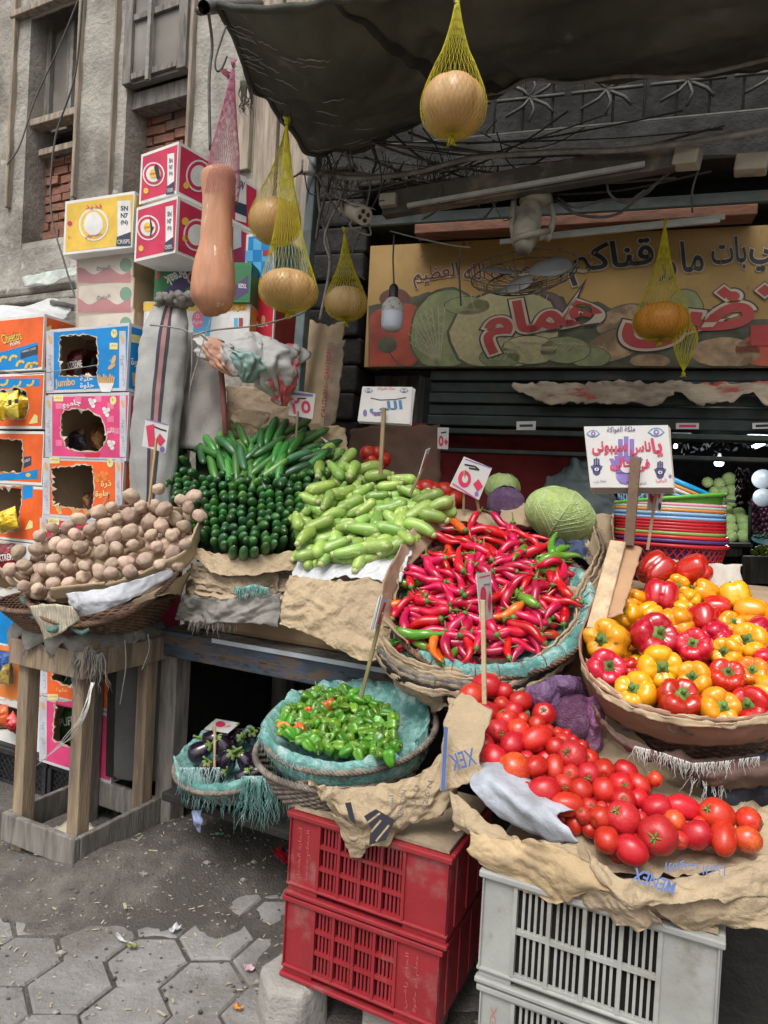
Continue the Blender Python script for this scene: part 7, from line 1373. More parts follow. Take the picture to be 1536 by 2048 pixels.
bp = [(437, 336, 15), (437, 344, 30), (437, 362, 34), (436, 400, 31), (434, 440, 30), (433, 480, 32), (430, 520, 38), (427, 560, 43), (426, 590, 43), (426, 612, 35), (426, 626, 20), (427, 632, 4)]
mb = MB(); P_ = [at(x, y, 2.0) for x, y, r in bp]; RR = [V((r * 2.0 / FPX, 0, 0)) for x, y, r in bp]; N = 44
mb.tube([catmull(P_, i / N) + V((.002 * noise.noise(V((i * .3, 1, 1))), 0, 0)) for i in range(N + 1)], [catmull(RR, i / N).x * (1 + .03 * noise.noise(V((i * .25, 5, 1)))) for i in range(N + 1)], but, 32); tag(link('butternut_squash', mb), 'long pinkish orange butternut squash hanging in a pink net', 'squash')
c = P_[6]; zz = [(p - c).z for p in P_]
net('net_bag', 'pink net bag drawn up to a wire hook around the long squash', [(.049, zz[3])] + [(r * 2.0 / FPX * 1.03 + .001, z) for (x, y, r), z in list(zip(bp, zz))[2:0:-1]] + [(.040, zz[0] + .05), (.028, zz[0] + .12), (.014, zz[0] + .21), (.004, (at(438, 140, 2.0) - c).z)], c, pnet, 40, .0005, 40, 1.2, path=lambda z: V(((CM.to_3x3() @ V((1, 0, 0))).x * (z * .045), 0, 0)))
mb = MB()
for k in range(22): g = random.Random(k); a = at(440, 140, 1.99); mb.tube([a, a + V((.012 + g.uniform(-.004, .008), 0, -.005 + g.uniform(-.01, .01))), a + V((.032 + g.uniform(-.008, .008), 0, -.018 + g.uniform(-.012, .012)))], .0012, M('dark_pink', (.25, .05, .09), .7), 3)
tag(link('net_tuft', mb), 'dark pink tuft of netting at the hook of the long squash', 'netting')
for pts, lab in (([(452, 52, 2.05), (436, 100, 2.02), (430, 125, 2.0), (434, 142, 2.0), (444, 136, 2.0), (454, 112, 2.0)], 'black wire hook carrying the long squash'), ([(565, 222, 2.5), (562, 240, 2.4), (574, 256, 2.38), (582, 244, 2.4), (580, 222, 2.5)], 'black hook under the awning edge carrying two net bags'), ([(908, -8, 1.9), (910, 6, 1.85), (918, 4, 1.85), (924, -8, 1.88)], 'steel hook at the top carrying the large pale pumpkin')): cable_px('wire_hook', pts, .003, iron, lab)
# ================================================================== price cards and message boards
card_m = M('card_white', (.54, .53, .51), .6, .07, 9, .05, 40, c2=(.52, .49, .46), ms=6, lo=.55, hi=.75); ered = P('price_red', (.62, .03, .10)); eblk = P('card_black', (.025, .025, .035)); epur = P('card_purple', (.22, .15, .42)); enavy = P('card_navy', (.05, .05, .16)); epink = P('card_pink', (.62, .1, .3)); ebl = P('card_blue', (.08, .22, .42))
stickm = M('stick_wood', (.36, .26, .15), .8, .2, 8, .2, 60, st=(4, 4, 1)); stickd = M('stick_dark', (.17, .115, .075), .85, .25, 8, .2, 60)
def cardthing(label, q, d, stick=None, sw=.006, sm=None, n=1, draw=None, name='price_card', cat='price card', back=None):
    f, p = px_face(q, d); ctr = (p[0] + p[1] + p[2] + p[3]) / 4; t = thing(name, ctr, label, cat); nn = f.n
    for k in range(n):
        mb = MB(); g = random.Random(k); o = -nn * (.006 * k) + f.u * (.004 * k) + f.v * (-.003 * k); pts = [a + o + (f.u * g.uniform(-.004, .004) * min(k, 1)) for a in p]; mb.add(pts + [a - nn * .002 for a in pts], [(3, 2, 1, 0), (4, 5, 6, 7), (0, 1, 5, 4), (1, 2, 6, 5), (2, 3, 7, 6), (3, 0, 4, 7)], card_m if k == 0 or not back else back); link('card', mb, t)
    if draw: mb = MB(); draw(f, mb); link('printing', mb, t)
    if stick:
        a, b = at(*stick[0]), at(*stick[1]); mb = MB(); mb.beam(a, b, sw, sw * .7, sm or stickm, EY); link('stick', mb, t, bev=.001)
    return t
def price(txt, x0, y0, x1, y1, h, head=True):
    def dr(f, mb):
        f.text(mb, txt, x0, y0, x1, y1, h, ered, 2, .03)
        if head: f.text(mb, 'كيلو', x0 + (x1 - x0) * .35, y0 - h * 1.15, x1 + 2, y1 - h * 1.15, h * .25, eblk, 2, .03)
    return dr
def d1(f, mb):
    f.poly(mb, [(292, 852), (308, 848), (311, 893), (297, 893)], ered, 2); f.poly(mb, [(310, 880), (320, 867), (331, 881), (321, 893)], ered, 2); f.line(mb, [(308, 853), (320, 858), (333, 862)], 3, eblk, 2); f.ell(mb, 325, 899, 5, 6, epur, 2); f.line(mb, [(292, 838), (336, 850)], 2, epur, 2)
cardthing('white price card with red ten on a thin cane in front of the striped sack', [(291, 837), (338, 850), (331, 906), (284, 892)], 2.36, [(313, 876, 2.335), (298, 1010, 2.36)], .008, M('cane', (.42, .32, .14), .6), draw=d1)
def d2(f, mb): f.text(mb, '٢٥', 583, 829, 622, 826, 33, ered, 2, .03); f.line(mb, [(582, 787), (626, 791)], 5, epur, 2); f.line(mb, [(596, 797), (612, 797)], 3, eblk, 2)
cardthing('small worn price card reading twenty five above the cucumbers', [(582, 779), (631, 788), (625, 838), (577, 830)], 2.66, [(596, 822, 2.64), (592, 880, 2.7)], .008, draw=d2)
def eye(f, mb, x, y, w_, c): 
    f.poly(mb, [(x - w_, y), (x - w_ * .5, y - w_ * .45), (x, y - w_ * .58), (x + w_ * .5, y - w_ * .45), (x + w_, y), (x + w_ * .5, y + w_ * .4), (x, y + w_ * .52), (x - w_ * .5, y + w_ * .4)], c, 2)
    f.poly(mb, [(x - w_ * .8, y), (x - w_ * .4, y - w_ * .33), (x, y - w_ * .42), (x + w_ * .4, y - w_ * .33), (x + w_ * .8, y), (x + w_ * .4, y + w_ * .3), (x, y + w_ * .4), (x - w_ * .4, y + w_ * .3)], card_m, 3); f.ell(mb, x, y, w_ * .34, w_ * .36, epur, 4); f.ell(mb, x, y, w_ * .13, w_ * .15, card_m, 5)
def d3(f, mb):
    f.text(mb, 'ملكة الفواكة', 755, 782, 790, 781, 8, ered, 2); eye(f, mb, 737, 781, 9, ebl); eye(f, mb, 808, 781, 9, ebl); f.text(mb, 'اللي', 740, 833, 806, 828, 28, ebl, 2, .03); f.line(mb, [(741, 796), (760, 800), (790, 799), (812, 795)], 1.5, eblk, 2)
    f.ell(mb, 730, 826, 4, 7, epur, 2); f.text(mb, 'ربنا', 744, 832, 768, 830, 10, epink, 4)
cardthing('weathered message board with two eyes and blue lettering on a tall wooden stick', [(725, 773), (825, 774), (820, 848), (715, 842)], 2.45, [(768, 815, 2.43), (761, 950, 2.5)], .014, stickm, 3, d3, 'message_board', 'sign')
cardthing('price card turned edge-on on a stick behind the zucchini', [(853, 900), (861, 896), (851, 930), (838, 950)], [2.3, 2.36, 2.36, 2.3], [(846, 935, 2.33), (820, 990, 2.4)], .01, draw=lambda f, mb: f.line(mb, [(856, 908), (845, 938)], 4, ered, 2))
def d5(f, mb): f.ell(mb, 929, 958, 13, 17, ered, 2); f.ell(mb, 930, 958, 6, 8, card_m, 3); f.poly(mb, [(946, 968), (957, 958), (966, 973), (955, 984)], ered, 2); f.line(mb, [(929, 929), (950, 933), (958, 940), (938, 936)], 3.5, eblk, 2); f.ell(mb, 953, 988, 4, 5, epur, 2); f.line(mb, [(930, 918), (982, 936)], 2, epur, 2); f.line(mb, [(905, 967), (950, 996)], 3, epink, 2)
t5 = cardthing('clean price card reading fifty on two sticks behind the chillies', [(928, 913), (984, 936), (958, 1000), (899, 972)], 2.42, [(929, 940, 2.415), (927, 1024, 2.45)], .008, draw=d5); mb = MB(); mb.beam(at(952, 990, 2.43), at(958, 1022, 2.45), .009, .006, stickm, EY); link('stick', mb, t5)
def d6(f, mb): f.ell(mb, 966, 1190, 6, 17, ered, 2); f.ell(mb, 967, 1206, 4, 10, ered, 3); f.poly(mb, [(979, 1180), (983, 1204), (979, 1226), (975, 1204)], ered, 2); f.line(mb, [(967, 1170), (980, 1168)], 3, epur, 2); f.line(mb, [(958, 1155), (980, 1150)], 2, ered, 2)
cardthing('narrow folded price card on a long stick rising in front of the chillies', [(953, 1147), (982, 1143), (985, 1236), (961, 1243)], [1.66, 1.72, 1.72, 1.66], [(966, 1200, 1.665), (969, 1408, 1.66)], .011, M('stick_light', (.5, .38, .23), .7, .15, 8, .2, 60), draw=d6)
hamsa = lambda f, mb, x, y, s_, c: [f.poly(mb, [(x - 8 * s_, y + 14 * s_), (x + 8 * s_, y + 14 * s_), (x + 9 * s_, y), (x - 9 * s_, y)], c, 2), f.ell(mb, x, y + 14 * s_, 8 * s_, 8 * s_, c, 2)] + [f.poly(mb, [(x + k * 4.4 * s_ - 1.8 * s_, y + 2), (x + k * 4.4 * s_ + 1.8 * s_, y + 2), (x + k * 4.4 * s_ + 1.8 * s_, y - (15 - abs(k) * 2) * s_), (x + k * 4.4 * s_ - 1.8 * s_, y - (15 - abs(k) * 2) * s_)], c, 2) for k in (-1, 0, 1)] + [f.poly(mb, [(x + sg_ * 9 * s_, y + 12 * s_), (x + sg_ * 13 * s_, y + 2 * s_), (x + sg_ * 10 * s_, y + 2 * s_), (x + sg_ * 8 * s_, y + 5 * s_)][::sg_], c, 2) for sg_ in (1, -1)]
def d7(f, mb):
    f.text(mb, 'ملكة الفواكة', 1214, 868, 1270, 866, 14, enavy, 4, .01); eye(f, mb, 1186, 868, 14, ebl); eye(f, mb, 1312, 865, 17, ebl); hamsa(f, mb, 1252, 912, 2.6, epur); f.ell(mb, 1253, 935, 13, 11, card_m, 3)
    f.text(mb, 'يا', 1306, 915, 1326, 912, 38, ered, 5, .03); f.text(mb, 'ناس', 1260, 911, 1302, 908, 26, ered, 5, .03); f.text(mb, 'سيبونى', 1184, 911, 1254, 909, 28, ered, 5, .03); f.text(mb, 'فى', 1272, 944, 1300, 942, 24, ered, 5, .03); f.text(mb, 'حالى', 1220, 942, 1266, 940, 26, ered, 5, .03)
    hamsa(f, mb, 1193, 930, .95, enavy); f.ell(mb, 1193, 939, 4.6, 3.4, card_m, 3); f.ell(mb, 1193, 939, 1.6, 1.8, enavy, 4); hamsa(f, mb, 1320, 936, .95, enavy); f.ell(mb, 1320, 945, 4.6, 3.4, card_m, 3); f.ell(mb, 1320, 945, 1.6, 1.8, enavy, 4)
    f.text(mb, 'معانا بارت', 1186, 968, 1212, 966, 7, enavy, 3); f.text(mb, 'الحلو عندنا', 1264, 970, 1292, 970, 6, enavy, 3); f.text(mb, 'سهل ربنا', 1238, 968, 1262, 967, 6, enavy, 3); f.text(mb, 'الباشا', 1312, 967, 1333, 965, 9, ered, 3); f.ell(mb, 1340, 952, 3, 3, epur, 3)
cardthing('large white message board with eyes, hands and red lettering on a thick dark stick', [(1168, 853), (1336, 850), (1347, 975), (1181, 975)], [2.02, 2.02, 1.98, 1.98], [(1272, 914, 1.965), (1258, 1090, 2.0)], .028, stickd, 5, d7, 'message_board', 'sign', M('card_backing', (.40, .34, .29), .8))
def d8(f, mb): f.ell(mb, 1306, 990, 8, 17, ered, 2); f.ell(mb, 1306, 984, 4, 8, card_m, 3); f.ell(mb, 1318, 985, 3.5, 13, ered, 2); f.ell(mb, 1319, 1013, 3, 8, enavy, 2)
cardthing('small red price card on a thin stick in front of the stacked basins', [(1299, 972), (1327, 972), (1322, 1024), (1294, 1018)], 2.08, [(1312, 985, 2.07), (1295, 1100, 2.05)], .009, draw=d8)
cardthing('price card reading fifty in the shade behind the zucchini', [(875, 855), (898, 855), (896, 899), (875, 897)], 3.0, None, draw=lambda f, mb: (f.ell(mb, 882, 882, 5, 11, ered, 2), f.ell(mb, 882, 882, 2, 5, card_m, 3), f.poly(mb, [(888, 884), (892, 877), (896, 884), (892, 891)], ered, 2), f.line(mb, [(882, 866), (893, 864)], 3, eblk, 2)))
cardthing('white price card with two red figures lying tilted on the eggplants', [(432, 1437), (480, 1446), (456, 1466), (408, 1458)], [2.62, 2.5, 2.38, 2.5], [(430, 1452, 2.34), (429, 1538, 2.27)], .008, draw=lambda f, mb: (f.ell(mb, 441, 1449, 10, 6, ered, 2), f.poly(mb, [(448, 1456), (458, 1451), (466, 1456), (456, 1461)], ered, 2)))
cardthing('crumpled price cards seen edge-on on a bamboo stick in the green pepper basket', [(765, 1190), (783, 1200), (762, 1240), (748, 1262)], [1.8, 1.86, 1.86, 1.8], [(764, 1225, 1.82), (722, 1396, 1.95)], .010, M('bamboo', (.38, .31, .16), .6), 3, lambda f, mb: f.line(mb, [(770, 1205), (756, 1248)], 4, ered, 2))
for q, d, lab in (([(1033, 843), (1072, 842), (1071, 860), (1033, 860)], 3.05, 'folded price card hanging under the shutter rail'), ([(1352, 846), (1398, 846), (1398, 858), (1352, 858)], 3.0, 'row of folded cards hanging right of the big message board'), ([(1505, 846), (1545, 845), (1545, 857), (1505, 858)], 2.95, 'cards hanging at the far right under the rail'), ([(640, 872), (660, 885), (690, 912), (670, 905)], 2.72, 'white card scrap leaning behind the first zucchini'), ([(434, 853), (455, 858), (450, 872), (432, 868)], 2.86, 'small black card behind the cucumbers')):
    cardthing(lab, q, d, None, draw=(lambda f, mb, q=q: f.line(mb, [((q[0][0] + q[3][0]) / 2 + 6, (q[0][1] + q[3][1]) / 2), ((q[1][0] + q[2][0]) / 2 - 6, (q[1][1] + q[2][1]) / 2)], 5, ered if 'row' in lab else eblk, 2)))
# ================================================================== lamps, fan and wiring over the sign
ivory = M('old_ivory', (.42, .39, .31), .5, .15, 6, .1, 40, c2=(.18, .155, .12), ms=5, lo=.5, hi=.7); strip_m = M('lamp_strip', (.42, .43, .40), .4, .15, 20, 0)
lampb = M('lamp_body', (.085, .078, .066), .7, .25, 6, .15, 40, c2=(.22, .17, .13), ms=5); 
t = thing('fluorescent_lamp', at(1060, 355, 2.65), 'long dusty fluorescent lamp hanging above the shop sign', 'lamp'); mb = MB(); mb.beam(at(768, 412, 2.9), at(1350, 312, 2.5), .10, .05, lampb, EY); link('housing', mb, t, bev=.004); mb = MB(); mb.beam(at(815, 412, 2.82), at(1290, 328, 2.5), .016, .016, strip_m, EY); link('tube', mb, t)
mb = MB(); mb.beam(at(762, 405, 2.87), at(795, 402, 2.85), .05, .06, ivory, EY); link('end_cap', mb, t, bev=.004)
for x0, y0, x1, y1, lab in ((1000, 484, 1440, 440, 'pale lamp strip fixed under the red-brown beam'), (1060, 474, 1450, 434, 'second pale lamp strip right under the beam')):
    mb = MB(); mb.beam(at(x0, y0, 2.98 if x0 < 1050 else 2.97), at(x1, y1, 2.72), .018, .012, strip_m, EY); tag(link('lamp_strip', mb), lab, 'lamp strip')
for u0, u1, v0, v1, z, lab in ((-.925, -.505, 1.472, 1.788, .5505, 'board added on the upper red crate under the baskets to keep light out'), (-.395, .045, 1.402, 1.718, .5855, 'board added on the upper white crate under the brown paper to keep light out')):  # boards added over the upper crates to keep light from their inside
    mb = MB(); mb.sbox(u0, u1, v0, v1, z, z + .008, kraftd); tag(link('board', mb), lab, 'board')
g = random.Random(31)
for k in range(30):
    x0, x1 = g.uniform(600, 1000), g.uniform(900, 1540); y0, y1 = g.uniform(270, 400) - (x0 - 600) * .08, g.uniform(230, 400) - (x1 - 900) * .08; d0 = 2.95 - (x0 - 600) * .0004; d1 = 2.95 - (x1 - 600) * .0004; sg_ = g.uniform(8, 60)
    if k < 12: x1 = x0 + g.uniform(-60, 90); y1 = y0 + g.uniform(20, 120)
    cable_px('cable', [(x0, y0, d0), (x0 * .7 + x1 * .3 + g.uniform(-15, 15), y0 * .7 + y1 * .3 + sg_ * .8, (d0 + d1) / 2), (x0 * .3 + x1 * .7 + g.uniform(-15, 15), y0 * .3 + y1 * .7 + sg_ * .8, (d0 + d1) / 2), (x1, y1, d1)], g.uniform(.002, .006), cable if g.random() < .7 else iron, 'sooty sagging cable in the tangle between awning and lamps', 5, 8, 'sooty cables tangled over the lamps')
for pts, m, lab in (((1350, 300, 1400, 340), ivory, 'torn white junction box at the end of the dusty lamp'), ((1470, 318, 1536, 345), ivory, 'old ivory bracket at the right of the lamp')):
    mb = MB(); mb.beam(at(pts[0], (pts[1] + pts[3]) / 2, 2.5), at(pts[2], (pts[1] + pts[3]) / 2 - 4, 2.45), .06, .07, m, EY); tag(link('junction_box', mb, bev=.006), lab, 'box')
t = thing('floodlight', at(715, 428, 2.8), 'dirty white cylindrical lamp with a bent tin cover beside the pillar', 'lamp'); a, b = at(690, 414, 2.95), at(728, 432, 2.72); ax = (b - a).normalized(); fr4 = frame_of(ax); mb = MB(); mb.lathe([(0, 0), (.034, 0), (.036, .04), (.036, (b - a).length), (.031, (b - a).length + .002), (.0, (b - a).length - .004)], ivory, 24, a, fr4); link('body', mb, t); mb = MB()
for k in range(4): mb.lathe([(0, .0), (.009, .0)], dark, 12, b + ax * .001 + (fr4[0] * cos(pi / 2 * k + .4) + fr4[1] * sin(pi / 2 * k + .4)) * .018, fr4)
link('vent_hole', mb, t); sheet('tin_cover', [[a + EZ * .035 + fr4[0] * s_ * .045 + ax * q for q in (-.02, .1, (b - a).length + .005)] for s_ in (-1.1, -.5, 0, .5, 1.1)], M('tin', (.4, .4, .4), .5, .15, 8, .1), None, None, 12, 12, .003, 9, .002, 2, .0015, t, None, True)
t = thing('wall_fan', at(1060, 450, 2.75), 'broken ivory wall fan with a bent wire guard in front of the sign', 'fan'); mb = MB(); c = at(1072, 388, 2.75)
mb.lathe([(0, .02), (.04, .015), (.062, -.01), (.066, -.03), (.05, -.045), (0, -.05)], ivory, 28, c); link('mount', mb, t); mb = MB(); mb.tube([at(1062, 400, 2.76), at(1058, 430, 2.72), at(1052, 470, 2.66), at(1046, 500, 2.62)], [.03, .05, .055, .03], ivory, 18); link('motor', mb, t)
mb = MB(); mb.tube([at(1028, 400, 2.75), at(1024, 450, 2.7), at(1030, 490, 2.66)], .012, ivory, 8); mb.tube([at(1100, 395, 2.76), at(1108, 440, 2.72), at(1095, 480, 2.68)], .012, ivory, 8); mb.tube([at(1028, 478, 2.62), at(1060, 468, 2.58), at(1098, 462, 2.63)], .013, ivory, 8); link('bracket', mb, t)
fc = at(1045, 532, 2.5); fa = frame_of((EYE - fc).normalized() * .55 + EZ * .85 + EX * -.1); gm = M('rusty_wire', (.10, .08, .06), .6, .2, 20, 0, metal=.4); mb = MB(); FR = .195
for r, z in ((FR, 0), (FR * .98, -.03), (FR * .7, -.06), (FR * .35, -.075)): q = [fc + (fa[0] * cos(2 * pi * k / 40) + fa[1] * sin(2 * pi * k / 40)) * r + fa[2] * z for k in range(41)]; mb.tube(q, .0028, gm, 5)
for k in range(26): th = 2 * pi * k / 26; e = fa[0] * cos(th) + fa[1] * sin(th); mb.tube([fc + e * FR + fa[2] * .004, fc + e * FR * .97 - fa[2] * .035, fc + e * FR * .6 - fa[2] * .066, fc - fa[2] * .08], .0018, gm, 4)
link('wire_guard', mb, t); bld_m = M('fan_blade', (.12, .122, .122), .5, .15, 6, .1)
for k, th in enumerate((2.6, 4.7, .5)):
    e = fa[0] * cos(th) + fa[1] * sin(th); s_ = fa[2].cross(e); mb = MB(); mb.grid([[fc - fa[2] * .03 + e * (FR * q) + s_ * (w_ * y) + fa[2] * (y * .25 * w_) for y in (-1, -.3, .4, 1)] for q, w_ in ((.12, .02), (.4, .05), (.7, .06), (.9, .05), (.97, .015))], bld_m); link('blade', mb, t, solid=.002)
t = thing('light_bulb', at(783, 660, 2.7), 'unlit white bulb with a dusty top hanging in front of the sign', 'bulb'); c = at(783, 662, 2.7); mb = MB(); k = 2.7 / FPX
mb.lathe([(0, 0), (15 * k, 1 * k), (21 * k, 8 * k), (22 * k, 20 * k), (22 * k, 38 * k)], M('frosted', (.58, .62, .74), .35, .03, 5, 0), 28, c); link('globe', mb, t); mb = MB(); mb.lathe([(22.5 * k, 37 * k), (23 * k, 40 * k), (21 * k, 52 * k), (14 * k, 62 * k), (9 * k, 66 * k)], M('dusty_white', (.5, .49, .46), .6, .1, 20, .1, 60, c3=(.2, .19, .17), ms3=60, lo3=.56, hi3=.64), 28, c); link('housing', mb, t); mb = MB(); mb.lathe([(9.5 * k, 65 * k), (9 * k, 88 * k), (5 * k, 93 * k), (0, 94 * k)], M('black_socket', (.015, .015, .018), .4), 16, c); link('socket', mb, t); mb = MB(); mb.tube([c + EZ * 93 * k, at(786, 520, 2.72), at(788, 470, 2.78)], .0035, M('brown_wire', (.14, .08, .05), .7), 5); link('wire', mb, t)
CG2 = 'dusty cables strung above the shop sign'
for pts, r, m, lab in (([(600, 345, 2.9), (650, 350, 2.9), (720, 358, 2.85), (830, 345, 2.8), (940, 318, 2.7), (1100, 305, 2.6), (1250, 300, 2.5), (1400, 282, 2.4), (1560, 255, 2.3)], .011, cablel, 'long dusty cable running across above the fluorescent lamp'), ([(660, 345, 2.9), (780, 352, 2.85), (900, 338, 2.8)], .008, cablel, 'pale cable dipping below the torn awning corner'),
    ([(970, 188, 2.78), (1010, 182, 2.76), (1060, 158, 2.7), (1140, 166, 2.62), (1250, 152, 2.5), (1380, 152, 2.4), (1560, 112, 2.3)], .009, cablel, 'grey pipe under the rear hem of the awning'), ([(628, 300, 2.93), (640, 420, 2.92), (660, 520, 2.92), (640, 640, 2.9)], .008, cablel, 'pale cable running down beside the steel post'), ([(650, 300, 2.93), (662, 350, 2.92), (640, 430, 2.9), (632, 480, 2.9)], .007, cable, 'dark cable twisting beside the steel post'),
    ([(690, 300, 2.9), (700, 340, 2.9), (680, 400, 2.88), (650, 470, 2.88), (660, 520, 2.88)], .006, cablel, 'pale cable looping past the cylindrical lamp'), ([(700, 300, 2.9), (712, 340, 2.88), (740, 355, 2.86), (730, 420, 2.8), (700, 450, 2.8), (740, 470, 2.8), (735, 440, 2.8)], .004, cablel, 'thin wire hanging from the cylindrical lamp'), ([(740, 285, 2.9), (752, 320, 2.88), (745, 345, 2.86)], .006, cable, 'short torn cable end under the awning corner'),
    ([(1110, 400, 2.75), (1160, 430, 2.7), (1230, 430, 2.66), (1290, 385, 2.6), (1340, 345, 2.55)], .006, cable, 'drooping cable between the fan and the junction box'), ([(1115, 395, 2.74), (1150, 415, 2.7), (1210, 400, 2.68), (1280, 395, 2.62), (1330, 350, 2.55)], .005, cable, 'second drooping cable beside the fan'), ([(1215, 345, 2.6), (1218, 385, 2.62), (1250, 405, 2.6), (1290, 380, 2.58)], .005, cable, 'loop of cable right of the fan'), ([(1400, 330, 2.5), (1385, 380, 2.52), (1385, 425, 2.56)], .004, cable, 'thin wire hanging below the junction box'),
    ([(780, 462, 2.8), (830, 475, 2.8), (900, 490, 2.75), (940, 495, 2.65)], .003, cablel, 'thin wire stretched from the pillar to the fan'), ([(922, 495, 2.66), (918, 530, 2.66), (920, 580, 2.66), (922, 612, 2.66)], .0035, iron, 'black wire hook hanging over the painted cabbage'), ([(640, 350, 2.93), (620, 380, 2.93), (616, 440, 2.93)], .012, M('blue_rope', (.05, .07, .11), .8), 'dark blue rope hanging behind the steel post'),
    ([(770, 360, 2.85), (700, 520, 2.85), (730, 560, 2.85)], .003, cable, 'slack thin wire behind the small hanging pumpkin'), ([(420, 640, 2.6), (384, 760, 2.5), (378, 800, 2.5)], .002, cablel, 'loose thread hanging from the striped sack'), ([(0, 742, 2.96), (60, 748, 2.9), (150, 737, 2.82), (250, 722, 2.76), (280, 718, 2.74)], .0022, cablel, 'white string tied across the front of the cartons'), ([(262, 780, 2.74), (266, 850, 2.72), (262, 950, 2.72)], .0025, cablel, 'white string knotted down the side of the pink carton'), ([(246, 930, 2.76), (225, 970, 2.74), (202, 1022, 2.7)], .003, cablel, 'white string slanting down from the orange carton')):
    cable_px('cable', pts, r, m, lab)
g = random.Random(6); mb = MB(); rag = M('dusty_rag', (.13, .12, .10), .95)
for k in range(90):
    x = g.uniform(640, 1000); p = at(x, 318 + g.uniform(-20, 40), 2.88); mb.tube([p, p + V((g.uniform(-.03, .03), 0, -.05)), p + V((g.uniform(-.05, .05), 0, -.05 - g.uniform(0, .09)))], .0025, rag, 4)
tag(link('cobweb_tangle', mb), 'tangle of dusty wires and cobwebs under the torn awning corner', 'wires', None, 'stuff')
# ================================================================== the shaded back of the shop
g = random.Random(71)
sheet('curtain', [[at(800, 845, 3.5), at(980, 850, 3.6), at(1180, 850, 3.7)], [at(800, 940, 3.45), at(980, 950, 3.55), at(1180, 950, 3.6)], [at(800, 1060, 3.4), at(980, 1060, 3.5), at(1180, 1060, 3.55)]], M('maroon_cloth', (.30, .04, .04), .9, .3, 4, .2, 30), 'dark maroon cloth hanging at the back of the shop', 'curtain', 40, 20, .06, 4, .004, 3, .002, None, None, True)
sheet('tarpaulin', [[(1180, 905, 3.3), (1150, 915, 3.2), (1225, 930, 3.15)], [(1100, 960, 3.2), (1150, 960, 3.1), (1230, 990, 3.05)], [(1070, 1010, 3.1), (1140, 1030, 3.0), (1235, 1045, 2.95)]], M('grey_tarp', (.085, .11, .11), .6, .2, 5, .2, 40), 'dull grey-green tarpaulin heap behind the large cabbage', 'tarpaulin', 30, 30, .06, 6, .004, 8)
for x, y in poisson([(800, 1000), (840, 975), (912, 985), (912, 1025), (820, 1020)], 17, 22, 3): p = at(x, y, 2.95); clone(g.choice(TOM), pose(p, V((g.uniform(-1, 1), g.uniform(-1, 1), g.uniform(-1, 1))), 0, .04), 'red tomato of the heap in the shade behind the zucchini', 'tomatoes heaped in the shade behind the zucchini')
for x, y in poisson([(735, 905), (765, 905), (770, 935), (735, 935)], 15, 5, 3): clone(TOM[0], pose(at(x, y, 3.0), EZ, 0, .036), 'red tomato in the small dark heap beside the tall stick', 'tomatoes beside the tall stick')
DBK = 7.6; ZB = lambda pts: zp(1300, 860, .15365, pts)
for x, y, r in ((750, 680, 68), (900, 700, 74), (1030, 640, 88), (840, 800, 66), (950, 800, 70), (1060, 790, 84), (900, 930, 80), (1070, 920, 84), (990, 1050, 80), (1150, 1090, 84), (880, 1110, 70), (1030, 1170, 84), (1210, 1180, 86), (900, 1250, 74), (1050, 1280, 86), (1240, 1270, 88), (1050, 1390, 84), (1220, 1385, 90), (930, 1370, 60)):
    p = at(*ZB([(x, y)])[0], DBK - (y - 600) * .0006); clone(g.choice(CAB[1:]), pose(p, (EYE - p).normalized() + V((g.uniform(-.4, .4), 0, g.uniform(-.3, .5))), g.uniform(0, 6), wr(r * .155, p)), 'pale cabbage stacked under the lit bulb at the back of the market', 'pale cabbages stacked at the back')
on_m = M('onion_skin', (.10, .03, .055), .35, .3, 8, .05, 30, rnd=.4, coat=.3); mb = MB(); mb.grid(blobrows(lambda f, t: V((sin(f) * cos(t), sin(f) * sin(t), cos(f) * .9 + .25 * exp(-(f / .25) ** 2))), 16, 12), on_m, True, True); ON = proto('onion', mb, 'onion')
for x, y in poisson([(1502, 995), (1545, 985), (1545, 1068), (1505, 1072)], 7.5, 60, 3): p = at(x, y, 7.2); clone(ON, pose(p, V((g.uniform(-1, 1), g.uniform(-1, 1), 1)), 0, .03), 'dark purple onion in the heap at the right edge of the market', 'dark purple onions heaped at the back')
lime = M('lime_skin', (.36, .46, .03), .35, .1, 20, .05, 60, rnd=.2, hue=.02); mb = MB(); mb.grid(blobrows(lambda f, t: V((sin(f) * cos(t), sin(f) * sin(t), cos(f) * 1.1)), 16, 12), lime, True, True); LM = proto('lime', mb, 'lime')
for x, y in poisson([(1502, 1103), (1515, 1095), (1545, 1090), (1545, 1122), (1505, 1115)], 7, 26, 3): p = at(x, y, 5.2); clone(LM, pose(p, V((g.uniform(-1, 1), g.uniform(-1, 1), 1)), 0, .017), 'small yellow green lime in the bowl at the right edge', 'limes at the right edge')
mb = MB(); mb.lathe([(0, -.05), (.1, -.045), (.15, 0), (.155, .004)], M('blue_bowl', (.12, .28, .32), .4), 32, at(1545, 1080, 5.6), frame_of(EZ - EY * .3)); tag(link('plastic_bowl', mb), 'blue plastic bowl of green beans at the right edge', 'bowl'); bm = M('bean', (.06, .2, .03), .5, .2, 20, 0); mb = MB()
for k in range(110): p = at(g.uniform(1512, 1560), g.uniform(1064, 1078), 5.55); a = g.uniform(0, 6.3); mb.tube([p, p + V((.03 * cos(a), .01, .012 * sin(a)))], .0035, bm, 4)
tag(link('green_beans', mb), 'green beans heaped in the blue bowl', 'beans', None, 'stuff')
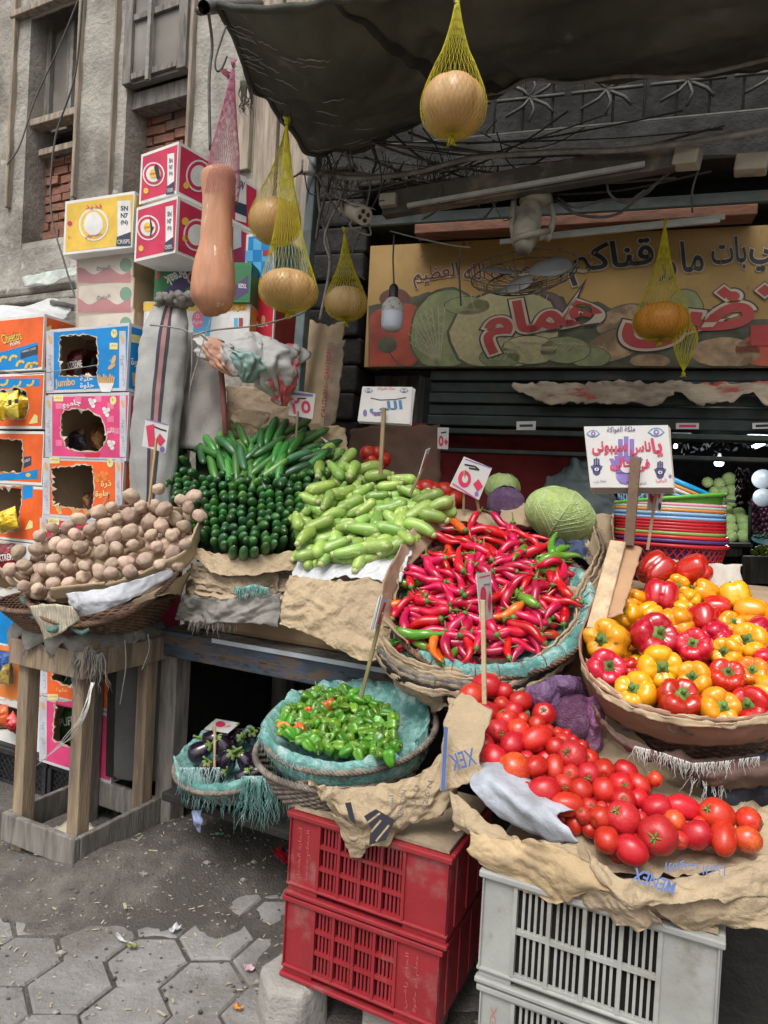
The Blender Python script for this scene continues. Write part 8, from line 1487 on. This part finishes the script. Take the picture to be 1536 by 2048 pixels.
for x, y, r, lab in ((1525, 958, 19, 'upper round white scale pan at the right edge'), (1526, 995, 18, 'lower round white scale pan at the right edge')): p = at(x, y, 6.5); mb = MB(); mb.lathe([(0, .0), (r * 6.5 / FPX, .006), (r * 6.5 / FPX + .002, .002), (0, -.004)], M('white_pan', (.22, .24, .26), .35, .05), 32, p, frame_of(EYE - p)); tag(link('scale_pan', mb), lab, 'scale pan')
mb = MB(); dp_ = M('dried_pepper', (.05, .008, .014), .9, .3, 20, 0, rnd=0)
for k in range(150): a = g.uniform(0, 6.28); y = g.uniform(935, 1006); p = at(1484 + 8 * cos(a), y, 5.8); mb.tube([p, p + V((.02 * cos(a), -.01, -.02)), p + V((.035 * cos(a), -.02, -.045))], [.006, .007, .001], dp_, 5)
tag(link('pepper_string', mb), 'string of dark dried peppers hanging at the right', 'pepper string')
for x0, y0, x1, y1, m, lab in ((1425, 1086, 1502, 1093, greywood, 'weathered plank edge under the stacked cabbages'), (1428, 1098, 1480, 1112, greywood, 'wooden crate front under the stacked cabbages'), (1340, 1095, 1420, 1125, blackpl, 'dark box behind the stacked basins'), (1486, 1112, 1545, 1165, greywood, 'woven dark hamper at the right edge')):
    a, b = at(x0, (y0 + y1) / 2, 5.2), at(x1, (y0 + y1) / 2, 5.1); mb = MB(); mb.beam(a, b, .25, (y1 - y0) * 5.15 / FPX, m); tag(link('market_crate', mb, bev=.005), lab, 'crate')
mb = MB(); mb.tube([at(1434, 1010, 7), at(1434, 1000, 7.0), at(1500, 1005, 7), at(1500, 1080, 7)], .02, greenpaint, 6); tag(link('tray_frame', mb), 'dark tray frame round the lower stacked cabbages', 'tray')
# lit lamps at the back
def lit(name, label, mb, power, loc, size=.08, col=(.92, .97, 1)):
    o = link(name, mb); tag(o, label, 'lamp'); l = bpy.data.lights.new(name + '_light', 'POINT'); l.energy = power; l.shadow_soft_size = size; l.color = col; q = bpy.data.objects.new(name + '_light', l); COL.objects.link(q); q.location = loc
glow = M('bulb_glow', (.92, .97, 1), .4, 0, bump=0, emis=3); p = at(1438, 925, 6.6); k = 6.6 / FPX; mb = MB(); mb.lathe([(0, -8 * k), (6 * k, -7 * k), (9 * k, -3 * k), (9 * k, 3 * k)], glow, 20, p); mb.lathe([(11 * k, 3 * k), (9 * k, 9 * k), (4 * k, 13 * k), (3 * k, 18 * k), (0, 19 * k)], ivory, 20, p); lit('light_bulb', 'lit white bulb hanging over the stacked cabbages', mb, 22, p - EZ * .12 - EY * .25)
mb = MB(); mb.beam(at(1506, 893, 6.2), at(1528, 883, 6.0), .02, .02, glow, EY); mb.beam(at(1512, 895, 6.2), at(1532, 885, 6.0), .02, .02, glow, EY); lit('tube_lamp', 'lit twin tube lamp at the upper right of the market', mb, 10, at(1519, 900, 6.0))
p = at(1351, 893, 6.8); mb = MB(); mb.lathe([(0, -.02), (.018, -.014), (.02, .006), (.012, .026), (0, .03)], glow, 16, p); lit('light_bulb', 'small lit bulb just right of the big message board', mb, 1.5, p - EZ * .1)
foilm = M('silver_foil', (.10, .105, .105), .7, .3, 10, .2, 20, metal=.3); mb = MB()
for k in range(45): p = at(g.uniform(1355, 1500), 890 + g.uniform(-6, 24) * (1 - abs(g.uniform(-1, 1))), 6.9); a = V((g.uniform(-1, 1), g.uniform(-1, 1), g.uniform(-1, 1))) * .022; b = a.orthogonal().normalized() * .012; mb.poly([p - a - b, p + a - b, p + a + b, p - a + b], foilm)
tag(link('foil_garland', mb), 'silvery foil garland strung under the market roof', 'garland')
sheet('market_canopy', [[(1340, 862, 6.0), (1450, 870, 5.8), (1560, 850, 5.4)], [(1340, 880, 7.0), (1450, 882, 7.0), (1560, 900, 6.5)]], M('grey_tarp', (.085, .11, .11)), 'grey tarpaulin canopy sagging at the back of the market', 'canopy', 30, 10, .08, 3, .004, 8)
# ================================================================== litter
def scrap(px, py, w_, h_, m, lab, sd, name='paper_scrap', cat='litter', rot=0, lift=.012):
    p = pz(px, py, 0); p.z = max(0, dirt_z(p)) + lift; a, b = EX * cos(rot) + EY * sin(rot), EY * cos(rot) - EX * sin(rot)
    sheet(name, [[p + a * (w_ * i) + b * (h_ * j) + EZ * (.006 * ((i * j) % 2)) for i in (-1, 0, 1)] for j in (-1, 0, 1)], m, lab, cat, 10, 10, .012, 30, .004, sd, .0008, world=True)
scrap(562, 1728, .05, .022, M('red_wrapper', (.55, .02, .04), .3, .1), 'bright red wrapper lying against the red crate', 1, 'wrapper', rot=-.5); scrap(350, 1865, .012, .016, wsheet, 'small crumpled white paper on the dirt', 2); scrap(250, 1889, .036, .004, wsheet, 'thin white straw lying on the dirt', 3, 'straw', rot=-.1); scrap(475, 2025, .012, .008, M('orange_peel', (.7, .25, .04), .6), 'scrap of orange peel on the pavers', 4, 'orange_peel'); scrap(500, 1945, .012, .014, M('pink_foil', (.45, .3, .33), .4), 'crumpled pinkish foil near the concrete block', 5, 'foil_scrap', rot=1.1)
scrap(436, 1712, .014, .008, M('green_wrap', (.1, .25, .18), .5), 'small green wrapper on the dirt', 6, 'wrapper'); scrap(262, 1897, .014, .008, M('moss', (.2, .2, .06), .9), 'bit of yellow green plant waste on the dirt', 7, 'plant_scrap')
sheet('wrapper', [[(388, 1622, 2.3), (402, 1618, 2.28)], [(386, 1642, 2.28), (405, 1640, 2.27)], [(396, 1664, 2.3), (400, 1662, 2.3)]], M('blue_wrap', (.25, .3, .5), .35, .2, 30, 0, c2=(.6, .6, .55), ms=20), 'blue snack wrapper hanging on a thread under the eggplant basket', 'litter', 10, 14, .02, 20, .003, 3); cable_px('thread', [(398, 1590, 2.25), (396, 1625, 2.28)], .0012, cablel, 'thread holding the blue wrapper')
cable_px('thread', [(286, 1670, 2.45), (258, 1700, 2.4), (252, 1725, 2.36), (225, 1745, 2.33), (200, 1755, 2.32)], .002, cablel, 'pale thread lying on the dirt beside the stand')
g = random.Random(10); mb = MB(); grit = M('grit', (.22, .2, .175), .9, .4, 50, .2, 60); chaff = M('chaff', (.40, .36, .25), .9, .3, 30, 0)
for k in range(1500):
    x, y = g.uniform(-20, 620), g.uniform(1640, 2040); p = pz(x, y, 0); p.z = max(0, dirt_z(p)); dens = dirt_z(p) + .014
    if g.random() > .12 + dens * 28: continue
    s_ = g.uniform(.0012, .006) * (1 if g.random() < .93 else 2.2)
    if g.random() < .8: mb.grid([[p + V((s_ * sin(f) * cos(t) * 1.3, s_ * sin(f) * sin(t), s_ * cos(f) * .8)) for t in (0, 1.2, 2.5, 3.7, 5)] for f in (.1, 1.2, 2.2)], grit if g.random() < .6 else dirt, True, False, True)
    else: a = g.uniform(0, 6.3); mb.beam(p + EZ * .003, p + V((cos(a), sin(a), .1)) * s_ * 3 + EZ * .003, s_ * .7, .001, chaff)
tag(link('grit', mb), 'loose grit, clods and chaff on the dirt', 'grit', None, 'stuff')
for o in PROTOS: bpy.data.objects.remove(o, do_unlink=True)
for o in COL.objects:
    if o.name.split('.')[0] in ('fringe', 'crease_wear'): o['kind'] = 'stuff'
